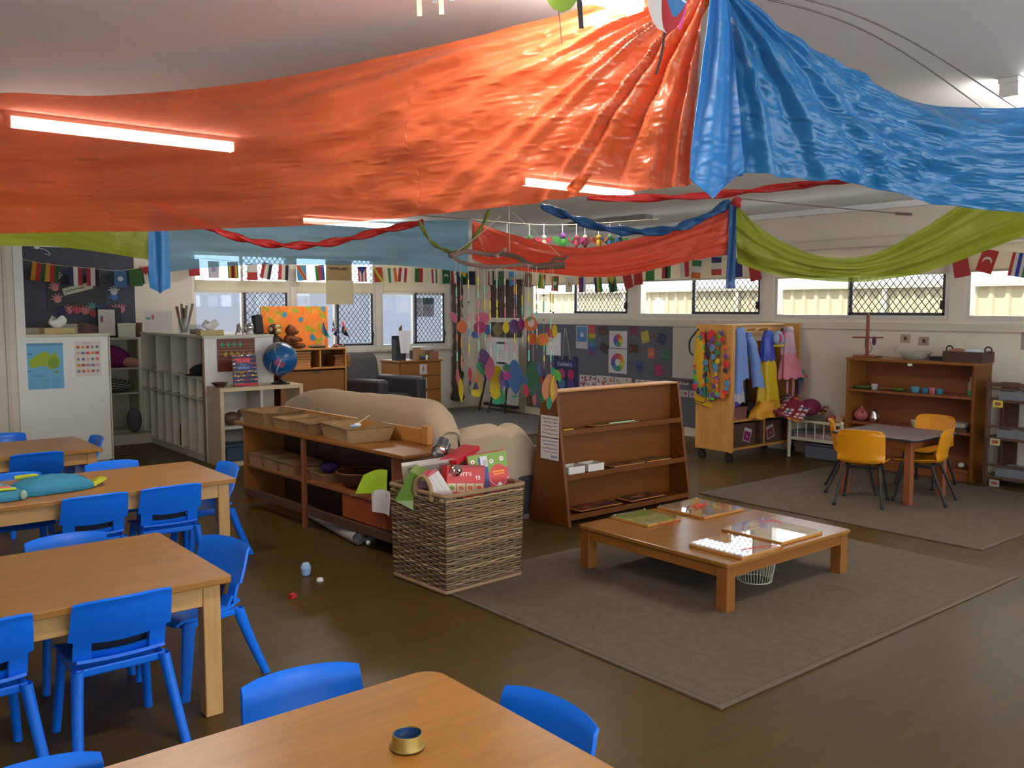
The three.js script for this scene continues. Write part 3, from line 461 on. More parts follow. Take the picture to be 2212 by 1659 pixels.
// ---------- A-frame book shelf ----------
{
  const x0 = 4.4, x1 = 5.75, zc = -4.97, H = 0.985, o = T('display_shelf', 'honey wooden double sided display shelf with sloping sides behind the low table', 'shelf', [0, 0, 0]);
  const hw = (y) => 0.225 - 0.15 * y / H; // half depth
  for (const [x, nx] of [[x0, 0], [x1, 0]]) {
    const s = P(o, 'side_panel', boxuv(plain(ext([[-hw(0), 0], [hw(0), 0], [hw(H), H], [-hw(H), H]], 0.02, 0.003).rotateY(-Math.PI / 2).translate(x + 0.02 + nx, 0, zc)), 'y'), M.honey);
    if (x === x0) for (const [y, h, z, d] of [[0.645, 0.16, 0.02, 3], [0.478, 0.16, 0.02, 5]]) {
      P(s, 'paper_notice', pb(0.2, h, 0.002, 0, y, 0).rotateY(-Math.PI / 2).translate(x - 0.012, 0, zc + z), st(0xffffff, 0.7, { map: cv(160, 128, (g, w, hh) => {
        g.fillStyle = '#d8d4d0'; g.fillRect(0, 0, w, hh); g.strokeStyle = d === 3 ? '#5a3a30' : '#34346a'; g.lineWidth = 3;
        for (let i = 0; i < 5; i++) { g.beginPath(); let xx = 14 + (i % 2) * 12; g.moveTo(xx, 18 + i * 22); while (xx < w - 16) { xx += rr(3, 7); g.lineTo(xx, 18 + i * 22 + rr(-5, 5)); } if (d === 5 && i === 4) break; g.stroke(); }
        if (d === 5) { g.fillStyle = '#2c3c90'; g.font = 'bold 24px sans-serif'; g.fillText('book', 92, 116); }
      }) }), d === 3 ? 'upper handwritten notice' : 'lower handwritten notice');
    }
  }
  const L = x1 - x0 - 0.02, xm = (x0 + x1) / 2 + 0.01;
  P(o, 'back_panel', bx(L, H - 0.02, 0.012, xm, 0.02, zc, 'x'), M.honey);
  for (const y of [0.045, 0.335, 0.66]) for (const s of [-1, 1]) {
    const d = hw(y) - 0.012; P(o, 'shelf_board', bx(L, 0.018, d, xm, y, zc + s * (d / 2 + 0.006), 'x'), M.honey);
    P(o, 'shelf_lip', bx(L, 0.04, 0.012, xm, y - 0.002, zc + s * (d + 0.004), 'x'), M.honey);
  }
  P(o, 'top_cap', bx(L + 0.03, 0.012, 0.15, xm, H - 0.008, zc, 'x'), M.pine);
  // things on it
  for (const [x, l] of [[4.56, 'white plastic divided tray at the left end of the wooden display shelf'], [4.76, 'second white tray, right of another on the wooden display shelf']]) {
    const t = T('plastic_tray', l, 'tray', [x - 0.02, 0.372, zc + 0.095]), m = st(C3(0.66, 0.63, 0.56), 0.45);
    P(t, 'tray_base', bx(0.15, 0.006, 0.11), m);
    for (const [w, d, px, pz] of [[0.165, 0.006, 0, 0.06], [0.165, 0.006, 0, -0.06], [0.006, 0.12, 0.08, 0], [0.006, 0.12, -0.08, 0]]) P(t, 'tray_side', bx(w, 0.055, d, px, 0, pz), m);
  }
  const flat = (name, l, c, w, d, x, y, z, g = 0.008) => { const t = T(name, l, 'board', [x, y, z]); P(t, 'board_base', bx(w, g, d), M.pine); P(t, 'board_picture', pb(w * 0.92, 0.002, d * 0.9, 0, g, 0), st(0xffffff, 0.6, { map: cv(96, 64, speck(c, ['#7a4a26', '#a0602c', '#3f2c1c', '#a83018', '#8f8a58'], 14)) })); };
  flat('puzzle_board', 'wooden picture board on the middle shelf of the display shelf', '#6a4a26', 0.34, 0.12, 5.12, 0.37, zc + 0.09);
  flat('puzzle_board', 'picture board with red pieces at the right of the middle display shelf', '#5a5428', 0.28, 0.12, 5.46, 0.37, zc + 0.09);
  flat('puzzle_board', 'greenish thin board lying on the upper display shelf', '#4c5c34', 0.5, 0.09, 5.02, 0.7, zc + 0.06, 0.004);
  flat('puzzle_board', 'dark brown board at the right on the bottom display shelf', '#3c2018', 0.4, 0.16, 5.3, 0.084, zc + 0.1);
  flat('puzzle_board', 'reddish board at the left on the bottom display shelf', '#5a2416', 0.45, 0.16, 4.78, 0.084, zc + 0.1);
  TM('pencil', 'pale green pencil on the upper display shelf', 'pencil', bar(V(-0.14, 0, 0), V(0.14, 0, 0), 0.005), st(C3(0.4, 0.6, 0.42), 0.5), [5.07, 0.712, zc + 0.1]);
  TM('pencil', 'yellow pencil at the left end of the upper display shelf', 'pencil', bar(V(-0.05, 0, 0), V(0.05, 0, 0), 0.005), st(C3(0.6, 0.42, 0.02), 0.5), [4.5, 0.7, zc + 0.1]);
}
// ---------- big wicker basket with recycled boxes ----------
{
  const W = 0.56, D = 0.5, H = 0.56, o = T('wicker_basket', 'big square brown wicker basket overflowing with empty boxes', 'basket', [3.075, 0, -4.295], 0.05);
  const cane = [C3(0.2, 0.125, 0.06), C3(0.27, 0.17, 0.085), C3(0.15, 0.09, 0.045), C3(0.36, 0.25, 0.12)].map((c) => st(c, 0.6));
  const lists = [[], [], [], []], flare = (y) => 1 + 0.05 * y / H;
  const rows = 36;
  for (let r = 0; r < rows; r++) { // weavers, each a wavy strand running right round
    const y = 0.02 + r * (H - 0.05) / (rows - 1), f = flare(y), pts = [], n = 9, ph = (r % 2) * Math.PI, w = W / 2 * f, d = D / 2 * f;
    const edge = (ax, az, bX, bz) => { for (let i = 0; i < n * 2; i++) { const t = i / (n * 2), q = Math.sin(t * n * Math.PI * 1 + ph) * 0.006, nx = (bz - az) / Math.hypot(bX - ax, bz - az), nz = -(bX - ax) / Math.hypot(bX - ax, bz - az); pts.push(V(ax + (bX - ax) * t + nx * q, y + rr(-0.0025, 0.0025), az + (bz - az) * t + nz * q)); } };
    edge(-w, d, w, d); edge(w, d, w, -d); edge(w, -d, -w, -d); edge(-w, -d, -w, d);
    const k = r % 9 === 8 ? 3 : Math.floor(rnd() * 3);
    lists[k].push(new THREE.TubeGeometry(new THREE.CatmullRomCurve3(pts, true, 'catmullrom', 0.3), 150, 0.0072, 5, true));
  }
  lists.forEach((l, i) => { if (l.length) P(o, 'woven_wall', mg(l), cane[i]).userData.kind = 'stuff'; });
  const st2 = []; for (let i = 0; i <= 9; i++) for (const s of [-1, 1]) { const t = i / 9 - 0.5; st2.push(bar(V(t * W, 0.01, s * D / 2), V(t * W * 1.05, H, s * D / 2 * 1.05), 0.006, 0.006, 6), bar(V(s * W / 2, 0.01, t * D), V(s * W / 2 * 1.05, H, t * D * 1.05), 0.006, 0.006, 6)); }
  P(o, 'stake', mg(st2), cane[2]).userData.kind = 'stuff';
  const rimPts = [[-1, 1], [0, 1.01], [1, 1], [1.01, 0], [1, -1], [0, -1.01], [-1, -1], [-1.01, 0]];
  for (const [y, r] of [[H, 0.014], [0.015, 0.014]]) { const f = flare(y); P(o, y > 0.1 ? 'rim' : 'base_rim', new THREE.TubeGeometry(new THREE.CatmullRomCurve3(rimPts.map(([a, b]) => V(a * W / 2 * f, y, b * D / 2 * f)), true, 'catmullrom', 0.1), 120, r, 8, true), cane[1]); }
  P(o, 'inner_lining', mg([bx(W - 0.04, 0.5, 0.004, 0, 0.02, D / 2 - 0.012), bx(W - 0.04, 0.5, 0.004, 0, 0.02, -D / 2 + 0.012), bx(0.004, 0.5, D - 0.04, W / 2 - 0.012, 0.02, 0), bx(0.004, 0.5, D - 0.04, -W / 2 + 0.012, 0.02, 0), bx(W - 0.03, 0.01, D - 0.03, 0, 0.015, 0)]), cane[2]);
  P(o, 'handle', tube([[-W / 2 - 0.02, H - 0.03, 0.0], [-W / 2 - 0.025, H + 0.05, 0.005], [-W / 2 - 0.02, H + 0.09, 0.07], [-W / 2 - 0.025, H + 0.05, 0.14], [-W / 2 - 0.02, H - 0.04, 0.15]], 0.013, 30, 8), cane[3]);
  P(o, 'handle', tube([[W / 2 + 0.02, H - 0.03, -0.08], [W / 2 + 0.03, H + 0.02, -0.07], [W / 2 + 0.03, H + 0.02, 0.07], [W / 2 + 0.02, H - 0.03, 0.08]], 0.013, 24, 8), cane[3]);
  // boxes
  function carton(label, w, h, d, pos, rot, faces, name = 'food_box') { // faces: [front, side, top]
    const g = new THREE.Group(); g.name = numbered(name); g.position.set(...pos); g.rotation.set(...rot); g.userData = { label, category: 'box', group: 'boxes in the wicker basket' }; scene.add(g);
    P(g, 'box_body', bx(w, h, d, 0, 0, 0, 'x', 0.002), faces[1]);
    P(g, 'printed_front', pb(w - 0.002, h - 0.002, 0.001, 0, 0.001, d / 2 + 0.0008), faces[0]);
    if (faces[2]) P(g, 'printed_side', pb(0.001, h - 0.002, d - 0.002, -w / 2 - 0.0008, 0.001, 0), faces[2]);
    return g;
  }
  const pr = (w, h, f) => st(0xffffff, 0.4, { map: cv(w, h, f) });
  const tea = pr(256, 256, (g, w, h) => {
    g.fillStyle = '#7fa32c'; g.fillRect(0, 0, w, h); g.fillStyle = '#d2334e'; g.beginPath(); g.moveTo(0, 150); g.quadraticCurveTo(120, 110, 256, 96); g.lineTo(256, 256); g.lineTo(0, 256); g.fill();
    g.fillStyle = '#3c3a80'; g.fillRect(66, 20, 58, 236); g.fillStyle = '#ddd'; g.fillRect(80, 14, 46, 64); g.fillStyle = '#777'; for (let i = 0; i < 9; i++) g.fillRect(96 + i * 3, 38, i % 3 ? 1 : 2, 32);
    for (const [x, y] of [[30, 40], [152, 52], [220, 44]]) { g.fillStyle = '#f4f0ea'; for (let i = 0; i < 9; i++) { g.beginPath(); g.ellipse(x + 9 * Math.cos(i * 0.7), y + 9 * Math.sin(i * 0.7), 6, 4, i * 0.7, 0, 7); g.fill(); } g.fillStyle = '#d0484e'; g.beginPath(); g.arc(x, y, 5, 0, 7); g.fill(); }
    g.fillStyle = '#d8301c'; g.beginPath(); g.arc(190, 128, 54, 0, 7); g.fill(); g.strokeStyle = '#f0c8b8'; g.lineWidth = 5; g.beginPath(); g.arc(190, 138, 64, 0.3, 2.9); g.stroke(); g.fillStyle = '#ff9a20'; g.fillRect(150, 112, 80, 10); g.fillRect(160, 128, 66, 8);
    g.fillStyle = '#fff'; g.beginPath(); g.arc(190, 196, 14, 0, 7); g.fill();
  });
  const redBox = pr(256, 200, (g, w, h) => {
    g.fillStyle = '#c81a1a'; g.fillRect(0, 0, w, h); g.fillStyle = '#8f1010'; g.fillRect(0, 0, w, 14);
    g.fillStyle = '#f2e6e2'; g.font = 'bold 30px serif'; g.fillText("ARNOTT'S", 10, 66); g.font = 'bold 34px sans-serif'; g.fillText('15', 190, 88);
    for (let i = 0; i < 4; i++) { g.fillStyle = '#c9c49a'; g.fillRect(6 + i * 62, 112, 56, 52); g.fillStyle = ['#7d8a3a', '#c0764a', '#d06a2c', '#c8521e'][i]; g.beginPath(); g.ellipse(34 + i * 62, 140, 20, 14, 0.3, 0, 7); g.fill(); }
    g.fillStyle = '#efe6d8'; g.fillRect(60, 176, 70, 8);
  });
  const white = pr(128, 256, (g, w, h) => { g.fillStyle = '#ddd6d0'; g.fillRect(0, 0, w, h); g.strokeStyle = '#b05060'; g.lineWidth = 2; for (const x of [44, 84]) { g.beginPath(); g.moveTo(x, 0); g.lineTo(x, h); g.stroke(); } g.fillStyle = '#aaa'; for (let i = 0; i < 20; i++) g.fillRect(10, 10 + i * 12, 100, 1.5); });
  const greenB = pr(128, 160, (g, w, h) => { g.fillStyle = '#6f9a3c'; g.fillRect(0, 0, w, h); g.fillStyle = '#a9c48c'; g.beginPath(); g.moveTo(0, 160); g.lineTo(128, 100); g.lineTo(128, 160); g.fill(); g.fillStyle = '#d8dcd0'; g.beginPath(); g.moveTo(70, 0); g.lineTo(128, 0); g.lineTo(128, 70); g.fill(); });
  const purple = pr(128, 160, (g, w, h) => { g.fillStyle = '#3a2348'; g.fillRect(0, 0, w, h); g.fillStyle = '#6a2038'; g.fillRect(0, 0, w, 60); g.fillStyle = '#b9a9b4'; g.save(); g.translate(20, 60); g.rotate(-0.5); g.fillRect(0, 0, 24, 50); g.fillRect(40, 10, 20, 44); g.restore(); g.fillStyle = '#8a8fa8'; g.fillRect(0, 120, w, 40); });
  const grey = pr(128, 96, (g, w, h) => { g.fillStyle = '#8e8a80'; g.fillRect(0, 0, w, h); g.fillStyle = '#c8c0b6'; g.fillRect(0, 0, 14, h); g.fillRect(0, 0, w, 10); });
  const plainRed = st(C3(0.52, 0.015, 0.03), 0.4), plainGreen = st(C3(0.2, 0.33, 0.06), 0.45), plainWhite = st(C3(0.62, 0.6, 0.58), 0.5), plainPink = st(C3(0.6, 0.05, 0.1), 0.45);
  carton('tall green and pink box with daisies at the right of the wicker basket', 0.25, 0.26, 0.07, [3.28, 0.47, -4.24], [-0.12, -0.3, 0.06], [tea, plainPink]);
  carton('red snack box lettered in white in the middle of the wicker basket', 0.24, 0.19, 0.09, [3.06, 0.49, -4.22], [-0.15, -0.22, -0.12], [redBox, plainRed]);
  carton('red carton tipped so its white ruled end faces out', 0.09, 0.22, 0.14, [2.93, 0.47, -4.16], [-0.1, -0.45, 0.5], [white, plainRed]);
  carton('pale green box leaning at the left end of the wicker basket', 0.13, 0.2, 0.2, [2.81, 0.47, -4.42], [0.1, -0.75, -0.42], [greenB, plainGreen, greenB]);
  carton('dark purple packet behind the basket handle', 0.14, 0.17, 0.06, [2.87, 0.45, -4.24], [-0.1, -0.6, 0.12], [purple, st(C3(0.04, 0.02, 0.06), 0.5)]);
  carton('long open white and grey box lying at the back of the basket', 0.32, 0.14, 0.11, [2.98, 0.55, -4.43], [0.0, -0.55, 0.12], [grey, plainWhite]);
  carton('flat red box sticking out at the back of the basket', 0.26, 0.03, 0.12, [3.16, 0.7, -4.38], [0.0, 0.35, 0.22], [plainRed, plainRed]);
  { const g = T('plastic_bottle', 'crushed red capped bottle lying among the boxes', 'bottle', [2.87, 0.6, -4.29], 0.4); P(g, 'bottle_body', ball(0.04, 0, 0.02, 0, 1, 1.15, 1), plainPink); P(g, 'neck', lathe([[0.03, 0], [0.02, -0.06], [0.024, -0.12], [0.015, -0.16]], 16), plainPink); }
  { const g = T('tin_can', 'shiny empty tin lying on top of the boxes', 'tin', [3.05, 0.735, -4.44], 0.75); P(g, 'tin_wall', lathe([[0.05, 0], [0.05, 0.1], [0.047, 0.1], [0.047, 0.003], [0, 0.003]], 24).rotateZ(-1.2), M.chrome); P(g, 'tin_label', lathe([[0.051, 0.012], [0.051, 0.09]], 24).rotateZ(-1.2), st(C3(0.14, 0.15, 0.17), 0.3, { metalness: 0.6, side: THREE.DoubleSide }), 'silver grey wrap'); }
  { const g = T('foil_ball', 'crumpled silver foil ball beside the tipped red carton', 'foil', [3.0, 0.66, -4.2]); const b = new THREE.IcosahedronGeometry(0.035, 3); const p = b.attributes.position; for (let i = 0; i < p.count; i++) { const k = 1 + 0.25 * (nA(p.getX(i) * 300 + 9, p.getY(i) * 300 + p.getZ(i) * 200) - 0.5); p.setXYZ(i, p.getX(i) * k, p.getY(i) * k, p.getZ(i) * k); } b.computeVertexNormals(); P(g, 'foil', b, M.chrome); }
}
// ---------- long low bench shelf along the sofa ----------
const straw = [C3(0.34, 0.2, 0.085), C3(0.42, 0.27, 0.12)].map((c) => st(c, 0.75, { bumpMap: weaveTex, bumpScale: 0.006 }));
function strawBasket(label, w, d, h, pos, ry, m = straw[0]) { // low tray basket with flaring sides
  const o = T('straw_basket', label, 'basket', pos, ry), t = 0.008;
  const f = (k) => (u, v) => { const q = 1 + 0.16 * v, a = [[-1, 1], [1, 1], [1, -1], [-1, -1], [-1, 1]], i = k, A = a[i], B = a[i + 1]; return V((A[0] + (B[0] - A[0]) * u) * w / 2 * q, v * h, (A[1] + (B[1] - A[1]) * u) * d / 2 * q); };
  for (let k = 0; k < 4; k++) P(o, 'basket_side', sheet(f(k), 10, 4, t, [k % 2 ? d * 3 : w * 3, h * 3]), m);
  P(o, 'basket_base', bx(w, 0.008, d), m);
  const r = 1.16; P(o, 'basket_rim', new THREE.TubeGeometry(new THREE.CatmullRomCurve3([[-1, 1], [0, 1], [1, 1], [1, 0], [1, -1], [0, -1], [-1, -1], [-1, 0]].map(([a, b]) => V(a * w / 2 * r, h, b * d / 2 * r)), true, 'catmullrom', 0.15), 60, 0.007, 6, true), m);
  return o;
}
{
  const BY = 0.69, o = T('bench_shelf', 'long low wooden shelf of baskets standing along the back of the sofa', 'shelf', [2.95, 0, -4.72], 0.055); // local: z from 0 (near end) to -2.3, x from 0 (open front) to 0.4
  P(o, 'top_board', bx(0.42, 0.028, 2.36, 0.2, BY - 0.028, -1.14, 'z', 0.008), M.oak);
  P(o, 'back_rail', bx(0.024, 0.1, 2.05, 0.385, BY, -1.22, 'z', 0.004), M.pine);
  P(o, 'rail_post', bx(0.05, 0.13, 0.07, 0.37, BY, -0.22, 'y', 0.008), M.pine);
  P(o, 'end_panel', bx(0.36, BY - 0.04, 0.025, 0.2, 0.012, -0.12, 'y'), M.redwood); P(o, 'end_panel', bx(0.36, BY - 0.04, 0.025, 0.2, 0.012, -2.2, 'y'), M.oak);
  P(o, 'middle_shelf', bx(0.34, 0.024, 2.06, 0.2, 0.33, -1.16, 'z', 0.004), M.redwood);
  P(o, 'low_rail', bx(0.03, 0.06, 2.06, 0.03, 0.1, -1.16, 'z', 0.004), M.darkwood);
  P(o, 'back_board', bx(0.012, BY - 0.06, 2.06, 0.375, 0.02, -1.16, 'z'), M.darkwood);
  P(o, 'low_leg', bx(0.032, 0.1, 0.032, 0.3, 0, -0.92, 'y'), M.redwood);
  for (const z of [-1.24]) P(o, 'front_post', bx(0.032, BY - 0.03, 0.032, 0.02, 0.0, z, 'y', 0.004), M.redwood);
  P(o, 'orange_panel', bx(0.016, 0.16, 0.62, 0.05, 0.165, -0.45, 'z'), st(C3(0.3, 0.06, 0.015), 0.5), 'orange red board under the near end');
  const at = (x, y, z) => { const c = Math.cos(0.055), s = Math.sin(0.055); return [2.95 + x * c + z * s, y, -4.72 - x * s + z * c]; };
  strawBasket('large straw tray basket nearest the camera on top of the long shelf', 0.3, 0.42, 0.1, at(0.19, BY, -0.8), -0.1, straw[1]);
  strawBasket('straw basket in the middle of the row on top of the long shelf', 0.28, 0.3, 0.085, at(0.17, BY, -1.26), -0.05, straw[0]);
  strawBasket('straw basket second from the far end on top of the long shelf', 0.27, 0.22, 0.08, at(0.17, BY, -1.58), 0, straw[1]);
  strawBasket('straw basket at the far end of the long shelf top', 0.3, 0.34, 0.1, at(0.16, BY, -1.98), 0.05, straw[0]);
  const sp = T('craft_stick_bundle', 'white sticks and a blue scrap in the nearest straw basket', 'craft', at(0.19, BY + 0.085, -0.8)); P(sp, 'wooden_stick', bar(V(-0.05, 0.03, 0.1), V(0.14, 0.06, -0.06), 0.005), st(C3(0.6, 0.45, 0.25), 0.6)); P(sp, 'white_scrap', ball(0.022, -0.06, 0.025, 0.12, 1.3, 0.6, 1), M.white); P(sp, 'blue_scrap', ball(0.022, -0.1, 0.022, 0.14, 1.2, 0.5, 1), st(C3(0.25, 0.42, 0.65), 0.6));
  TM('yellow_card', 'pale yellow card standing at the far end of the long shelf', 'card', bx(0.05, 0.075, 0.002), st(C3(0.6, 0.55, 0.2), 0.7), at(0.03, BY, -2.14));
  for (const [z, l] of [[-1.52, 'straw basket beside the front post on the shelf below'], [-1.78, 'middle straw basket in the dark lower shelf'], [-2.03, 'straw basket at the far end of the lower shelf']]) strawBasket(l, 0.22, 0.2, 0.09, at(0.15, 0.354, z), 0.05, straw[0]);
  TM('purple_yarn', 'purple wool heap on the lower shelf past the post', 'wool', mg([ball(0.05, 0, 0.05, 0, 1, 0.9, 1.3), ball(0.035, 0.02, 0.06, 0.05)]), st(C3(0.05, 0.02, 0.16), 0.9), at(0.2, 0.38, -1.2));
  strawBasket('shallow tray basket under the purple wool', 0.24, 0.3, 0.06, at(0.2, 0.354, -1.18), 0, straw[0]);
  { const b = T('wooden_bowl', 'wide dark wooden bowl on the lower shelf', 'bowl', at(0.19, 0.354, -0.76)); P(b, 'bowl_body', lathe([[0, 0], [0.08, 0], [0.14, 0.05], [0.17, 0.11], [0.162, 0.11], [0.13, 0.055], [0.07, 0.012], [0, 0.012]], 32), M.darkwood); P(b, 'bowl_rim', new THREE.TorusGeometry(0.166, 0.005, 6, 36).rotateX(Math.PI / 2).translate(0, 0.11, 0), M.redwood); }
  // cloths, craft stick
  const cloth = (label, m, pts, ph) => TM('felt_cloth', label, 'cloth', sheet((u, v) => { const [a, b, c, d] = pts, p = V(...a).lerp(V(...b), u).lerp(V(...d).lerp(V(...c), u), v); p.y += 0.05 * Math.sin(u * 3.1) * Math.sin(v * 2.4 + 0.4) * (1 - 0.5 * u); p.x += 0.02 * Math.sin(u * 6 + ph) * v; return p; }, 16, 12, 0.003), m);
  cloth('lime green felt hanging out of the near end of the long shelf', st(C3(0.36, 0.6, 0.02), 0.85), [at(0.05, 0.56, -0.22), at(-0.04, 0.52, -0.36), at(-0.06, 0.39, -0.42), at(0.0, 0.4, -0.16)].map((q) => q), 0);
  cloth('white cloth hanging beneath the lime green felt', st(C3(0.62, 0.61, 0.62), 0.85), [at(0.02, 0.43, -0.14), at(-0.02, 0.42, -0.3), at(-0.05, 0.3, -0.27), at(-0.02, 0.28, -0.13)], 1);
  TM('craft_stick', 'flat wooden craft stick sticking out beneath the lime felt', 'stick', bx(0.01, 0.002, 0.11), st(C3(0.5, 0.36, 0.18), 0.6), at(0.0, 0.358, -0.5), 0.6);
  // tube and bottle on the floor beneath
  { const t = T('cardboard_tube', 'long grey white paper roll lying under the long shelf', 'tube', at(0.13, 0.048, -1.05), -0.12); P(t, 'roll', lathe([[0.047, -0.5], [0.047, 0.5], [0.04, 0.5], [0.04, -0.5], [0.047, -0.5]], 24).rotateX(Math.PI / 2), st(C3(0.36, 0.34, 0.31), 0.7)); P(t, 'end_disc', lathe([[0, 0], [0.04, 0]], 20).rotateX(Math.PI / 2).translate(0, 0, 0.46), st(C3(0.3, 0.3, 0.3), 0.7)); }
  { const b = T('water_bottle', 'clear plastic bottle lying on the floor under the shelf near the basket', 'bottle', at(0.1, 0.036, -0.5), 0.9), gl = new THREE.MeshPhysicalMaterial({ color: C3(0.8, 0.9, 0.98), roughness: 0.05, transmission: 0.85, thickness: 0 }); P(b, 'bottle_body', lathe([[0, -0.09], [0.033, -0.088], [0.036, -0.06], [0.034, 0.02], [0.036, 0.05], [0.013, 0.09], [0.012, 0.105]], 20).rotateZ(1.45), gl); P(b, 'bottle_cap', lathe([[0.014, 0.1], [0.014, 0.118], [0, 0.118]], 16).rotateZ(1.45), M.white); }
}
// ---------- sofa ----------
{
  const o = T('sofa', 'low sofa under a fawn throw, its back towards the long shelf', 'sofa', [0, 0, 0]), throwM = st(C3(0.46, 0.355, 0.245), 0.92, { bumpMap: clothTex, bumpScale: 0.003 }), base = st(C3(0.05, 0.045, 0.05), 0.8);
  P(o, 'sofa_base', bx(0.86, 0.16, 2.1, 3.93, 0.03, -6.36, 'z', 0.03), base);
  const backTop = (t) => 0.915 + 0.02 * Math.sin(t * 9 + 0.6) * (1 - t) + 0.025 * t - (t < 0.34 ? Math.pow((0.34 - t) / 0.34, 1.6) * 0.15 : 0) - (t > 0.9 ? Math.pow((t - 0.9) / 0.1, 2) * 0.2 : 0);
  // back with the throw over it: profile swept along z from the far end (t=0) to the near end (t=1)
  P(o, 'throw_over_back', sheet((u, v) => { const z = -7.5 + 2.43 * v, H = backTop(v), w = 0.1, x0 = 3.47; let x, y; if (u < 0.35) { x = x0 + 0.02 * Math.sin(v * 30) * (0.35 - u); y = 0.08 + (H - 0.18) * u / 0.35; } else if (u < 0.65) { const q = (u - 0.35) / 0.3 * Math.PI; x = x0 + w - w * Math.cos(q); y = H - 0.1 + 0.1 * Math.sin(q); } else { x = x0 + 2 * w + 0.1 * (u - 0.65) / 0.35; y = H - 0.1 - (H - 0.5) * (u - 0.65) / 0.35; } return V(x, y + 0.006 * (nA(v * 24, u * 9) - 0.5), z); }, 40, 80, 0.02, [1, 2]), throwM);
  P(o, 'back_end', bx(0.17, 0.68, 0.05, 3.57, 0.06, -5.1, 'y', 0.02), throwM);
  P(o, 'seat_cushion', bx(0.66, 0.2, 1.8, 4.02, 0.2, -6.38, 'z', 0.06), throwM);
  const arm = (zc) => sheet((u, v) => { const x = 3.62 + 0.9 * v, hgt = 0.665 + 0.055 * Math.sin(v * 3.1 - 0.2) - (v > 0.78 ? Math.pow((v - 0.78) / 0.22, 2) * 0.2 : 0) - 0.035 * Math.exp(-Math.pow((v - 0.66) * 18, 2)), a = Math.PI * (1.25 - u * 1.5), w = 0.125; let z = zc + w * Math.cos(a), y = hgt - 0.11 + 0.11 * Math.sin(a); if (u < 0.25 || u > 0.75) { const q = u < 0.25 ? (0.25 - u) / 0.25 : (u - 0.75) / 0.25; z = zc + (u < 0.5 ? -1 : 1) * w * (0.92 + 0.05 * q); y = (hgt - 0.16) * (1 - q) + 0.1 * q; } return V(x, y, z + 0.01 * Math.exp(-Math.pow((v - 0.7) * 12, 2))); }, 40, 40, 0.02, [1, 1]);
  P(o, 'arm', arm(-5.34), throwM); P(o, 'arm', arm(-7.3), throwM);
  P(o, 'arm_front', bx(0.03, 0.46, 0.22, 4.5, 0.08, -5.34, 'y', 0.03), throwM);
  P(o, 'dark_side', bx(0.8, 0.3, 0.02, 4.05, 0.02, -5.215, 'x', 0.008), base, 'dark uncovered lower side');
  const c = T('cushion', 'green patterned cushion with a red flower pot print on the sofa', 'cushion', [4.02, 0.66, -5.75], 0.75);
  const cm = st(0xffffff, 0.85, { map: cv(160, 128, (g, w, h) => { g.fillStyle = '#7f9a62'; g.fillRect(0, 0, w, h); g.fillStyle = '#b5563e'; g.beginPath(); g.moveTo(82, 40); g.lineTo(122, 40); g.lineTo(114, 74); g.lineTo(90, 74); g.fill(); g.fillStyle = '#e6d6c4'; for (const [x, y] of [[92, 48], [104, 50], [112, 46], [98, 60], [108, 62]]) g.fillRect(x, y, 4, 4); g.strokeStyle = '#e4e4d0'; g.lineWidth = 2; for (let i = 0; i < 14; i++) { g.beginPath(); g.moveTo(44, 80); g.lineTo(44 + 18 * Math.cos(i * 0.45), 80 + 18 * Math.sin(i * 0.45)); g.stroke(); } g.fillStyle = '#a0462c'; g.beginPath(); g.arc(14, 24, 10, 0, 7); g.fill(); g.fillStyle = '#56704a'; g.fillRect(80, 100, 50, 8); g.fillStyle = '#7a93ac'; g.fillRect(120, 98, 16, 8); }) });
  P(c, 'cushion_cover', sheet((u, v) => { const x = (u - 0.5) * 0.34, y = (v - 0.5) * 0.26, k = (1 - Math.pow(2 * u - 1, 4)) * (1 - Math.pow(2 * v - 1, 4)); return V(x, y * (1 - 0.05 * Math.cos(u * 6.28)), 0.06 * Math.sqrt(Math.max(0, k))); }, 24, 20, 0.004).rotateX(-0.35), cm);
  P(c, 'cushion_back', sheet((u, v) => { const x = (u - 0.5) * 0.34, y = (v - 0.5) * 0.26, k = (1 - Math.pow(2 * u - 1, 4)) * (1 - Math.pow(2 * v - 1, 4)); return V(x, y * (1 - 0.05 * Math.cos(u * 6.28)), -0.06 * Math.sqrt(Math.max(0, k))); }, 24, 20, 0.004).rotateX(-0.35), st(C3(0.2, 0.3, 0.12), 0.85));
}
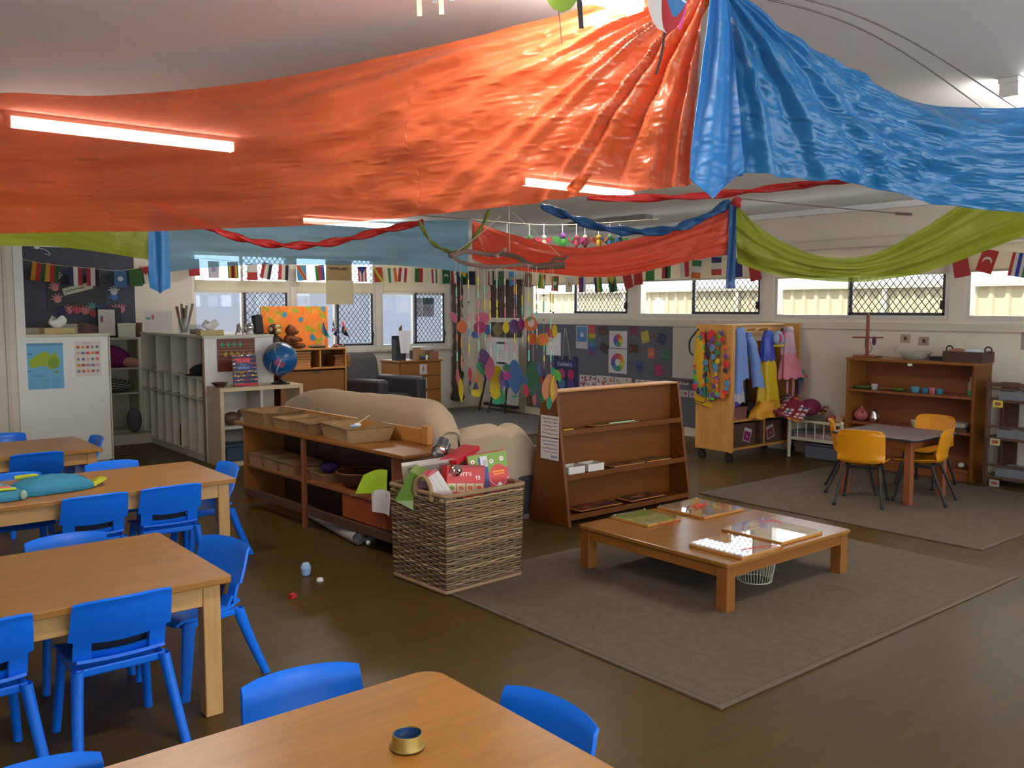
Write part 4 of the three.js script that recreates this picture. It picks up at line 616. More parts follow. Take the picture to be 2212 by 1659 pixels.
// ---------- nook: white cabinet back with posters, cubby unit, shelves ----------
const poster = (w, h, tw, th, draw) => [pb(w, h, 0.002), st(0xffffff, 0.65, { map: cv(tw, th, draw) })];
const scrib = (g, x, y, w, n, dy, c = '#555', lw = 1.5) => { g.strokeStyle = c; g.lineWidth = lw; for (let i = 0; i < n; i++) { g.beginPath(); let a = x; g.moveTo(a, y + i * dy); const e = x + w * rr(0.7, 1); while (a < e) { a += rr(2, 5); g.lineTo(a, y + i * dy + rr(-dy * 0.22, dy * 0.22)); } g.stroke(); } };
{
  const o = T('white_cabinet', 'white cabinet whose plain back panel closes the nook, with two posters taped on', 'cabinet', [1.875, 0, -9.9]);
  P(o, 'back_panel', bx(0.765, 1.29, 0.02, 0.383, 0.02, 0, 'y', 0.004), M.white);
  P(o, 'side_panel', bx(0.02, 1.29, 0.42, 0.755, 0.02, -0.22, 'y', 0.004), M.white); P(o, 'side_panel', bx(0.02, 1.29, 0.42, 0.01, 0.02, -0.22, 'y', 0.004), M.white);
  P(o, 'top_board', bx(0.79, 0.028, 0.46, 0.385, 1.31, -0.21, 'x', 0.004), M.cream); P(o, 'edge_strip', bx(0.014, 1.3, 0.024, 0.777, 0.01, 0, 'y'), M.cream); P(o, 'plinth', bx(0.74, 0.02, 0.4, 0.38, 0, -0.22), M.cream);
  for (const y of [0.4, 0.85]) P(o, 'shelf_board', bx(0.73, 0.018, 0.4, 0.38, y, -0.22), M.white);
}
{
  const [g, m] = poster(0.345, 0.46, 256, 340, (g, w, h) => {
    g.fillStyle = '#6fb1d8'; g.fillRect(0, 0, w, h); g.fillStyle = '#5c93b4'; g.fillRect(0, 0, w, 20); g.fillStyle = '#8aa84a'; g.fillStyle = '#9db22c'; g.beginPath(); g.moveTo(30, 120); g.bezierCurveTo(20, 160, 30, 190, 70, 178); g.bezierCurveTo(110, 160, 140, 165, 160, 190); g.bezierCurveTo(185, 205, 225, 190, 232, 150); g.bezierCurveTo(235, 110, 205, 90, 196, 56); g.bezierCurveTo(190, 80, 180, 95, 160, 88); g.bezierCurveTo(160, 60, 130, 55, 110, 70); g.bezierCurveTo(80, 80, 60, 105, 30, 120); g.fill();
    g.fillStyle = '#7d9c34'; g.beginPath(); g.ellipse(190, 150, 38, 45, 0, 0, 7); g.fill(); g.fillStyle = '#6f8f2e'; g.beginPath(); g.ellipse(206, 215, 14, 10, 0, 0, 7); g.fill(); g.fillStyle = '#35589c'; g.fillRect(18, 74, 30, 8); g.fillRect(14, 200, 24, 8);
    scrib(g, 40, 236, 120, 2, 8, '#2f4a66'); for (const x of [16, 96, 176]) scrib(g, x, 262, 62, 9, 8, '#41627e', 1);
  });
  TM('map_poster', 'blue poster of a yellow green country map taped to the white cabinet', 'poster', g, m, [2.035, 0.79, -9.888]);
  const [g2, m2] = poster(0.25, 0.36, 192, 280, (g, w, h) => { g.fillStyle = '#d9d2c8'; g.fillRect(0, 0, w, h); scrib(g, 60, 12, 76, 2, 9, '#555'); const c = ['#c8574a', '#7a6fa0', '#d08a4a', '#c9a49a', '#b0495a', '#6a7a9a', '#8a8a8a']; for (let r = 0; r < 5; r++) for (let k = 0; k < 5; k++) { g.fillStyle = c[(r * 3 + k * 2) % 7]; const x = 12 + k * 35, y = 36 + r * 48; if (r % 2) g.fillRect(x, y, 28, 20); else { g.beginPath(); g.arc(x + 14, y + 10, 12, 0, 7); g.fill(); } } });
  TM('sign_chart_poster', 'white chart with five rows of small red pictures beside the map poster', 'poster', g2, m2, [2.44, 0.9, -9.888]);
}
function tissueBox(label, x, y, z, ry, w, h, d, m, pop) {
  const o = T('tissue_box', label, 'tissue box', [x, y, z], ry);
  P(o, 'box_body', bx(w, h, d, 0, 0, 0, 'x', 0.003), m);
  P(o, 'tissue', sheet((u, v) => { const a = u * Math.PI * 2, r = 0.02 + 0.035 * Math.sin(v * 2.6) * (1 + 0.3 * Math.sin(a * 3)); return V(Math.cos(a) * r * 1.5, h + pop * v * (1 + 0.25 * Math.sin(a * 2)), Math.sin(a) * r); }, 24, 8, 0.001), M.white);
}
const card = st(C3(0.55, 0.42, 0.2), 0.7), brownCard = st(C3(0.3, 0.16, 0.06), 0.7);
tissueBox('cream tissue box with a torn tissue on top of the white cabinet', 2.2, 1.338, -10.05, 0.15, 0.3, 0.06, 0.14, card, 0.1);
{ // nook back shelves
  const o = T('nook_shelf', 'pale open shelves at the back of the nook holding cushions', 'shelf', [2.2, 0, -11.5]), m = st(C3(0.5, 0.47, 0.36), 0.55);
  for (const y of [0.1, 0.56, 0.86, 1.22]) P(o, 'shelf_board', bx(1.15, 0.025, 0.42, 0.6, y, 0, 'x'), m);
  for (const x of [0.02, 0.6, 1.16]) P(o, 'upright', bx(0.022, 1.12, 0.42, x, 0.1, 0, 'y'), m);
  P(o, 'back_board', bx(1.15, 1.2, 0.01, 0.6, 0.02, -0.215), m); P(o, 'plinth', bx(1.15, 0.1, 0.38, 0.6, 0, 0), m);
  P(o, 'low_step', bx(1.2, 0.12, 0.5, 0.6, 0, 0.3), m);
}
const pillow = (name, label, x, y, z, w, h, d, m, rz = 0, ry = 0) => { const o = T(name, label, 'cushion', [x, y, z], ry); P(o, 'cover', ball(0.5, 0, 0, 0, w, h, d, 24, 16).rotateZ(rz).translate(0, h / 2, 0), m); P(o, 'piping', new THREE.TorusGeometry(0.5, 0.012, 6, 40).rotateX(Math.PI / 2).scale(w, h, d).rotateZ(rz).translate(0, h / 2, 0), m); return o; };
pillow('cushion', 'magenta cushion on the upper nook shelf beside the white cabinet', 3.1, 0.885, -11.42, 0.4, 0.26, 0.3, st(C3(0.22, 0.02, 0.13), 0.85), -0.3);
pillow('cushion', 'pink cushion on the upper nook shelf next to the cubby unit', 3.27, 0.885, -11.32, 0.2, 0.12, 0.2, st(C3(0.5, 0.24, 0.2), 0.85), -0.1);
pillow('cushion', 'black and white checked cushion on the middle nook shelf', 3.1, 0.585, -11.4, 0.42, 0.16, 0.34, st(0xffffff, 0.85, { map: cv(128, 128, (g, w, h) => { g.fillStyle = '#9a978a'; g.fillRect(0, 0, w, h); g.fillStyle = '#22241f'; for (let i = 0; i < 16; i++) for (let j = 0; j < 16; j++) if ((i + j) % 2) g.fillRect(i * 8, j * 8, 8, 8); }) }));
pillow('beanbag', 'greyish purple cloth bundle on the floor of the nook', 3.22, 0.12, -11.08, 0.17, 0.3, 0.18, st(C3(0.12, 0.1, 0.13), 0.9));
pillow('shoe', 'dark shoe left on the low step in the nook', 2.86, 0.12, -11.22, 0.12, 0.1, 0.2, M.black);
{ // items along the nook top
  const nz = -11.45, b = T('lever_arch_binder', 'black display binder with a white page standing in the nook', 'binder', [2.93, 1.245, nz + 0.05], 0.05);
  P(b, 'binder_cover', bx(0.24, 0.36, 0.05, 0.12, 0, 0, 'y', 0.004), M.black); P(b, 'binder_spine', bx(0.07, 0.36, 0.08, 0.24, 0, -0.02, 'y', 0.006), M.black); P(b, 'page', pb(0.19, 0.31, 0.002, 0.1, 0.025, 0.027), st(0xffffff, 0.6, { map: cv(96, 160, (g, w, h) => { g.fillStyle = '#b9b2ad'; g.fillRect(0, 0, w, h); g.fillStyle = '#8a3c4a'; g.fillRect(12, 42, 16, 36); g.fillStyle = '#2f7f9c'; g.fillRect(14, 36, 14, 10); scrib(g, 36, 30, 50, 12, 9, '#7a7472', 1); }) }));
  for (const [x, c, l] of [[2.62, C3(0.42, 0.42, 0.36), 'grey green storage box left of the black binder'], [3.25, C3(0.5, 0.5, 0.4), 'pale box just right of the black binder']]) { const k = T('storage_box', l, 'box', [x, 1.245, nz]), m = st(c, 0.7); P(k, 'box_body', bx(0.2, 0.14, 0.2), m); P(k, 'box_lid', bx(0.21, 0.03, 0.21, 0, 0.14, 0), m); }
  for (const [x, c, l] of [[3.4, C3(0.07, 0.035, 0.025), 'dark brown round tub at the end of the nook shelf'], [3.55, C3(0.2, 0.07, 0.02), 'red brown round tub on the far end of the cubby top']]) { const k = T('storage_tub', l, 'tub', [x, x > 3.5 ? 1.316 : 1.245, x > 3.5 ? -11.05 : nz]); P(k, 'tub_body', lathe([[0, 0], [0.055, 0], [0.06, 0.17], [0.056, 0.17], [0.05, 0.01], [0, 0.01]]), st(c, 0.6)); P(k, 'tub_rim', new THREE.TorusGeometry(0.06, 0.005, 6, 30).rotateX(Math.PI / 2).translate(0, 0.17, 0), st(c, 0.6)); }
  TM('scrap_paper', 'brown torn scrap standing behind the cream tissue box', 'paper', sheet((u, v) => V((u - 0.5) * 0.2, v * 0.12 * (1 - 0.4 * u), 0.02 * Math.sin(u * 6)), 8, 4, 0.004), st(C3(0.09, 0.045, 0.04), 0.8), [2.5, 1.338, -10.08]);
}
{ // cubby unit, open to the left, white end panel to the room
  const x0 = 3.36, x1 = 4.115, z1 = -9.13, z0 = -11.2, H = 1.316, o = T('cubby_unit', 'long cream unit of open cubby holes, white end panel towards the room', 'shelf', [x0, 0, z1]), L = z1 - z0, W = x1 - x0, m = st(C3(0.66, 0.63, 0.52), 0.5);
  P(o, 'end_panel', bx(W, H - 0.03, 0.02, W / 2, 0, -0.01, 'y', 0.003), M.white); P(o, 'end_panel', bx(W, H - 0.03, 0.02, W / 2, 0, -L + 0.01, 'y', 0.003), m);
  P(o, 'top_board', bx(W + 0.02, 0.03, L + 0.02, W / 2, H - 0.03, -L / 2, 'z', 0.006), m);
  P(o, 'edge_strip', bx(0.022, H - 0.03, 0.025, -0.004, 0, -0.012, 'y'), st(C3(0.2, 0.13, 0.07), 0.5), 'brown front edge of the end panel');
  P(o, 'centre_back', bx(0.012, H - 0.05, L - 0.04, W / 2, 0.02, -L / 2, 'z'), m);
  for (const y of [0.06, 0.64, 0.86]) P(o, 'shelf_board', bx(W, 0.018, L - 0.04, W / 2, y, -L / 2, 'z'), m);
  for (let k = 1; k < 4; k++) P(o, 'divider', bx(W - 0.02, 0.42, 0.016, W / 2, 0.878, -L * k / 4, 'y'), m);
  for (let k = 1; k < 8; k++) { P(o, 'divider', bx(W - 0.02, 0.2, 0.016, W / 2, 0.658, -L * k / 8, 'y'), m); P(o, 'divider', bx(W - 0.02, 0.56, 0.016, W / 2, 0.078, -L * k / 8, 'y'), m); }
  P(o, 'plinth', bx(W - 0.02, 0.06, L - 0.02, W / 2, 0, -L / 2, 'z'), m);
  const hat = pillow('sun_hat', 'dark brimmed hat lying in an upper cubby hole', 3.5, 0.878, -9.62, 0.24, 0.12, 0.2, st(C3(0.03, 0.03, 0.04), 0.9), 0.15);
  P(hat, 'brim', lathe([[0.1, 0.02], [0.16, 0.0], [0.165, 0.004], [0.1, 0.028]]), st(C3(0.03, 0.03, 0.04), 0.9));
  const bt = T('water_bottle', 'dark tall drink bottle in a lower cubby hole', 'bottle', [3.44, 0.078, -10.0]); P(bt, 'bottle_body', lathe([[0, 0], [0.05, 0], [0.05, 0.22], [0.025, 0.28], [0.025, 0.33]]), M.black); P(bt, 'bottle_lid', lathe([[0.03, 0.33], [0.03, 0.42], [0, 0.44]]), st(C3(0.03, 0.025, 0.07), 0.6));
  // on top of the unit
  const top = H;
  { const k = T('document_stand', 'white printed notice standing in a clear stand on the cubby top', 'notice', [3.5, top, -10.95], 0.0); P(k, 'notice_page', pb(0.32, 0.25, 0.003), st(0xffffff, 0.5, { map: cv(192, 150, (g, w, h) => { g.fillStyle = '#bdb5b6'; g.fillRect(0, 0, w, h); g.fillStyle = '#2e8c7a'; g.beginPath(); g.ellipse(26, 54, 18, 9, 0, 0, 7); g.fill(); g.fillStyle = '#b8486a'; g.fillRect(48, 28, 18, 34); scrib(g, 76, 20, 104, 9, 12, '#8a8086', 1.5); scrib(g, 12, 80, 56, 4, 12, '#8a8086', 1); }) })); P(k, 'stand_foot', bx(0.32, 0.006, 0.08, 0, 0, -0.03), paneMat); }
  { const k = T('glass_jar', 'clear jar of brushes and rolled papers on the cubby top', 'jar', [3.5, top, -10.1]), gl = new THREE.MeshPhysicalMaterial({ color: C3(0.85, 0.9, 0.92), roughness: 0.05, transmission: 0.85, thickness: 0 }); P(k, 'jar_glass', lathe([[0, 0], [0.055, 0], [0.06, 0.05], [0.06, 0.16], [0.052, 0.17]]), gl); [[-0.05, 0.3, C3(0.16, 0.1, 0.07)], [-0.01, 0.33, C3(0.35, 0.2, 0.1)], [0.03, 0.31, C3(0.28, 0.25, 0.24)], [0.08, 0.33, C3(0.2, 0.19, 0.2)], [0.0, 0.28, C3(0.09, 0.07, 0.06)]].forEach(([dx, h, c], i) => P(k, 'brush', bar(V(dx * 0.3, 0.01, 0.01 * i - 0.02), V(dx * 1.3, h, 0.012 * i - 0.02), 0.011, 0.015), st(c, 0.7))); }
  { const k = T('glass_jar', 'low clear jar beside the brushes on the cubby top', 'jar', [3.5, top, -9.72]), gl = new THREE.MeshPhysicalMaterial({ color: C3(0.8, 0.84, 0.84), roughness: 0.08, transmission: 0.8, thickness: 0 }); P(k, 'jar_glass', lathe([[0, 0], [0.07, 0], [0.075, 0.04], [0.075, 0.1], [0.08, 0.105]]), gl); P(k, 'jar_contents', lathe([[0, 0.004], [0.065, 0.005], [0.065, 0.05], [0, 0.06]]), st(C3(0.2, 0.16, 0.13), 0.8)); }
  tissueBox('tissue box with a puffed tissue at the corner of the cubby top', 3.48, top, -9.26, 0.02, 0.25, 0.055, 0.13, card, 0.09);
  { const k = T('small_easel', 'small leaning easel frame on the cubby top', 'ornament', [3.78, top, -9.24], 0.3); P(k, 'frame_leg', bar(V(-0.04, 0, 0), V(0.02, 0.12, -0.02), 0.007), st(C3(0.25, 0.17, 0.13), 0.6)); P(k, 'frame_leg', bar(V(0.06, 0, 0), V(0.02, 0.12, -0.02), 0.007), st(C3(0.35, 0.3, 0.28), 0.6)); P(k, 'frame_back', bx(0.05, 0.09, 0.006, 0.01, 0.02, -0.015), st(C3(0.3, 0.25, 0.24), 0.6)); }
  { const k = T('mirror_ball', 'small shiny mirror ball on a white foot on the cubby top', 'ornament', [3.9, top, -9.24]); P(k, 'ball', new THREE.IcosahedronGeometry(0.05, 2).translate(0, 0.075, 0), M.chrome); P(k, 'foot', lathe([[0, 0], [0.05, 0], [0.03, 0.035], [0, 0.04]]), M.white); }
  { const k = T('speaker', 'tall black speaker standing at the end of the cubby top', 'speaker', [4.03, top, -9.3], -0.05); P(k, 'speaker_body', bx(0.1, 0.2, 0.09, 0, 0.01, 0, 'y', 0.018).rotateZ(0.1), M.black); P(k, 'speaker_foot', bx(0.16, 0.014, 0.12, 0, 0, 0, 'x', 0.005), M.black); }
}
{
  const [g, m] = poster(0.405, 0.34, 224, 190, (g, w, h) => { g.fillStyle = '#7a4c3a'; g.fillRect(0, 0, w, h); for (let i = 0; i < 40; i++) { g.fillStyle = ['#8a5a44', '#6a3a28', '#94705a', '#7c4030'][i % 4]; g.fillRect(0, rr(0, h), w, rr(2, 9)); } for (const [y, c, n] of [[34, '#4f9c7c', 4], [92, '#b9b03c', 5]]) for (let i = 0; i < n; i++) { const x = 28 + i * 36 + (y > 60 ? 20 : 0); g.fillStyle = i > 2 && y > 60 ? '#b8924a' : c; g.beginPath(); g.moveTo(x, y - 18); g.lineTo(x + 13, y); g.lineTo(x, y + 18); g.lineTo(x - 13, y); g.fill(); } g.fillStyle = '#7a3018'; g.fillRect(0, 124, w, 60); g.strokeStyle = '#a05a38'; for (let i = 0; i < 8; i++) { g.beginPath(); g.arc(60 + i * 18, 160, 14, 0, 4); g.stroke(); } });
  TM('leaf_poster', 'brown poster with rows of green and yellow diamonds on the cubby end panel', 'poster', g, m, [3.7, 0.94, -9.118]);
}
{ // birch cube shelf
  const x0 = 3.37, W = 0.9, z1 = -8.75, D = 0.36, H = 0.8, b = 0.04, o = T('birch_shelf', 'pale birch open shelf with the globe and flag book on top', 'shelf', [x0, 0, z1]), inner = st(C3(0.55, 0.52, 0.47), 0.6);
  P(o, 'top_board', bx(W, b, D, W / 2, H - b, -D / 2, 'x', 0.002), M.birch); P(o, 'base_board', bx(W, b, D, W / 2, 0, -D / 2, 'x', 0.002), M.birch);
  for (const x of [b / 2, W - b / 2]) P(o, 'side_board', bx(b, H - 2 * b, D, x, b, -D / 2, 'y', 0.002), M.birch);
  P(o, 'divider', bx(0.03, H - 2 * b, D - 0.01, 0.44, b, -D / 2, 'y'), inner); P(o, 'shelf_board', bx(W - 2 * b, 0.025, D - 0.01, W / 2, 0.38, -D / 2), inner);
  const tubm = st(C3(0.03, 0.07, 0.13), 0.5), k = T('storage_tub', 'blue grey tub on the bottom of the birch shelf', 'tub', [x0 + 0.22, b, z1 - 0.18]); P(k, 'tub_body', bx(0.3, 0.16, 0.25, 0, 0, 0, 'x', 0.015), tubm); P(k, 'tub_rim', bx(0.32, 0.02, 0.27, 0, 0.15, 0, 'x', 0.008), tubm);
  const q = T('toy_figure', 'dark toy animal shape in the left hole of the birch shelf', 'toy', [x0 + 0.16, 0.405, z1 - 0.12]); P(q, 'toy_body', ball(0.07, 0, 0.07, 0, 1.3, 1, 1), M.darkwood); P(q, 'toy_head', ball(0.04, 0.1, 0.12, 0), M.darkwood);
  for (const y of [0.5, 0.6]) TM('purple_bead', y > 0.55 ? 'upper purple bead on the inner side of the birch shelf' : 'lower purple bead on the inner side of the birch shelf', 'bead', ball(0.02, 0, 0, 0), st(C3(0.16, 0.03, 0.2), 0.5), [x0 + b + 0.02, y, z1 - 0.1]);
  const bx1 = T('small_box', 'small pale brown box in the right hole of the birch shelf', 'box', [x0 + 0.68, 0.405, z1 - 0.2]); P(bx1, 'box_body', bx(0.2, 0.12, 0.15), M.pine); P(bx1, 'box_lid', bx(0.21, 0.02, 0.16, 0, 0.12, 0), M.pine);
  const gl = T('globe', 'blue globe on a dark stand on the birch shelf', 'globe', [4.085, H, -8.9]);
  P(gl, 'globe_ball', new THREE.SphereGeometry(0.178, 40, 28).rotateX(0.2).rotateY(2.2).translate(0, 0.262, 0), st(0xffffff, 0.28, { map: cv(512, 256, (g, w, h) => { g.fillStyle = '#175a96'; g.fillRect(0, 0, w, h); const blob = (x, y, rx, ry, c, n = 9) => { g.fillStyle = c; for (let i = 0; i < n; i++) { g.beginPath(); g.ellipse(x + rr(-rx, rx) * 0.7, y + rr(-ry, ry) * 0.7, rx * 0.45, ry * 0.45, rr(0, 3), 0, 7); g.fill(); } }; blob(120, 90, 42, 38, '#8a6a8a'); blob(150, 170, 24, 48, '#5f7a5a'); blob(270, 120, 34, 52, '#7a5a86'); blob(330, 70, 90, 34, '#6c7a66', 16); blob(420, 165, 30, 22, '#a0506a'); blob(256, 22, 220, 14, '#8f8296', 20); blob(256, 244, 240, 10, '#c0b8c0', 20); }) }));
  P(gl, 'stand_foot', lathe([[0, 0], [0.1, 0], [0.095, 0.012], [0.03, 0.03], [0.014, 0.05], [0.014, 0.09]]), M.black);
  P(gl, 'meridian', new THREE.TorusGeometry(0.188, 0.006, 8, 40, Math.PI).rotateZ(Math.PI).rotateY(0.7).translate(0, 0.262, 0), M.black);
  const bk = T('flag_book', 'large flag picture book with a dark blue and red cover standing on the birch shelf', 'book', [3.69, H, -8.86], 0.1);
  P(bk, 'cover', bx(0.27, 0.33, 0.012, 0, 0, 0, 'y', 0.002).rotateX(-0.14), st(C3(0.1, 0.02, 0.06), 0.4));
  P(bk, 'cover_print', pb(0.265, 0.325, 0.002, 0, 0.002, 0.008).rotateX(-0.14), st(0xffffff, 0.35, { map: cv(224, 280, (g, w, h) => { g.fillStyle = '#2c2450'; g.fillRect(0, 0, w, h); const c = ['#c8283a', '#e8c230', '#2f6a3a', '#e8e4e0', '#2a4a9c', '#c86a2a', '#7a2c5a']; for (let i = 0; i < 60; i++) { const x = (i % 8) * 28 + rr(-3, 3), y = Math.floor(i / 8) * 36; g.fillStyle = c[Math.floor(rr(0, 7))]; g.fillRect(x + 2, y + 3, 22, 14); g.fillStyle = c[Math.floor(rr(0, 7))]; g.fillRect(x + 2, y + 10, 22, 7); } g.fillStyle = '#b81c34'; g.fillRect(34, 30, 138, 46); g.fillStyle = '#e88a9a'; g.font = 'bold 34px serif'; g.fillText('FLAGS', 48, 66); g.fillStyle = '#24407c'; g.fillRect(34, 78, 138, 62); g.fillStyle = '#9fb4d8'; g.font = 'bold 16px sans-serif'; g.fillText('OF THE', 72, 98); g.font = 'bold 30px sans-serif'; g.fillText('WORLD', 46, 130); g.fillStyle = '#8a6a2c'; for (let i = 0; i < 26; i++) g.fillRect(rr(-6, 120), rr(144, 200), 26, 5); g.fillStyle = '#c0243a'; g.fillRect(0, h - 22, w, 22); }) }));
  const bw = T('small_bowl', 'small dark wooden bowl at the left end of the birch shelf top', 'bowl', [3.43, H, -8.9]); P(bw, 'bowl_body', lathe([[0, 0], [0.04, 0], [0.085, 0.045], [0.08, 0.045], [0.04, 0.01], [0, 0.01]]), M.darkwood); P(bw, 'bowl_rim', new THREE.TorusGeometry(0.083, 0.003, 6, 30).rotateX(Math.PI / 2).translate(0, 0.045, 0), M.darkwood);
  TM('feather', 'thin dark feather lying beside the small bowl on the birch shelf', 'feather', sheet((u, v) => V(u * 0.16, 0.004 + 0.004 * Math.sin(u * 3), (v - 0.5) * 0.03 * Math.sin(u * 3.1)), 12, 2, 0.002), M.dark, [3.5, H, -8.83]);
}
// ---------- honey shelf with wooden blocks, soft toys, painting, flags ----------
{
  const x0 = 4.45, x1 = 5.575, z1 = -10.18, D = 0.4, H = 1.1, W = x1 - x0, o = T('block_shelf', 'honey wooden shelf of building blocks below the left windows', 'shelf', [x0, 0, z1]);
  P(o, 'top_board', bx(W, 0.022, D, W / 2, H - 0.022, -D / 2, 'x'), M.pine); for (const x of [0.012, W - 0.012]) P(o, 'side_board', bx(0.022, H - 0.022, D, x, 0, -D / 2, 'y'), M.pine);
  P(o, 'back_board', bx(W, H, 0.01, W / 2, 0, -D + 0.005, 'x'), M.oak); for (const y of [0.08, 0.84]) P(o, 'shelf_board', bx(W - 0.04, 0.022, D - 0.01, W / 2, y, -D / 2, 'x'), M.pine);
  P(o, 'divider', bx(0.022, 0.235, D - 0.01, 0.76, 0.862, -D / 2, 'y'), M.pine);
  P(o, 'front_door', bx(W - 0.26, 0.72, 0.02, W / 2 + 0.1, 0.1, -0.03, 'y'), M.oak); P(o, 'door_grip', bx(0.09, 0.03, 0.012, 0.72, 0.79, -0.018), M.darkwood);
  let n = 0; for (const [bx0, cnt, w, hh, g] of [[0.28, 6, 0.44, 0.034, 1], [0.94, 5, 0.22, 0.03, 2]]) for (let k = 0; k < cnt; k++) {
    const l = (g === 1 ? ['bottom', 'second', 'third', 'fourth', 'fifth', 'topmost'] : ['lowest', 'second lowest', 'middle', 'second highest', 'highest'])[k] + (g === 1 ? ' long plank in the left block stack of the honey shelf' : ' short block in the right block stack of the honey shelf');
    TM('building_block', l, 'block', bx(w, hh - 0.003, 0.2, 0, 0, 0, 'x', 0.003), g === 1 ? M.pine : M.oak, [x0 + bx0 + 0.15 + rr(-0.006, 0.006), 0.862 + k * hh, z1 - 0.14], 0, 'building blocks on the honey shelf'); n++;
  }
  TM('orange_painting', 'bright orange canvas with green and blue splashes propped on the block shelf', 'painting', pb(0.9, 0.52, 0.02), st(0xffffff, 0.6, { map: cv(256, 150, (g, w, h) => { g.fillStyle = '#e07a22'; g.fillRect(0, 0, w, h); for (let i = 0; i < 70; i++) { g.fillStyle = ['#d9862a', '#e06a1e', '#e38a34'][i % 3]; g.beginPath(); g.ellipse(rr(0, w), rr(0, h), rr(6, 22), rr(3, 9), rr(0, 3), 0, 7); g.fill(); } for (const [x, y] of [[20, 12], [70, 26], [128, 14], [182, 10], [220, 6], [176, 78], [200, 88], [232, 76], [40, 48], [216, 128], [60, 70], [236, 34]]) for (let i = 0; i < 7; i++) { g.fillStyle = '#8a9a1c'; g.beginPath(); g.ellipse(x + rr(-12, 12), y + rr(-9, 9), rr(3, 9), rr(2, 5), rr(0, 3), 0, 7); g.fill(); } for (const [x, y, r] of [[88, 30, 11], [150, 48, 9], [238, 10, 10], [194, 114, 14], [252, 108, 9]]) for (let i = 0; i < 6; i++) { g.fillStyle = '#3f7f9c'; g.beginPath(); g.arc(x + rr(-5, 5), y + rr(-5, 5), r * rr(0.4, 0.8), 0, 7); g.fill(); } }) }), [5.03, H, -10.5]);
  // soft toys
  const fur = st(C3(0.2, 0.06, 0.015), 0.95, { bumpMap: clothTex, bumpScale: 0.006 }), furD = st(C3(0.055, 0.03, 0.022), 0.95), face = st(C3(0.5, 0.33, 0.13), 0.9);
  const tb = T('teddy_bear', 'reddish brown teddy bear sitting before the orange painting', 'soft toy', [4.88, H, -10.33], 0.9);
  P(tb, 'body', mg([ball(0.085, 0, 0.09, 0, 1, 1.15, 0.95), ball(0.07, 0, 0.22, 0.01, 1.05, 0.95, 1), ball(0.03, 0, 0.2, 0.07, 1.2, 0.9, 1)]), fur);
  for (const s of [-1, 1]) { P(tb, 'ear', ball(0.024, s * 0.055, 0.275, 0, 1, 1, 0.6), fur); P(tb, 'arm', ball(0.03, s * 0.085, 0.12, 0.06, 0.9, 1, 2).rotateX(0.15), fur); P(tb, 'leg', ball(0.036, s * 0.06, 0.036, 0.11, 1, 1, 1.9), fur); }
  P(tb, 'nose', ball(0.01, 0, 0.21, 0.102), M.black); for (const s of [-1, 1]) P(tb, 'eye', ball(0.006, s * 0.026, 0.235, 0.068), M.black);
  const mk = T('toy_monkey', 'dark monkey toy with a tan face behind the globe', 'soft toy', [4.66, H, -10.3], 0.6);
  P(mk, 'body', mg([ball(0.075, 0, 0.08, 0, 1, 1.2, 0.9), ball(0.075, 0, 0.235, 0)]), furD); P(mk, 'face', mg([ball(0.036, -0.02, 0.262, 0.048, 1, 1, 0.7), ball(0.036, 0.02, 0.262, 0.048, 1, 1, 0.7), ball(0.05, 0, 0.215, 0.048, 1.1, 0.8, 0.8)]), face);
  for (const s of [-1, 1]) { P(mk, 'ear', ball(0.028, s * 0.082, 0.24, 0, 0.6, 1, 0.9), face); P(mk, 'arm', tube([[s * 0.06, 0.15, 0], [s * 0.12, 0.1, 0.03], [s * 0.13, 0.03, 0.06]], 0.02, 14, 8), furD); P(mk, 'leg', tube([[s * 0.05, 0.04, 0.02], [s * 0.07, 0.04, 0.1], [s * 0.08, 0.02, 0.16]], 0.022, 14, 8), furD); P(mk, 'eye', ball(0.007, s * 0.02, 0.268, 0.075), M.black); }
  // three small flags on sticks
  const flagTex = (d) => st(0xffffff, 0.7, { map: cv(96, 64, d), side: THREE.DoubleSide });
  const F = [
    [5.36, 'small drooping green blue and white star flag on a stick', (g, w, h) => { g.fillStyle = '#1f3f78'; g.fillRect(0, 0, w, h); g.fillStyle = '#12705a'; g.fillRect(0, 0, w, 14); g.fillRect(0, h - 14, w, 14); g.fillStyle = '#dfe6e8'; g.beginPath(); g.arc(w / 2, h / 2, 9, 3.2, 6.2); g.fill(); }],
    [5.5, 'small drooping navy flag with a red and white cross canton on a stick', (g, w, h) => { g.fillStyle = '#1c1f5c'; g.fillRect(0, 0, w, h); g.strokeStyle = '#e8e4e4'; g.lineWidth = 7; g.beginPath(); g.moveTo(0, 0); g.lineTo(w / 2, h / 2); g.moveTo(w / 2, 0); g.lineTo(0, h / 2); g.stroke(); g.strokeStyle = '#c02a3a'; g.lineWidth = 5; g.beginPath(); g.moveTo(w / 4, 0); g.lineTo(w / 4, h / 2); g.moveTo(0, h / 4); g.lineTo(w / 2, h / 4); g.stroke(); g.fillStyle = '#eee'; for (const [x, y] of [[24, 48], [72, 12], [64, 30], [82, 28], [72, 50]]) { g.beginPath(); g.arc(x, y, 3.5, 0, 7); g.fill(); } }],
    [5.64, 'small drooping black and red flag with a yellow disc on a stick', (g, w, h) => { g.fillStyle = '#15120f'; g.fillRect(0, 0, w, h); g.fillStyle = '#c0202c'; g.fillRect(0, h / 2, w, h / 2); g.fillStyle = '#e8c81c'; g.beginPath(); g.arc(w / 2, h / 2, 16, 0, 7); g.fill(); }]];
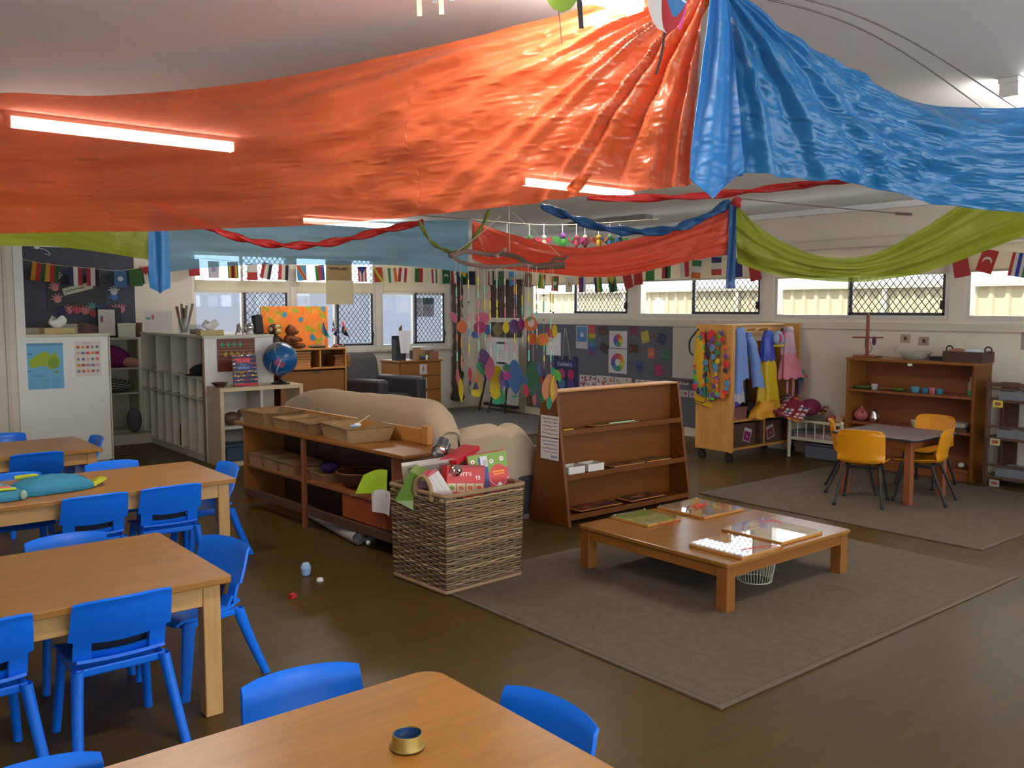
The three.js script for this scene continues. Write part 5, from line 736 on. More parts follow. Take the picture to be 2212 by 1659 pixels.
  for (const [x, l, d] of F) {
    const k = T('desk_flag', l, 'flag', [x - 0.02, H, -10.36], 0);
    P(k, 'stick', bar(V(0, 0.004, 0), V(0.015, 0.37, 0), 0.004), M.cream); P(k, 'stick_foot', lathe([[0, 0], [0.035, 0], [0.03, 0.012], [0, 0.014]]), M.redwood);
    P(k, 'flag_cloth', sheet((u, v) => V(0.012 + 0.07 * v * (u - 0.25) * 1.6 + 0.01 * Math.sin(u * 9), 0.36 - 0.1 * u * (1 - v) - v * 0.24 * (0.75 + 0.25 * u), 0.02 * Math.sin(u * 10) * v), 10, 12, 0.002), flagTex(d));
  }
  pillow('dried_leaves', 'heap of dry grey green leaves on the block shelf before the painting', 5.2, H, -10.26, 0.24, 0.045, 0.14, st(C3(0.13, 0.13, 0.07), 0.95));
  pillow('brown_stone', 'small reddish stone near the stick flags on the block shelf', 5.45, H, -10.22, 0.08, 0.05, 0.06, st(C3(0.3, 0.12, 0.07), 0.9));
}
// ---------- armchair ----------
{
  const o = T('armchair', 'dark charcoal armchair beside the chest of drawers', 'chair', [6.08, 0, -10.2], 0.3), m = st(C3(0.06, 0.05, 0.05), 0.7, { bumpMap: clothTex, bumpScale: 0.002 }), ml = st(C3(0.035, 0.032, 0.035), 0.45);
  P(o, 'backrest', sheet((u, v) => { const a = u * Math.PI * 2, w = 0.34 + 0.02 * Math.sin(v * 3), r = (c, e) => Math.sign(c) * Math.pow(Math.abs(c), e); return V(r(Math.cos(a), 0.35) * w * (v > 0.85 ? 1 - Math.pow((v - 0.85) / 0.15, 2) * 0.14 : 1), 0.2 + 0.8 * v, -0.34 - 0.1 * v + r(Math.sin(a), 0.5) * 0.085 * (v > 0.9 ? Math.sqrt(Math.max(0.02, 1 - Math.pow((v - 0.9) / 0.1, 2))) : 1)); }, 48, 24, 0.004), m);
  P(o, 'back_top', bx(0.56, 0.03, 0.1, 0, 0.965, -0.437, 'x', 0.014), m);
  P(o, 'seat_cushion', bx(0.54, 0.16, 0.58, 0, 0.32, 0.04, 'x', 0.05), ml); P(o, 'seat_base', bx(0.62, 0.26, 0.7, 0, 0.08, 0, 'x', 0.02), m);
  for (const s of [-1, 1]) { P(o, 'arm', bx(0.19, 0.62, 0.78, s * 0.37, 0.08, 0.02, 'z', 0.05), ml); }
  for (const sx of [-1, 1]) for (const sz of [-1, 1]) P(o, 'foot', bx(0.05, 0.085, 0.05, sx * 0.36, 0, sz * 0.3), M.black);
}
// ---------- chest of drawers ----------
{
  const x0 = 6.68, W = 0.72, z1 = -10.7, D = 0.5, H = 0.86, o = T('chest_of_drawers', 'honey pine chest of drawers with white paper labels below the window', 'drawers', [x0, 0, z1]);
  P(o, 'carcass', bx(W - 0.02, H - 0.03, D - 0.02, W / 2, 0, -D / 2 - 0.01, 'y'), M.oak); P(o, 'top_board', bx(W + 0.02, 0.028, D + 0.02, W / 2, H - 0.028, -D / 2, 'x', 0.005), M.oak);
  const lab = st(0xffffff, 0.7, { map: cv(64, 64, (g, w, h) => { g.fillStyle = '#b9b5b4'; g.fillRect(0, 0, w, h); g.fillStyle = '#9a7068'; g.beginPath(); g.ellipse(32, 28, 12, 16, 0, 0, 7); g.fill(); g.fillStyle = '#777'; g.fillRect(16, 50, 32, 3); }) });
  for (let k = 0; k < 4; k++) { const d = P(o, 'drawer', bx(W - 0.05, 0.185, 0.022, W / 2, 0.045 + k * 0.197, 0.001, 'x', 0.004), M.oak); if (k > 0) P(d, 'label_card', pb(0.12, 0.14, 0.002, W / 2 + 0.03, 0.07 + k * 0.197, 0.0145), lab, 'white picture label'); }
  for (const [dx, w, h, c, l] of [[0.08, 0.16, 0.3, C3(0.015, 0.015, 0.02), 'black magazine file holding a white sheet'], [0.42, 0.14, 0.14, C3(0.3, 0.17, 0.06), 'brown cardboard pot on the chest of drawers'], [0.64, 0.16, 0.11, C3(0.24, 0.1, 0.05), 'red brown box at the right of the chest of drawers']]) {
    const k = T('desk_organiser', l, 'organiser', [x0 + dx + 0.04, H, z1 - 0.2]), m = st(c, 0.6); P(k, 'front_wall', bx(w, h, 0.006, 0, 0, 0.06), m); P(k, 'back_wall', bx(w, h * 1.15, 0.006, 0, 0, -0.06), m); for (const s of [-1, 1]) P(k, 'side_wall', bx(0.006, h, 0.12, s * w / 2, 0, 0), m); P(k, 'base', bx(w, 0.006, 0.12), m);
    if (dx < 0.1) { P(k, 'paper_sheet', sheet((u, v) => V((u - 0.5) * 0.22 * (1 - 0.35 * v) + 0.06, 0.42 - v * 0.32, 0.07 + 0.01 * Math.sin(u * 6)), 8, 6, 0.002), M.paper); for (let i = 0; i < 4; i++) P(k, 'ruler', bx(0.018, 0.2, 0.004, 0.02 + i * 0.02, 0.26 + i * 0.012, -0.01 - i * 0.012, 'y'), [M.darkwood, M.redwood, M.black, M.pine][i]); }
  }
  const st1 = T('stapler', 'blue and black desk stapler on the chest of drawers', 'stapler', [x0 + 0.5, H, z1 - 0.12]); P(st1, 'stapler_base', bx(0.14, 0.02, 0.05), M.black); P(st1, 'stapler_arm', bx(0.15, 0.03, 0.04, 0, 0.025, 0), st(C3(0.05, 0.12, 0.2), 0.3));
  const di = T('paper_tray', 'silver paper tray with a dark stripe on the chest of drawers', 'tray', [x0 + 0.56, H, z1 - 0.34]); P(di, 'tray_base', bx(0.26, 0.02, 0.14, 0, 0.1, 0), M.black); P(di, 'tray_stack', bx(0.24, 0.06, 0.13, 0, 0.12, 0), M.alu); P(di, 'tray_leg', mg([bx(0.02, 0.1, 0.12, -0.12, 0, 0), bx(0.02, 0.1, 0.12, 0.12, 0, 0)]), M.black);
  const gg = T('glue_bottle', 'small green topped glue bottle on the chest of drawers', 'bottle', [x0 + 0.5, H, z1 - 0.06]); P(gg, 'bottle_body', lathe([[0, 0], [0.018, 0], [0.018, 0.05], [0.008, 0.07]]), M.white); P(gg, 'nozzle', lathe([[0.008, 0.07], [0.002, 0.11], [0, 0.11]]), st(C3(0.02, 0.3, 0.1), 0.5));
}
// pinboard in the nook with hand prints
{
  const o = T('pinboard', 'dark blue grey pinboard in the nook with paper hand prints', 'pinboard', [2.02, 1.37, ZA + 0.012]);
  P(o, 'felt', bx(1.45, 0.95, 0.016, 0.725, 0, 0, 'x', 0.003), st(C3(0.075, 0.083, 0.11), 0.95, { bumpMap: clothTex, bumpScale: 0.001 })); P(o, 'edge', bx(1.45, 0.012, 0.022, 0.725, 0.944, 0), M.alu);
  TM('black_backing_card', 'black card in the middle of the nook pinboard under the hand prints', 'card', bx(0.66, 0.44, 0.004), M.black, [2.8, 1.56, ZA + 0.026]);
  TM('name_strip', 'slanted white lettered strip on the black card of the nook pinboard', 'sign', pb(0.34, 0.085, 0.003), st(0xffffff, 0.6, { map: cv(128, 32, (g, w, h) => { g.fillStyle = '#b9b59a'; g.fillRect(0, 0, w, h); scrib(g, 10, 16, 108, 1, 14, '#333', 3); }) }), [2.82, 1.79, ZA + 0.033]).rotation.z = 0.27;
  const hand = (r) => { const g = [new THREE.CylinderGeometry(r, r, 0.004, 16).rotateX(Math.PI / 2)]; for (let i = 0; i < 5; i++) { const a = Math.PI * (0.12 + 0.19 * i); g.push(bx(r * 0.36, r * 0.95, 0.004, 0, r * 0.75, 0, 'y', 0.001).rotateZ(a - Math.PI / 2)); } return mg(g); };
  const hg = hand(0.042), cols = { pink: C3(0.55, 0.2, 0.22), blue: C3(0.06, 0.16, 0.42), navy: C3(0.03, 0.03, 0.12), red: C3(0.45, 0.08, 0.08), white: C3(0.55, 0.52, 0.54), teal: C3(0.1, 0.28, 0.3) }, hm = {}; for (const k in cols) hm[k] = st(cols[k], 0.8);
  [[2.58, 1.97, 'white', 'upper left'], [2.56, 1.84, 'pink', 'left, below the upper left one'], [2.58, 1.7, 'pink', 'lower left edge'], [2.75, 1.99, 'blue', 'top row, second'], [3.0, 1.98, 'white', 'top row, at the right'], [2.62, 1.55, 'navy', 'bottom row, first'], [2.7, 1.57, 'pink', 'bottom row, second'], [2.79, 1.57, 'red', 'bottom row, third'], [2.88, 1.56, 'pink', 'bottom row, fourth'], [2.96, 1.6, 'teal', 'bottom row, small raised'], [2.97, 1.53, 'red', 'bottom row, under the teal one'], [3.06, 1.57, 'blue', 'bottom row, right of the teal one'], [3.14, 1.56, 'navy', 'bottom row, third from right'], [3.22, 1.57, 'pink', 'bottom row, second from right'], [3.3, 1.58, 'pink', 'bottom row, last'], [3.22, 1.73, 'blue', 'right edge of the black card'], [3.22, 1.8, 'white', 'upper right edge of the black card']].forEach(([x, y, c, l], i) => { const q = TM('paper_hand', c + ' paper hand print on the nook pinboard, ' + l, 'hand print', hg, hm[c], [x - 0.0, y, ZA + 0.03 + (i % 3) * 0.004], 0, 'paper hand prints'); q.rotation.z = rr(-0.5, 0.5); });
}
// wire hook thing at the top of the nook pinboard
TM('mask_string', 'white and purple paper loop hooked at the top of the nook pinboard', 'decoration', mg([tube([[0, 0, 0], [0.08, -0.03, 0.01], [0.12, -0.08, 0.01], [0.06, -0.07, 0.01]], 0.004, 20), ball(0.02, -0.02, 0.0, 0, 1.6, 0.8, 0.4)]), M.white, [2.4, 2.3, ZA + 0.04]);
// notice paper hanging before the window and bark pole
{
  const o = T('hanging_notice', 'brown lettered paper with a blank sheet below hanging before the windows', 'sign', [6.26, 0, ZA + 0.13]);
  P(o, 'lettered_sheet', pb(0.42, 0.3, 0.003, 0, 1.98, 0), st(0xffffff, 0.8, { map: cv(192, 140, (g, w, h) => { g.fillStyle = '#a5916c'; g.fillRect(0, 0, w, h); g.fillStyle = '#8a744e'; g.fillRect(10, 8, w - 20, h - 14); g.font = 'italic bold 34px serif'; g.fillStyle = '#4a2c22'; scrib(g, 18, 56, 150, 1, 40, '#4a2c22', 5); for (let i = 0; i < 90; i++) { g.fillStyle = ['#6a4030', '#7a6a44', '#9a5a40'][i % 3]; g.fillRect(rr(12, w - 14), rr(80, h - 10), 3, 3); } }) })); P(o, 'blank_sheet', pb(0.44, 0.34, 0.003, 0.01, 1.65, 0.004), st(C3(0.5, 0.42, 0.28), 0.85)); P(o, 'clip', bx(0.05, 0.03, 0.012, 0, 2.27, 0), M.black); P(o, 'hook', bar(V(0, 2.29, 0), V(0, 2.37, -0.135), 0.004), M.black);
  for (const [x, l, d] of [[7.75, 'left grey poster seen through the mesh of the third window', '#9a9aa6'], [7.97, 'right poster with a green band seen through the mesh of the third window', '#8f8f9a']]) { const k = TM('outside_poster', l, 'poster', pb(0.21, 0.3, 0.003), st(0xffffff, 0.7, { map: cv(96, 128, (g, w, h) => { g.fillStyle = d; g.fillRect(0, 0, w, h); if (x > 7.8) { g.fillStyle = '#1f4a46'; g.fillRect(0, 0, w, 44); } else { g.fillStyle = '#77788a'; g.fillRect(40, 4, 50, 34); } g.fillStyle = '#2f2f3c'; for (let i = 0; i < 9; i++) g.fillRect(rr(6, 80), rr(60, 110), 6, 7); }) }), [x, 1.46, ZA - TH + 0.02]); }
  const b = T('bark_pole', 'rough dark bark covered pole fixed upright on the wall behind the mobile', 'pole', [8.36, 0.14, ZA + 0.1]);
  P(b, 'bark', sheet((u, v) => { const a = u * Math.PI * 2, r = (0.07 + 0.03 * (nB(u * 12, v * 50) - 0.5) + 0.012 * Math.sin(v * 9)) * (v < 0.05 ? 1.3 : 1); return V(Math.cos(a) * r * 1.1, v * 1.95, Math.sin(a) * r); }, 24, 90, 0.004), st(C3(0.07, 0.045, 0.035), 0.95)); P(b, 'base_knot', ball(0.1, 0, 0.03, 0, 1.2, 0.5, 0.9), st(C3(0.05, 0.03, 0.025), 0.95));
}
// ---------- pinboard wall (wall B) ----------
const onB = (name, label, cat, w, h, z, y, mat, o = {}) => { const m = TM(name, label, cat, pb(w, h, o.t || 0.002), mat, [XB - (o.off || 0.034), y, z], -Math.PI / 2, o.group); if (o.rz) m.rotation.set(0, -Math.PI / 2, o.rz); return m; };
const print = (w, h, d, rough = 0.6) => st(0xffffff, rough, { map: cv(w, h, d) });
{
  const o = T('pinboard', 'long blue grey pinboard under the right hand windows, covered in colour cards', 'pinboard', [XB - 0.024, 0.12, -8.7], -Math.PI / 2);
  P(o, 'felt', bx(3.4, 1.25, 0.018, 0, 0, 0, 'x', 0.003), st(C3(0.115, 0.12, 0.15), 0.95, { bumpMap: clothTex, bumpScale: 0.001 })); P(o, 'edge', bx(3.4, 0.014, 0.024, 0, 1.245, 0), M.alu);
  const wb = T('whiteboard', 'small whiteboard at the right end of the pinboard beside the dress up stand', 'whiteboard', [XB - 0.03, 0.72, -7.22], -Math.PI / 2); P(wb, 'board', bx(0.62, 0.64, 0.014, 0, 0, 0, 'x', 0.012), st(C3(0.56, 0.53, 0.48), 0.35)); P(wb, 'tray', bx(0.62, 0.03, 0.04, 0, -0.03, 0.01), st(C3(0.12, 0.1, 0.13), 0.5));
}
const wheel = (solid) => (g, w, h) => { g.fillStyle = '#c9c5c9'; g.fillRect(0, 0, w, h); scrib(g, 30, h * 0.1, w * 0.5, 1, 8, '#999', 1.5); const c = ['#b83a34', '#c8602c', '#d0912c', '#c9b93a', '#7fa03c', '#3a7a3c', '#3c8a8a', '#3a6aa8', '#3a3a8c', '#5c3a8c', '#8a3a84', '#b0386a'], n = c.length; for (let i = 0; i < n; i++) { g.fillStyle = c[i]; g.beginPath(); g.moveTo(w / 2, h * 0.55); g.arc(w / 2, h * 0.55, w * (solid ? 0.26 : 0.36), i / n * 6.2832 - 1.6, (i + 0.96) / n * 6.2832 - 1.6); g.fill(); } if (!solid) { g.fillStyle = '#c9c5c9'; g.beginPath(); g.arc(w / 2, h * 0.55, w * 0.14, 0, 7); g.fill(); } };
onB('colour_chart', 'upper white sheet with a solid colour wheel on the pinboard', 'poster', 0.33, 0.23, -8.485, 1.06, print(160, 112, wheel(true)));
onB('colour_chart', 'lower white sheet with a ring of twelve colours on the pinboard', 'poster', 0.34, 0.33, -8.49, 0.72, print(160, 156, wheel(false)));
onB('white_sheet', 'plain white sheet pinned at the left of the pinboard behind the mobile', 'paper', 0.32, 0.33, -9.79, 0.91, M.paper);
onB('polar_picture', 'pale photo print with a blue picture on the pinboard', 'picture', 0.24, 0.32, -9.19, 1.03, print(96, 128, (g, w, h) => { g.fillStyle = '#b9b6bc'; g.fillRect(0, 0, w, h); g.fillStyle = '#4a7cb0'; g.fillRect(8, 6, w - 16, 84); g.fillStyle = '#9a7a9a'; g.fillRect(40, 30, 18, 26); g.fillStyle = '#c4d0dc'; g.fillRect(36, 40, 26, 22); }));
['#b0484c', '#b04a4c', '#c0a832', '#4f7a5c', '#3f7aa8', '#3c4a8c', '#6a2c6a'].forEach((c, i) => onB('colour_strip', ['red', 'rose red', 'yellow', 'green', 'sky blue', 'indigo', 'purple'][i] + ' card in the rainbow column of the pinboard', 'card', 0.13 - (i > 5 ? 0.03 : 0), 0.058, -8.985, 1.31 - i * 0.062, st(c, 0.7), { group: 'rainbow strip cards' }));
const cc = (a, b, d) => print(48, 48, (g, w, h) => { g.fillStyle = a; g.fillRect(0, 0, w, h); g.fillStyle = b; g.fillRect(0, h * 0.45, w, h * 0.28); g.fillStyle = d; for (let i = 0; i < 10; i++) g.fillRect(rr(0, w), rr(0, h), 7, 5); });
for (const [n, z, y, w, h, rz, a, b, d] of [['dark red picture card at the top left of the colour wheels', -8.765, 1.23, 0.17, 0.12, 0.15, '#4a2a2a', '#6a3a34', '#2f4a2a'], ['dark brown picture card left of the lower colour wheel', -8.77, 1.0, 0.16, 0.12, -0.35, '#2a2426', '#3c3436', '#4a2a30'], ['dark pink card right of the top colour wheel', -8.2, 1.24, 0.17, 0.12, -0.06, '#6a2a4c', '#7a3858', '#5a2040'], ['dark red and brown card right of the colour wheels, lower', -8.2, 1.01, 0.17, 0.11, -0.05, '#3a201c', '#6a2a20', '#2a2a1c'], ['yellow paint card tilted on the pinboard', -7.98, 1.15, 0.13, 0.15, 0.25, '#b0a044', '#bfae5a', '#a89a3c'], ['dark purple paint card near the top right of the pinboard', -7.73, 1.14, 0.13, 0.13, -0.25, '#2f2a4a', '#3c365c', '#5a5a78'], ['orange paint card in the middle right of the pinboard', -7.89, 0.95, 0.12, 0.13, 0, '#c0624a', '#c87a4a', '#b8584a'], ['green paint card at the right of the pinboard', -7.645, 0.93, 0.13, 0.13, -0.1, '#3c6a54', '#4f7a5c', '#34604c'], ['blue paint card low on the pinboard', -8.085, 0.77, 0.12, 0.13, 0.05, '#2f4a84', '#1c3060', '#3a5a98'], ['pink paint card at the lower right of the pinboard', -7.745, 0.73, 0.13, 0.14, 0.18, '#a83060', '#983058', '#b0406c']]) onB('colour_card', n, 'card', w, h, z, y, cc(a, b, d), { rz, group: 'colour cards on the pinboard' });
{ // pocket chart
  const o = T('pocket_chart', 'navy hanging pocket chart headed Colours with round coloured cards', 'chart', [XB - 0.04, 0.36, -9.52], -Math.PI / 2), navy = st(C3(0.02, 0.022, 0.075), 0.7);
  P(o, 'chart_cloth', bx(0.5, 0.5, 0.006), navy); P(o, 'header', pb(0.47, 0.1, 0.003, 0, 0.385, 0.005), print(192, 44, (g, w, h) => { g.fillStyle = '#232a66'; g.fillRect(0, 0, w, h); g.fillStyle = '#b9c2dc'; g.font = 'bold 34px sans-serif'; g.fillText('Colours', 30, 34); })); for (const q of [[[-0.06, 0.5, 0], [-0.02, 0.95, 0]], [[0.1, 0.5, 0], [0.0, 0.95, 0]]]) P(o, 'hanging_cord', tube(q, 0.003, 4), M.white);
  for (const x of [-0.2, 0, 0.2]) P(o, 'hanging_tab', bx(0.08, 0.06, 0.008, x, 0.49, 0), navy);
  const cs = [C3(0.36, 0.03, 0.09), C3(0.4, 0.02, 0.1), C3(0.05, 0.14, 0.3), C3(0.07, 0.03, 0.2), C3(0.55, 0.55, 0.6), C3(0.05, 0.05, 0.16)]; cs.forEach((c, i) => P(o, 'pocket_card', new THREE.CylinderGeometry(0.075, 0.075, 0.004, 24).rotateX(Math.PI / 2).translate(i % 2 ? 0.12 : -0.07, 0.29 - Math.floor(i / 2) * 0.14, 0.006), st(c, 0.6)));
}
const fruit = (cols, n) => (g, w, h) => { g.fillStyle = '#c4bab8'; g.fillRect(0, 0, w, h); for (let i = 0; i < n; i++) { g.fillStyle = cols[i % cols.length]; g.beginPath(); g.ellipse(rr(8, w - 8), rr(8, h - 8), rr(4, 9), rr(4, 9), 0, 0, 7); g.fill(); } };
[[-9.07, 0.32, 0.2, 0.46, ['#9c3448', '#7a2c5a', '#a85a68'], 26, 'white sheet of purple and red fruit pictures beside the Colours chart'], [-8.73, 0.33, 0.19, 0.48, ['#a8403c', '#b06a54', '#6a3a5c'], 22, 'white sheet of red fruit pictures, second in the row behind the display shelf'], [-8.39, 0.32, 0.17, 0.5, ['#b0784a', '#8a9a6a', '#a08a74'], 14, 'cream picture sheet, third in the row behind the display shelf'], [-7.95, 0.43, 0.18, 0.48, ['#5a7a5c', '#6a5a44', '#8a9a8a'], 16, 'greenish picture sheet, last in the row behind the display shelf']].forEach(([z, w, h, y, c, n, l]) => onB('picture_sheet', l, 'poster', w, h, z, y, print(128, 80, fruit(c, n)), { group: 'row of picture sheets' }));
[[-7.415, 0.64, '#b08a80', 'upper left'], [-7.31, 0.64, '#3a7a58', 'upper right'], [-7.41, 0.49, '#7a8a4a', 'lower left'], [-7.31, 0.49, '#a0307a', 'lower middle'], [-7.2, 0.49, '#8a6a8a', 'lower right']].forEach(([z, y, c, l]) => onB('picture_card', 'tiny white picture card below the whiteboard, ' + l, 'card', 0.09, 0.085, z, y, print(32, 32, (g, w, h) => { g.fillStyle = '#b9b4b0'; g.fillRect(0, 0, w, h); g.fillStyle = c; g.beginPath(); g.arc(16, 16, 9, 0, 7); g.fill(); }), { group: 'tiny picture cards below the whiteboard' }));
onB('floor_picture_strip', 'strip of brown pictures at the left foot of the pinboard', 'picture', 0.14, 0.4, -10.3, 0.12, print(32, 96, (g, w, h) => { g.fillStyle = '#6a5a48'; g.fillRect(0, 0, w, h); for (let i = 0; i < 4; i++) { g.fillStyle = '#7a6a54'; g.fillRect(3, 4 + i * 24, 26, 18); g.fillStyle = '#4a2c1c'; g.fillRect(10, 8 + i * 24, 10, 12); } }));
{
  const [g, m] = [pb(0.79, 0.88, 0.02), print(192, 214, (g, w, h) => { g.fillStyle = '#3a2620'; g.fillRect(0, 0, w, h); for (const [x, y, r] of [[50, 50, 40], [150, 40, 34], [100, 110, 46], [40, 170, 38], [156, 160, 44]]) for (let k = 3; k > -1; k--) { g.strokeStyle = ['#8a7468', '#5a3c30', '#9c8a7c', '#6a4638'][k]; g.lineWidth = 3; g.setLineDash([3, 3]); g.beginPath(); g.arc(x, y, r * (k + 1) / 4, 0, 7); g.stroke(); } for (let i = 0; i < 500; i++) { g.fillStyle = ['#7a6054', '#94806f', '#513428'][i % 3]; g.fillRect(rr(0, w), rr(0, h), 2, 2); } })];
  TM('dot_painting', 'dark brown painting of dotted rings hung in the corner behind the mobile', 'painting', g, m, [XB - 0.03, 1.15, -10.9], -Math.PI / 2);
  const e = T('easel', 'white board easel on black legs standing in the far corner', 'easel', [8.5, 0, -10.8], -Math.PI / 2);
  P(e, 'board', bx(0.78, 1.02, 0.03, 0, 0.12, -0.1, 'x', 0.01), st(C3(0.5, 0.49, 0.47), 0.4)); P(e, 'tray', bx(0.8, 0.04, 0.07, 0, 0.08, -0.07), M.black);
  for (const [x, z] of [[-0.32, 0.12], [0.02, 0.2], [0.32, 0.12]]) P(e, 'leg', bar(V(x, 0, z), V(x * 0.8, 0.62, 0.0), 0.018, 0.016, 8), M.black);
  P(e, 'tray_bracket', bx(0.1, 0.09, 0.03, -0.28, 0.52, 0.0), M.black); P(e, 'tray_bracket', bx(0.14, 0.09, 0.03, 0.12, 0.52, 0.0), M.black);
  P(e, 'printed_page', pb(0.34, 0.4, 0.003, 0.02, 0.7, -0.08), print(96, 112, (g, w, h) => { g.fillStyle = '#c0bec0'; g.fillRect(0, 0, w, h); g.fillStyle = '#1c1c24'; g.fillRect(8, 6, 70, 9); g.fillRect(8, 92, 70, 9); scrib(g, 16, 44, 60, 3, 12, '#777'); }));
}
[[-4.52, 1.25, '#4a3a3a', 'left'], [-4.33, 1.23, '#2f2f3c', 'right']].forEach(([z, y, c, l]) => onB('wall_photo', 'small pale bordered photo on the wall over the toy shelf, ' + l + ' of the pair', 'photo', 0.1, 0.085, z, y, print(40, 36, (g, w, h) => { g.fillStyle = '#a89a84'; g.fillRect(0, 0, w, h); g.strokeStyle = '#8a7c68'; g.strokeRect(1, 1, w - 2, h - 2); g.fillStyle = c; g.fillRect(14, 10, 12, 15); }), { off: 0.003 }));
onB('wall_chart', 'grey picture strip on the wall at the right edge', 'photo', 0.14, 0.21, -3.36, 1.22, print(48, 72, (g, w, h) => { g.fillStyle = '#9a8c84'; g.fillRect(0, 0, w, h); g.fillStyle = '#5a3a4a'; g.fillRect(20, 14, 16, 12); g.fillStyle = '#7a4a5a'; g.fillRect(20, 44, 18, 12); }), { off: 0.003 });
// ---------- dress up stand ----------
const cloth2 = (c, o = {}) => st(c, 0.85, { bumpMap: clothTex, bumpScale: 0.002, side: THREE.DoubleSide, ...o });
// hanging garment: closed tube of cloth whose width and depth change with height; folds round it
function garment(rows, o = {}) { // rows: [y, halfwidth, halfdepth, xoff, zoff]
  const c = rows.map((r) => new THREE.Vector3(r[1], r[2], r[0])), off = rows.map((r) => new THREE.Vector2(r[3] || 0, r[4] || 0)), n = rows.length - 1, k = o.folds || 7, amp = o.amp ?? 0.12;
  return sheet((u, v) => { const t = Math.min(n - 1e-6, v * n), i = Math.floor(t), f = t - i, s = f * f * (3 - 2 * f), w = c[i].x + (c[i + 1].x - c[i].x) * s, d = c[i].y + (c[i + 1].y - c[i].y) * s, y = c[i].z + (c[i + 1].z - c[i].z) * f, x = off[i].x + (off[i + 1].x - off[i].x) * s, z = off[i].y + (off[i + 1].y - off[i].y) * s, a = u * Math.PI * 2, q = 1 + amp * v * Math.sin(a * k + (o.ph || 0) + v * 2) + 0.05 * Math.sin(a * 3 + v * 5); return V(x + Math.cos(a) * w * q, y + (v > 0.97 ? 0.01 * Math.sin(a * k) : 0), z + Math.sin(a) * d * q); }, 72, 36, 0.003, [1, 1]);
}
{
  const x0 = 7.5, x1 = 8.72, zf = -5.68, zb = -6.13, H = 1.43, y0 = 0.12, L = x1 - x0, D = zf - zb, xm = (x0 + x1) / 2, zm = (zf + zb) / 2, o = T('dress_up_stand', 'honey wooden dress up stand on castors hung with costumes', 'stand', [0, 0, 0]), wm = woodMat(C3(0.6, 0.29, 0.075), 0.4);
  P(o, 'end_panel', bx(0.025, H - y0, D, x0 + 0.012, y0, zm, 'y', 0.004), wm); P(o, 'end_panel', bx(0.025, H - y0, D, x1 - 0.012, y0, zm, 'y', 0.004), wm);
  P(o, 'front_stile', bx(0.05, H - y0, 0.03, x0 + 0.028, y0 - 0.01, zf - 0.005, 'y', 0.005), wm);
  P(o, 'back_panel', bx(L - 0.05, H - 0.2 - y0, 0.012, xm, y0, zb + 0.03, 'x'), M.oak); P(o, 'hook_rail', bx(L - 0.05, 0.12, 0.022, xm, H - 0.13, zm - 0.02, 'x', 0.004), M.tableEdge); P(o, 'top_rail', bx(L, 0.02, 0.08, xm, H - 0.02, zm - 0.01, 'x', 0.004), M.tableEdge);
  P(o, 'base_board', bx(L - 0.03, 0.025, D, xm, y0 + 0.01, zm, 'x'), wm); P(o, 'seat_board', bx(L - 0.03, 0.025, D, xm, 0.42, zm, 'x'), wm); P(o, 'divider', bx(0.02, 0.29, D - 0.02, xm, y0 + 0.035, zm, 'y'), wm);
  for (const x of [x0 + 0.06, x1 - 0.06]) for (const z of [zf - 0.05, zb + 0.05]) { const c = P(o, 'castor', mg([new THREE.CylinderGeometry(0.045, 0.045, 0.03, 18).rotateZ(Math.PI / 2).translate(x, 0.045, z), bx(0.05, 0.03, 0.05, x, 0.09, z)]), M.black); P(c, 'castor_plate', bx(0.07, 0.008, 0.07, x, 0.113, z), M.chrome); }
  for (let i = 0; i < 4; i++) P(o, 'peg', bar(V(x0 + 0.14 + i * 0.22, 1.36, zm - 0.01), V(x0 + 0.14 + i * 0.22, 1.375, zm + 0.1), 0.01), M.pine);
  P(o, 'photo_card', pb(0.002, 0.1, 0.1, x1 - 0.027, 1.3, zm + 0.0), print(40, 40, (g, w, h) => { g.fillStyle = '#b8aca8'; g.fillRect(0, 0, w, h); g.fillStyle = '#8a3a5a'; g.fillRect(12, 12, 9, 14); g.fillStyle = '#2f2a3c'; g.fillRect(21, 12, 9, 14); }), 'small white photo card');
  // costumes
  const zc = zm + 0.08, blue = cloth2(C3(0.17, 0.27, 0.56)), gr = 'costumes on the dress up stand';
  const cost = (name, l, cat = 'costume', pos = [0, 0, 0]) => T(name, l, cat, pos, 0, gr);
  { const k = cost('blue_shirt', 'pale blue shirt with long sleeves hanging nearest on the dress up stand', 'costume', [0, 0, 0.04]); P(k, 'shirt_body', garment([[1.4, 0.03, 0.03], [1.36, 0.07, 0.04], [1.2, 0.1, 0.055], [1.0, 0.11, 0.06], [0.86, 0.12, 0.065]].map((r) => [...r, 7.74, zc + 0.03])), blue); P(k, 'sleeve', garment([[1.33, 0.035, 0.035, 7.83, zc + 0.06], [1.2, 0.055, 0.045, 7.89, zc + 0.08], [0.98, 0.065, 0.05, 7.94, zc + 0.09], [0.77, 0.075, 0.055, 7.98, zc + 0.1]], { folds: 3 }), blue); P(k, 'sleeve', garment([[1.33, 0.035, 0.035, 7.68, zc + 0.05], [1.1, 0.05, 0.04, 7.65, zc + 0.07], [0.72, 0.06, 0.05, 7.64, zc + 0.08]], { folds: 3 }), blue); P(k, 'collar', bx(0.07, 0.05, 0.02, 7.82, 1.3, zc + 0.09, 'x', 0.008).rotateZ(0), cloth2(C3(0.12, 0.2, 0.45))); }
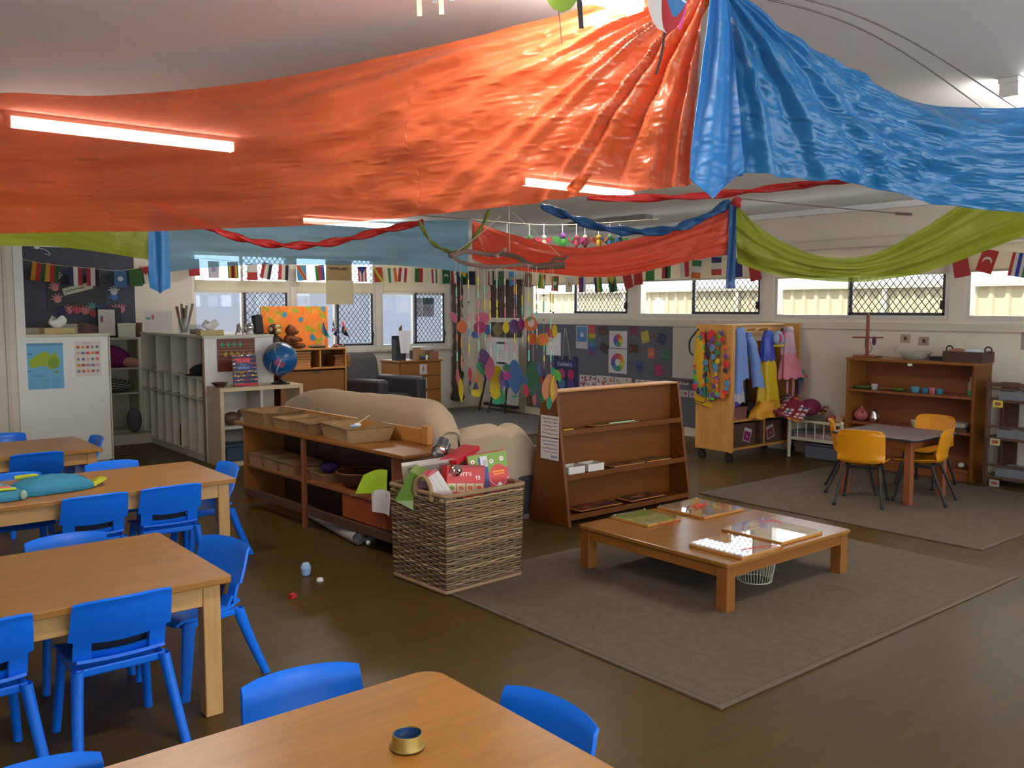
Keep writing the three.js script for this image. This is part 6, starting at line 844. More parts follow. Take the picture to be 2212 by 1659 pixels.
  { const k = cost('white_gown', 'long white and pale blue gown trailing down beside the end panel'); P(k, 'gown', garment([[1.3, 0.03, 0.03], [1.0, 0.06, 0.05], [0.7, 0.075, 0.06], [0.46, 0.07, 0.06]].map((r) => [...r, 7.64, zc + 0.0]), { folds: 5, amp: 0.25 }), cloth2(C3(0.42, 0.48, 0.66))); P(k, 'lace_hem', garment([[0.52, 0.07, 0.06], [0.45, 0.08, 0.07]].map((r) => [...r, 7.62, zc + 0.02]), { folds: 6, amp: 0.2 }), cloth2(C3(0.6, 0.6, 0.68))); }
  { const k = cost('white_tunic', 'white tunic with a pink spot under the blue shirt'); P(k, 'tunic', garment([[1.0, 0.07, 0.04], [0.8, 0.1, 0.05], [0.6, 0.12, 0.055]].map((r) => [...r, 7.81, zc - 0.02])), cloth2(C3(0.5, 0.46, 0.5))); P(k, 'spot', ball(0.022, 7.8, 0.79, zc + 0.045, 1.2, 0.8, 0.3), cloth2(C3(0.5, 0.05, 0.12))); }
  { const k = cost('princess_dress', 'blue bodiced dress with a long yellow skirt on the dress up stand', 'costume', [0.06, 0, 0.08]); P(k, 'skirt', garment([[1.09, 0.09, 0.05], [0.9, 0.13, 0.07], [0.7, 0.15, 0.085], [0.5, 0.17, 0.09]].map((r) => [...r, 8.12, zc + 0.03]), { folds: 6, amp: 0.16 }), cloth2(C3(0.6, 0.38, 0.005), { roughness: 0.5 })); P(k, 'bodice', garment([[1.36, 0.05, 0.04], [1.25, 0.085, 0.05], [1.1, 0.095, 0.055], [1.04, 0.098, 0.056]].map((r) => [...r, 8.1, zc + 0.035])), cloth2(C3(0.03, 0.06, 0.42), { roughness: 0.4 })); P(k, 'puff_sleeve', ball(0.075, 8.19, 1.28, zc + 0.1, 1, 1, 0.8), cloth2(C3(0.26, 0.36, 0.55))); for (const [dx, dy] of [[-0.025, 0.0], [0.03, 0.02]]) P(k, 'sleeve_stripe', ball(0.05, 8.19 + dx, 1.28 + dy, zc + 0.13, 0.5, 1.1, 0.65), cloth2(C3(0.45, 0.03, 0.1))); P(k, 'sleeve_cuff', new THREE.TorusGeometry(0.05, 0.014, 8, 20).rotateX(Math.PI / 2).translate(8.19, 1.2, zc + 0.1), cloth2(C3(0.62, 0.42, 0.02))); P(k, 'trailing_hem', garment([[0.62, 0.14, 0.07, 8.06, zc + 0.08], [0.5, 0.2, 0.09, 7.98, zc + 0.1], [0.45, 0.18, 0.1, 7.94, zc + 0.1]], { folds: 5 }), cloth2(C3(0.58, 0.26, 0.01), { roughness: 0.45 })); }
  { const k = cost('pink_tutu_dress', 'pale pink tutu dress with a ragged hem at the right of the dress up stand', 'costume', [0.16, 0, 0.1]); P(k, 'bodice', garment([[1.37, 0.05, 0.04], [1.28, 0.085, 0.05], [1.1, 0.1, 0.055]].map((r) => [...r, 8.34, zc + 0.04])), cloth2(C3(0.52, 0.32, 0.4))); P(k, 'net_skirt', garment([[1.12, 0.095, 0.055, 8.34, zc + 0.04], [0.98, 0.15, 0.08, 8.37, zc + 0.05], [0.84, 0.2, 0.1, 8.4, zc + 0.06]], { folds: 9, amp: 0.14 }), cloth2(C3(0.6, 0.2, 0.25))); for (let i = 0; i < 7; i++) P(k, 'ribbon', bx(0.035, 0.13 + 0.04 * (i % 3), 0.004, 8.22 + i * 0.055, 0.68 - 0.02 * (i % 3), zc + 0.12 - (i % 2) * 0.03, 'y', 0.001), cloth2(i % 3 === 1 ? C3(0.05, 0.06, 0.2) : C3(0.55, 0.2, 0.26))); P(k, 'teal_bow', ball(0.05, 8.5, 0.86, zc + 0.12, 0.6, 1.4, 0.4), cloth2(C3(0.02, 0.2, 0.22))); P(k, 'flower_top', ball(0.05, 8.34, 1.36, zc + 0.05, 1.2, 0.9, 0.8), cloth2(C3(0.42, 0.3, 0.32))); }
  { const k = cost('black_cape', 'dark cape with a red stripe hanging between the blue shirt and the princess dress'); P(k, 'cape', garment([[1.34, 0.05, 0.03], [1.0, 0.07, 0.04], [0.6, 0.08, 0.05]].map((r) => [...r, 7.96, zc - 0.05])), M.black); P(k, 'red_lining', bx(0.03, 0.22, 0.01, 7.99, 1.08, zc + 0.0, 'y', 0.003).rotateZ(0), cloth2(C3(0.5, 0.06, 0.06))); }
  { // apron on the end
    const k = cost('yellow_apron', 'mustard yellow apron edged in black on the end of the dress up stand'), m = cloth2(C3(0.58, 0.34, 0.01));
    P(k, 'apron_bib', sheet((u, v) => V(7.475 - 0.02 * Math.sin(v * 5) - 0.015 * Math.sin(u * 4), 1.36 - 0.75 * v - 0.06 * u * v, -6.1 + (0.06 + 0.1 * v) * (u - 0.15) * 1.6), 10, 24, 0.004), m); P(k, 'apron_strap', tube([[7.47, 1.38, -6.08], [7.45, 1.25, -6.18], [7.46, 1.12, -6.17], [7.47, 1.1, -6.1]], 0.01, 24), M.black); P(k, 'black_edge', tube([[7.46, 1.36, -5.98], [7.455, 1.0, -5.98], [7.44, 0.62, -5.96], [7.45, 0.63, -6.1]], 0.005, 24), M.black);
  }
  const lm = [C3(0.6, 0.02, 0.03), C3(0.65, 0.13, 0.01), C3(0.6, 0.42, 0.01), C3(0.1, 0.5, 0.02), C3(0.1, 0.22, 0.42), C3(0.14, 0.05, 0.25), C3(0.03, 0.2, 0.12), C3(0.02, 0.02, 0.05)].map((c) => st(c, 0.7));
  const petal = mg([0, 1, 2, 3, 4].map((i) => ball(0.017, 0.015 * Math.cos(i * 1.2566), 0.015 * Math.sin(i * 1.2566), 0, 1, 1, 0.5, 8, 6)));
  [[-6.04, 1.34, 0.72, 'left'], [-5.92, 1.36, 0.66, 'middle'], [-5.78, 1.36, 0.7, 'right']].forEach(([z, yt, yb, l], n) => {
    const k = T('flower_garland', 'bright paper flower garland on the end of the dress up stand, ' + l + ' of three', 'garland', [7.482, 0, z], -Math.PI / 2, 'flower garlands'), hw = 0.062;
    P(k, 'cord', tube([[-hw, yb + 0.05, 0], [-hw * 0.8, (yt + yb) / 2, 0.006], [0, yt, 0.006], [hw * 0.8, (yt + yb) / 2, 0.006], [hw, yb + 0.05, 0], [0, yb, 0.004]], 0.003, 40, 5, true), M.dark);
    P(k, 'peg', bar(V(0, yt, -0.015), V(0, yt + 0.006, 0.03), 0.008), M.chrome);
    const c = new THREE.CatmullRomCurve3([V(-hw, yb + 0.05, 0.012), V(-hw * 0.9, (yt + yb) / 2, 0.014), V(0, yt - 0.01, 0.016), V(hw * 0.9, (yt + yb) / 2, 0.014), V(hw, yb + 0.05, 0.012), V(0, yb, 0.014)], true);
    const N = 28; for (let i = 0; i < N; i++) { const p = c.getPoint(i / N), f = P(k, 'flower', petal, lm[Math.floor(rnd() * 7.4)]); f.position.copy(p); f.position.z += rr(0, 0.012); f.position.x += rr(-0.012, 0.012); f.rotation.z = rr(0, 3); f.scale.setScalar(rr(0.75, 1.25)); }
  });
  // baskets and tags below, things on the seat
  for (const [x, l, col, rz] of [[7.76, 'left', '#7a1c5a', -0.3], [8.26, 'right', '#6a2c30', 0.25]]) {
    const k = T('storage_basket', l + ' dark brown basket with a photo tag in the foot of the dress up stand', 'basket', [x, 0.156, zf - 0.2]), m = st(C3(0.11, 0.05, 0.03), 0.8, { bumpMap: weaveTex, bumpScale: 0.006 });
    P(k, 'front_wall', bx(0.42, 0.24, 0.012, 0, 0, 0.17, 'x'), m); P(k, 'back_wall', bx(0.42, 0.24, 0.012, 0, 0, -0.17, 'x'), m); for (const s of [-1, 1]) P(k, 'side_wall', bx(0.012, 0.24, 0.33, s * 0.204, 0, 0, 'z'), m); P(k, 'basket_base', bx(0.42, 0.012, 0.34), m);
    for (let i = 0; i < 5; i++) P(k, 'woven_band', bx(0.425, 0.018, 0.008, 0, 0.02 + i * 0.046, 0.178, 'x', 0.003), m);
    P(k, 'photo_tag', pb(0.13, 0.14, 0.002).rotateZ(rz).translate(0.0 - rz * 0.1, 0.05, 0.187), print(48, 52, (g, w, h) => { g.fillStyle = '#b9b2b0'; g.fillRect(0, 0, w, h); g.fillStyle = col; g.fillRect(4, 12, w - 8, h - 16); g.fillStyle = '#b8a8b0'; g.fillRect(22, 28, 8, 8); }), 'white photo tag');
  }
  { const k = T('shoe_box', 'dark pinkish box on the seat board of the dress up stand', 'box', [7.72, 0.445, zf - 0.15]), m = st(C3(0.2, 0.07, 0.06), 0.7); P(k, 'box_body', bx(0.26, 0.1, 0.2), m); P(k, 'box_lid', bx(0.27, 0.02, 0.21, 0, 0.1, 0), m); }
  { const k = T('dress_shoe', 'shiny purple dress up shoe under the gown', 'shoe', [7.7, 0.567, zf - 0.1], 0.4), m = st(C3(0.1, 0.04, 0.3), 0.2); P(k, 'shoe_body', ball(0.035, 0, 0.03, 0, 0.9, 0.8, 1.6), m); P(k, 'heel', bar(V(0, 0, -0.05), V(0, 0.04, -0.045), 0.008), m); }
  { const k = T('black_hat', 'wide black hat lying on the seat of the dress up stand', 'hat', [8.02, 0.446, zf - 0.14], 0.2); P(k, 'brim', lathe([[0, 0], [0.2, 0.004], [0.21, 0.016], [0.1, 0.02]]), M.black); P(k, 'crown', ball(0.12, 0, 0.06, 0, 1, 0.75, 1), M.black); }
}
// crochet blanket
{
  const tex = cv(160, 128, (g, w, h) => { g.fillStyle = '#7a1430'; g.fillRect(0, 0, w, h); for (let r = 0; r < 5; r++) for (let i = 0; i < 7; i++) { const x = i * 24 + (r % 2) * 10, y = r * 26; if ((i + r) % 4 === 3) continue; g.fillStyle = (i * 3 + r) % 5 ? '#c9c0b0' : '#c8922c'; g.fillRect(x, y, 18, 18); g.strokeStyle = ['#8a1c4a', '#8a1c4a', '#2c2c6a'][(i + r) % 3]; g.lineWidth = 3; g.beginPath(); g.moveTo(x, y + 9); g.lineTo(x + 18, y + 9); g.moveTo(x + 9, y); g.lineTo(x + 9, y + 18); g.stroke(); } });
  const o = T('crochet_blanket', 'crimson and white crochet blanket heaped between the dress up stand and the doll bed', 'blanket', [0, 0, 0]);
  P(o, 'blanket', sheet((u, v) => { const x = 8.08 + 0.62 * u, zz = -5.92 + 0.62 * v; const h = 0.47 + 0.1 * Math.sin(u * 2.9 + 0.2) * Math.sin(v * 2.8 + 0.3) + 0.05 * Math.sin(u * 9 + v * 4) + 0.06 * u; return V(x + 0.03 * Math.sin(v * 7), h, zz); }, 36, 30, 0.02), st(0xffffff, 0.95, { map: tex, bumpMap: weaveTex, bumpScale: 0.006 }));
  P(o, 'rolled_end', sheet((u, v) => { const a = u * Math.PI * 2, k = Math.sin(v * Math.PI) ** 0.5; return V(8.3 + 0.4 * v, 0.54 + Math.sin(a) * 0.09 * k, -5.35 + Math.cos(a) * 0.11 * k - 0.1 * v); }, 24, 18, 0.006), st(C3(0.2, 0.012, 0.06), 0.95, { bumpMap: weaveTex, bumpScale: 0.006 }), 'plain crimson rolled end');
}
// doll bed
{
  const o = T('doll_bed', 'cream wooden doll bed with spindle sides beside the dress up stand', 'doll bed', [8.4, 0, -5.58]), m = st(C3(0.6, 0.55, 0.42), 0.5), L = 0.62, W = 0.3; // along +z
  for (const x of [0, W]) { P(o, 'side_rail', bx(0.022, 0.03, L, x, 0.385, L / 2, 'z', 0.006), m); P(o, 'side_rail', bx(0.022, 0.035, L, x, 0.19, L / 2, 'z', 0.006), m); for (let i = 1; i < 6; i++) P(o, 'spindle', bar(V(x, 0.22, L * i / 6), V(x, 0.39, L * i / 6), 0.006), m); }
  for (const z of [0, L]) { for (const x of [0, W]) P(o, 'leg', lathe([[0, 0], [0.02, 0], [0.018, 0.06], [0.024, 0.15], [0.02, 0.2], [0.024, 0.3], [0.02, 0.41], [0.024, 0.425], [0, 0.44]], 14).translate(x, 0, z), m); P(o, 'end_board', bx(W - 0.03, 0.16, 0.014, W / 2, 0.23, z, 'x', 0.004), m); }
  P(o, 'slat_base', bx(W - 0.02, 0.014, L - 0.02, W / 2, 0.19, L / 2), m); P(o, 'mattress', bx(W - 0.04, 0.07, L - 0.05, W / 2, 0.206, L / 2, 'z', 0.025), st(C3(0.34, 0.26, 0.28), 0.9)); P(o, 'blue_cover', bx(W - 0.035, 0.03, 0.24, W / 2, 0.262, 0.14, 'z', 0.012), st(C3(0.14, 0.2, 0.25), 0.9));
  for (const [z, c, l] of [[0.42, C3(0.3, 0.07, 0.05), 'reddish brown baby doll lying in the doll bed'], [0.52, C3(0.5, 0.27, 0.14), 'paler baby doll at the foot of the doll bed']]) { const d = T('baby_doll', l, 'doll', [8.53, 0.278, -5.58 + z], 0.8), k = st(c, 0.5); P(d, 'head', ball(0.055, 0, 0.15, 0, 1, 1.05, 1), k); P(d, 'body', mg([ball(0.05, 0, 0.06, 0.04, 1.1, 1, 1.4)]), k); for (const s of [-1, 1]) { P(d, 'arm', tube([[s * 0.05, 0.08, 0.03], [s * 0.09, 0.1, 0.06], [s * 0.09, 0.15, 0.09]], 0.015, 12, 8), k); P(d, 'leg', tube([[s * 0.03, 0.04, 0.08], [s * 0.06, 0.06, 0.14], [s * 0.05, 0.02, 0.18]], 0.017, 12, 8), k); P(d, 'ear', ball(0.012, s * 0.055, 0.15, 0, 0.6, 1, 1), k); P(d, 'eye', ball(0.007, s * 0.02, 0.16, 0.05), M.black); } }
  const t = T('storage_tub', 'cloudy blue grey plastic tub under the doll bed', 'tub', [8.55, 0, -5.2]), tm = new THREE.MeshPhysicalMaterial({ color: C3(0.16, 0.18, 0.25), roughness: 0.3, transmission: 0.3, thickness: 0 }); P(t, 'tub_body', bx(0.24, 0.15, 0.42, 0, 0, 0, 'z', 0.02), tm); P(t, 'tub_lid', bx(0.27, 0.02, 0.45, 0, 0.15, 0, 'z', 0.008), st(C3(0.08, 0.09, 0.13), 0.5));
}
// ---------- toy shelf against the wall ----------
{
  const xf = 8.4, z0 = -4.93, z1 = -3.66, H = 1.1, D = 0.35, L = z1 - z0, zm = (z0 + z1) / 2, xm = xf + D / 2, o = T('toy_shelf', 'tall reddish brown open shelf of play dishes against the right wall', 'shelf', [0, 0, 0]);
  for (const z of [z0 + 0.012, z1 - 0.012]) P(o, 'side_panel', bx(D, H - 0.025, 0.025, xm, 0, z, 'y', 0.003), z > zm ? M.honey : M.oak); P(o, 'top_board', bx(D + 0.01, 0.028, L + 0.01, xm, H - 0.028, zm, 'z', 0.003), M.oak);
  P(o, 'back_panel', bx(0.01, H - 0.05, L, xf + D - 0.01, 0.03, zm, 'z'), M.redwood); for (const y of [0.08, 0.43, 0.76]) P(o, 'shelf_board', bx(D - 0.02, 0.022, L - 0.05, xm - 0.005, y, zm, 'z', 0.003), M.redwood); P(o, 'plinth', bx(0.02, 0.08, L - 0.05, xf + 0.03, 0, zm, 'z'), M.redwood);
  P(o, 'name_label', pb(0.002, 0.022, 0.045, xf - 0.001, H - 0.055, -4.27), M.paper);
  const sx = xf + 0.12, ring = (r, y) => new THREE.TorusGeometry(r, 0.004, 6, 24).rotateX(Math.PI / 2).translate(0, y, 0);
  const cup = (label, z, c, r = 0.035, h = 0.05, y = 0.782) => { const k = T('toy_cup', label, 'cup', [sx, y, z]), m = st(c, 0.4); P(k, 'cup_body', lathe([[0, 0], [r * 0.75, 0], [r, h], [r * 0.9, h], [r * 0.65, 0.006], [0, 0.006]], 20), m); P(k, 'cup_handle', new THREE.TorusGeometry(h * 0.3, 0.005, 6, 16).translate(r + 0.008, h * 0.5, 0), m); };
  cup('large pale blue toy cup, leftmost of the cups on the toy shelf', -4.27, C3(0.1, 0.3, 0.38), 0.05, 0.055); cup('smaller blue toy cup, second in the row of cups', -4.17, C3(0.06, 0.22, 0.32)); cup('pink toy cup between the blue cups', -4.1, C3(0.55, 0.16, 0.2), 0.035, 0.058); cup('small blue toy cup, rightmost of the cups', -4.03, C3(0.06, 0.22, 0.32));
  const plate = (label, z, c, r, y = 0.782) => { const k = T('toy_plate', label, 'plate', [sx, y, z]), m = st(c, 0.45); P(k, 'plate_body', lathe([[0, 0], [r * 0.6, 0], [r, 0.022], [r * 0.96, 0.026], [r * 0.55, 0.006], [0, 0.006]], 24), m); P(k, 'plate_rim', ring(r * 0.98, 0.024), m); };
  plate('green toy plate at the left end of the toy shelf', -4.81, C3(0.1, 0.2, 0.04), 0.08); plate('green toy plate in the middle of the toy shelf', -4.44, C3(0.1, 0.2, 0.03), 0.07);
  cup('small white toy pot beside the green plate', -4.69, C3(0.45, 0.42, 0.45), 0.034, 0.055);
  { const k = T('rolling_pin', 'small wooden rolling pin on the toy shelf', 'toy', [sx, 0.8, -4.57]); P(k, 'roller', bar(V(0, 0, -0.06), V(0, 0, 0.06), 0.014), M.oak); P(k, 'grip', mg([bar(V(0, 0, -0.09), V(0, 0, -0.06), 0.007), bar(V(0, 0, 0.06), V(0, 0, 0.09), 0.007)]), M.redwood); }
  { const k = T('toy_teapot', 'pink toy teapot on the middle shelf behind the yellow chairs', 'teapot', [sx, 0.452, -4.82], 0.8), m = st(C3(0.5, 0.13, 0.14), 0.4); P(k, 'pot_body', ball(0.07, 0, 0.06, 0, 1, 0.85, 1), m); P(k, 'spout', tube([[0.06, 0.05, 0], [0.1, 0.07, 0], [0.12, 0.11, 0]], 0.012, 12), m); P(k, 'pot_handle', new THREE.TorusGeometry(0.035, 0.008, 6, 18).translate(-0.085, 0.065, 0), m); P(k, 'lid_knob', mg([lathe([[0.04, 0.115], [0.03, 0.125], [0, 0.13]]), ball(0.012, 0, 0.138, 0)]), m); }
  { const k = T('metal_shaker', 'silver metal shaker beside the pink teapot', 'shaker', [sx, 0.452, -4.68]); P(k, 'shaker_body', lathe([[0, 0], [0.045, 0], [0.042, 0.05], [0.026, 0.09], [0.03, 0.115], [0, 0.13]]), M.chrome); P(k, 'shaker_handle', new THREE.TorusGeometry(0.035, 0.004, 6, 18).translate(0.05, 0.06, 0), M.chrome); }
  cup('white toy bowl on the shelf behind the right of the small table', -4.25, C3(0.55, 0.5, 0.4), 0.05, 0.06, 0.452);
  { const k = T('toy_stack', 'dark tray with a pale cloth at the right of the middle shelf', 'tray', [sx, 0.452, -3.83]); P(k, 'tray_base', bx(0.2, 0.03, 0.2), M.darkwood); P(k, 'pale_cloth', bx(0.16, 0.05, 0.16, 0, 0.03, 0, 'x', 0.02), st(C3(0.34, 0.3, 0.27), 0.9)); }
  { const k = T('toy_bottle', 'small bottle with a green label at the right end of the toy shelf', 'bottle', [sx, 0.782, -3.74]); P(k, 'bottle_body', lathe([[0, 0], [0.03, 0], [0.03, 0.12], [0.015, 0.15], [0.015, 0.18]]), st(C3(0.3, 0.2, 0.1), 0.5)); P(k, 'green_label', lathe([[0.031, 0.01], [0.031, 0.06]]), st(C3(0.02, 0.3, 0.06), 0.6, { side: THREE.DoubleSide })); }
  TM('white_toy', 'small pale toy on the floor shelf of the toy shelf', 'toy', ball(0.03, 0, 0.03, 0, 1.3, 0.8, 1), M.paper, [sx, 0.102, -3.8]);
  // on top
  { const k = T('mug_tree', 'red wooden mug tree with a cross arm on top of the toy shelf', 'mug tree', [sx, H, -4.78], 0.05), m = st(C3(0.25, 0.05, 0.025), 0.4); P(k, 'foot', bx(0.14, 0.022, 0.24, 0, 0, 0, 'z', 0.006), m); P(k, 'post', bx(0.028, 0.42, 0.028, 0, 0.02, 0, 'y', 0.005), m); P(k, 'arm', bar(V(0, 0.2, -0.16), V(0, 0.205, 0.16), 0.008), m); P(k, 'green_ring', new THREE.TorusGeometry(0.045, 0.005, 6, 20).rotateY(0.4).translate(0.02, 0.15, -0.03), st(C3(0.1, 0.14, 0.06), 0.6)); P(k, 'purple_tassel', ball(0.02, 0, 0.17, 0.07, 1, 2.2, 1), st(C3(0.08, 0.02, 0.08), 0.8)); P(k, 'cord_loop', tube([[0, 0.16, 0.03], [0.01, 0.08, 0.04], [0.01, 0.03, -0.02], [0.02, 0.012, -0.09]], 0.004, 16), st(C3(0.2, 0.15, 0.08), 0.8)); }
  { const k = T('glass_dish', 'wide cloudy glass dish on top of the toy shelf', 'dish', [sx, H, -4.28]), gl = new THREE.MeshPhysicalMaterial({ color: C3(0.75, 0.72, 0.66), roughness: 0.15, transmission: 0.55, thickness: 0 }); P(k, 'dish_body', lathe([[0, 0], [0.1, 0], [0.15, 0.07], [0.158, 0.075], [0.145, 0.065], [0.1, 0.008], [0, 0.008]], 32), gl); P(k, 'dish_rim', ring(0.155, 0.075), gl); }
  { const k = T('black_box', 'flat black box between the glass dish and the wicker tray', 'box', [sx, H, -4.05]); P(k, 'box_body', bx(0.1, 0.03, 0.15), M.black); P(k, 'box_lid', bx(0.105, 0.012, 0.155, 0, 0.028, 0), M.black); }
  { const k = T('wicker_tray', 'dark wicker tray with cloths and a ring handle on top of the toy shelf', 'basket', [sx, H, -3.78]), m = st(C3(0.07, 0.028, 0.018), 0.7, { bumpMap: weaveTex, bumpScale: 0.006 }); for (const s of [-1, 1]) { P(k, 'long_side', bx(0.012, 0.1, 0.36, s * 0.12, 0, 0, 'z', 0.004), m); P(k, 'short_side', bx(0.24, 0.1, 0.012, 0, 0, s * 0.175, 'x', 0.004), m); P(k, 'ring_handle', new THREE.TorusGeometry(0.03, 0.007, 6, 20).rotateY(Math.PI / 2).translate(0, 0.115, s * 0.175), m); } P(k, 'tray_base', bx(0.24, 0.01, 0.35), m); P(k, 'brown_cloth', ball(0.1, 0, 0.09, -0.1, 0.9, 0.35, 0.8), st(C3(0.26, 0.1, 0.05), 0.9)); P(k, 'white_cloth', ball(0.1, 0, 0.088, 0.05, 0.9, 0.36, 0.9), st(C3(0.45, 0.5, 0.56), 0.9)); }
}
// dark rack with trays at the right edge
{
  const xf = 8.4, z0 = -3.56, L = 0.95, D = 0.34, o = T('tray_rack', 'dark brown rack of plastic trays cut by the right edge', 'rack', [xf, 0, z0]);
  for (const z of [0.02, L]) for (const x of [0.02, D - 0.02]) P(o, 'post', bx(0.035, 0.92, 0.035, x, 0, z, 'y', 0.005), M.darkwood);
  for (const y of [0.07, 0.42, 0.76]) { P(o, 'shelf_board', bx(D, 0.022, L, D / 2, y, L / 2, 'z'), M.darkwood); P(o, 'front_rail', bx(0.018, 0.02, L, 0.01, y + 0.11, L / 2, 'z'), M.darkwood); }
  P(o, 'top_rail', bx(0.04, 0.035, L, 0.02, 0.9, L / 2, 'z'), M.darkwood); P(o, 'back_board', bx(0.012, 0.9, 0.16, D - 0.01, 0.02, 0.08, 'y'), M.darkwood);
  const tm = new THREE.MeshPhysicalMaterial({ color: C3(0.26, 0.29, 0.33), roughness: 0.3, transmission: 0.4, thickness: 0 }), food = (c) => st(c, 0.6);
  [['top', 0.782], ['middle', 0.442], ['bottom', 0.092]].forEach(([n, y], i) => {
    const k = T('plastic_tray', 'cloudy plastic tray of play food on the ' + n + ' shelf of the dark rack', 'tray', [xf + 0.17, y, z0 + 0.34], 0); P(k, 'tray_base', bx(0.28, 0.006, 0.46), tm); for (const s of [-1, 1]) { P(k, 'long_side', bx(0.005, 0.075, 0.48, s * 0.145, 0, 0), tm); P(k, 'short_side', bx(0.29, 0.075, 0.005, 0, 0, s * 0.238), tm); }
    if (i < 2) { const f = T('play_food', ['red pepper and green leaf play food in the top tray of the dark rack', 'red and pink play food in the middle tray of the dark rack'][i], 'toy', [xf + 0.14, y + 0.008, z0 + 0.34]); P(f, 'red_piece', ball(0.05, 0, 0.06, 0.06, 1, 0.9, 1.6), food(C3(0.45, 0.02, 0.04))); P(f, 'green_piece', ball(0.04, -0.03, 0.04, -0.06, 1, 0.6, 1.4), food(C3(0.05, 0.08, 0.05))); P(f, 'pale_piece', ball(0.045, 0.05, 0.04, -0.14, 1, 0.8, 1), food(C3(0.4, 0.4, 0.42))); }
  });
  for (const [y, z, l, c] of [[0.715, 0.11, 'top', '#c9b84a'], [0.372, 0.1, 'middle', '#b9a878'], [0.0, 0.11, 'bottom', '#a89a94']]) P(o, 'photo_label', pb(0.002, 0.062, 0.085, -0.004, y, z), print(48, 36, (g, w, h) => { g.fillStyle = c; g.fillRect(0, 0, w, h); g.fillStyle = '#8a4a34'; g.fillRect(10, 10, 28, 16); }), l + ' shelf photo label');
}
// ---------- small table with yellow chairs ----------
{
  const t = woodTable('small_table', 'low dark topped play table with reddish legs among the yellow chairs', 'table', 6.92, 7.66, -4.19, -3.45, 0.555, { leg: 0.06, inset: 0.06, apron: 0.07, top: 0.022, r: 0.05, topMat: st(C3(0.2, 0.13, 0.12), 0.3), legMat: M.redwood });
  P(t, 'black_edge', roundedTop(0.752, 0.752, 0.016, 0.055).translate(0, 0.536, 0), M.black);
}
function yellowChair(label) {
  const o = T('yellow_chair', label, 'chair', [0, 0, 0], 0, 'yellow plastic chairs'), SH = 0.335, H = 0.62, W = 0.18;
  P(o, 'shell', sheet((u, v) => { // v: front edge of the seat to the top of the back
    const x = (u - 0.5) * 2, t = v; let y, z; if (t < 0.42) { const k = t / 0.42; z = 0.17 - 0.3 * k; y = SH + 0.004 - 0.012 * Math.sin(k * 3.1) - 0.02 * Math.pow(1 - k, 3); } else if (t < 0.56) { const q = (t - 0.42) / 0.14 * Math.PI / 2; z = -0.13 - 0.045 * Math.sin(q); y = SH + 0.004 + 0.045 * (1 - Math.cos(q)); } else { const k = (t - 0.56) / 0.44; z = -0.175 - 0.05 * k; y = SH + 0.049 + (H - SH - 0.049) * k; }
    const w = W * (t > 0.9 ? Math.sqrt(Math.max(0, 1 - Math.pow((t - 0.9) / 0.1, 2) * 0.25)) : 1), up = t < 0.5 ? 0.03 * Math.pow(Math.abs(x), 4) : 0, fw = t >= 0.45 ? 0.04 * x * x * Math.min(1, (t - 0.45) * 6) : 0; return V(x * w, y + up - (t > 0.95 ? 0.012 * x * x * x * x : 0), z + fw);
  }, 22, 40, 0.008), M.yellow);
  P(o, 'seat_frame', mg([bar(V(-0.13, SH - 0.03, 0.1), V(0.13, SH - 0.03, 0.1), 0.011), bar(V(-0.13, SH - 0.03, -0.1), V(0.13, SH - 0.03, -0.1), 0.011), bar(V(-0.13, SH - 0.03, -0.1), V(-0.13, SH - 0.03, 0.1), 0.011), bar(V(0.13, SH - 0.03, -0.1), V(0.13, SH - 0.03, 0.1), 0.011)]), M.black);
  for (const s of [-1, 1]) { const a = P(o, 'leg', bar(V(s * 0.17, 0.012, 0.17), V(s * 0.13, SH - 0.02, 0.1), 0.0115), M.black), b = P(o, 'leg', bar(V(s * 0.18, 0.012, -0.23), V(s * 0.13, SH - 0.02, -0.1), 0.0115), M.black); P(a, 'rubber_foot', lathe([[0, 0], [0.016, 0], [0.015, 0.03], [0, 0.03]], 12).translate(s * 0.17, 0, 0.17), M.black); P(b, 'rubber_foot', lathe([[0, 0], [0.016, 0], [0.015, 0.03], [0, 0.03]], 12).translate(s * 0.18, 0, -0.23), M.black); }
  return o;
}
{
  const c = yellowChair('yellow chair nearest the camera, its back turned, left of the small table'); c.position.set(6.83, 0.012, -3.83); c.rotation.y = 1.94;
  dup(c, 'yellow chair at the front right of the small table seen from the side', [7.27, 0.012, -3.56], Math.PI + 0.22);
  dup(c, 'yellow chair behind the small table facing the camera', [7.92, 0.012, -3.86], -Math.PI / 2);
  dup(c, 'yellow chair at the far left of the small table seen edge on', [7.2, 0.012, -4.12], 0.55);
}
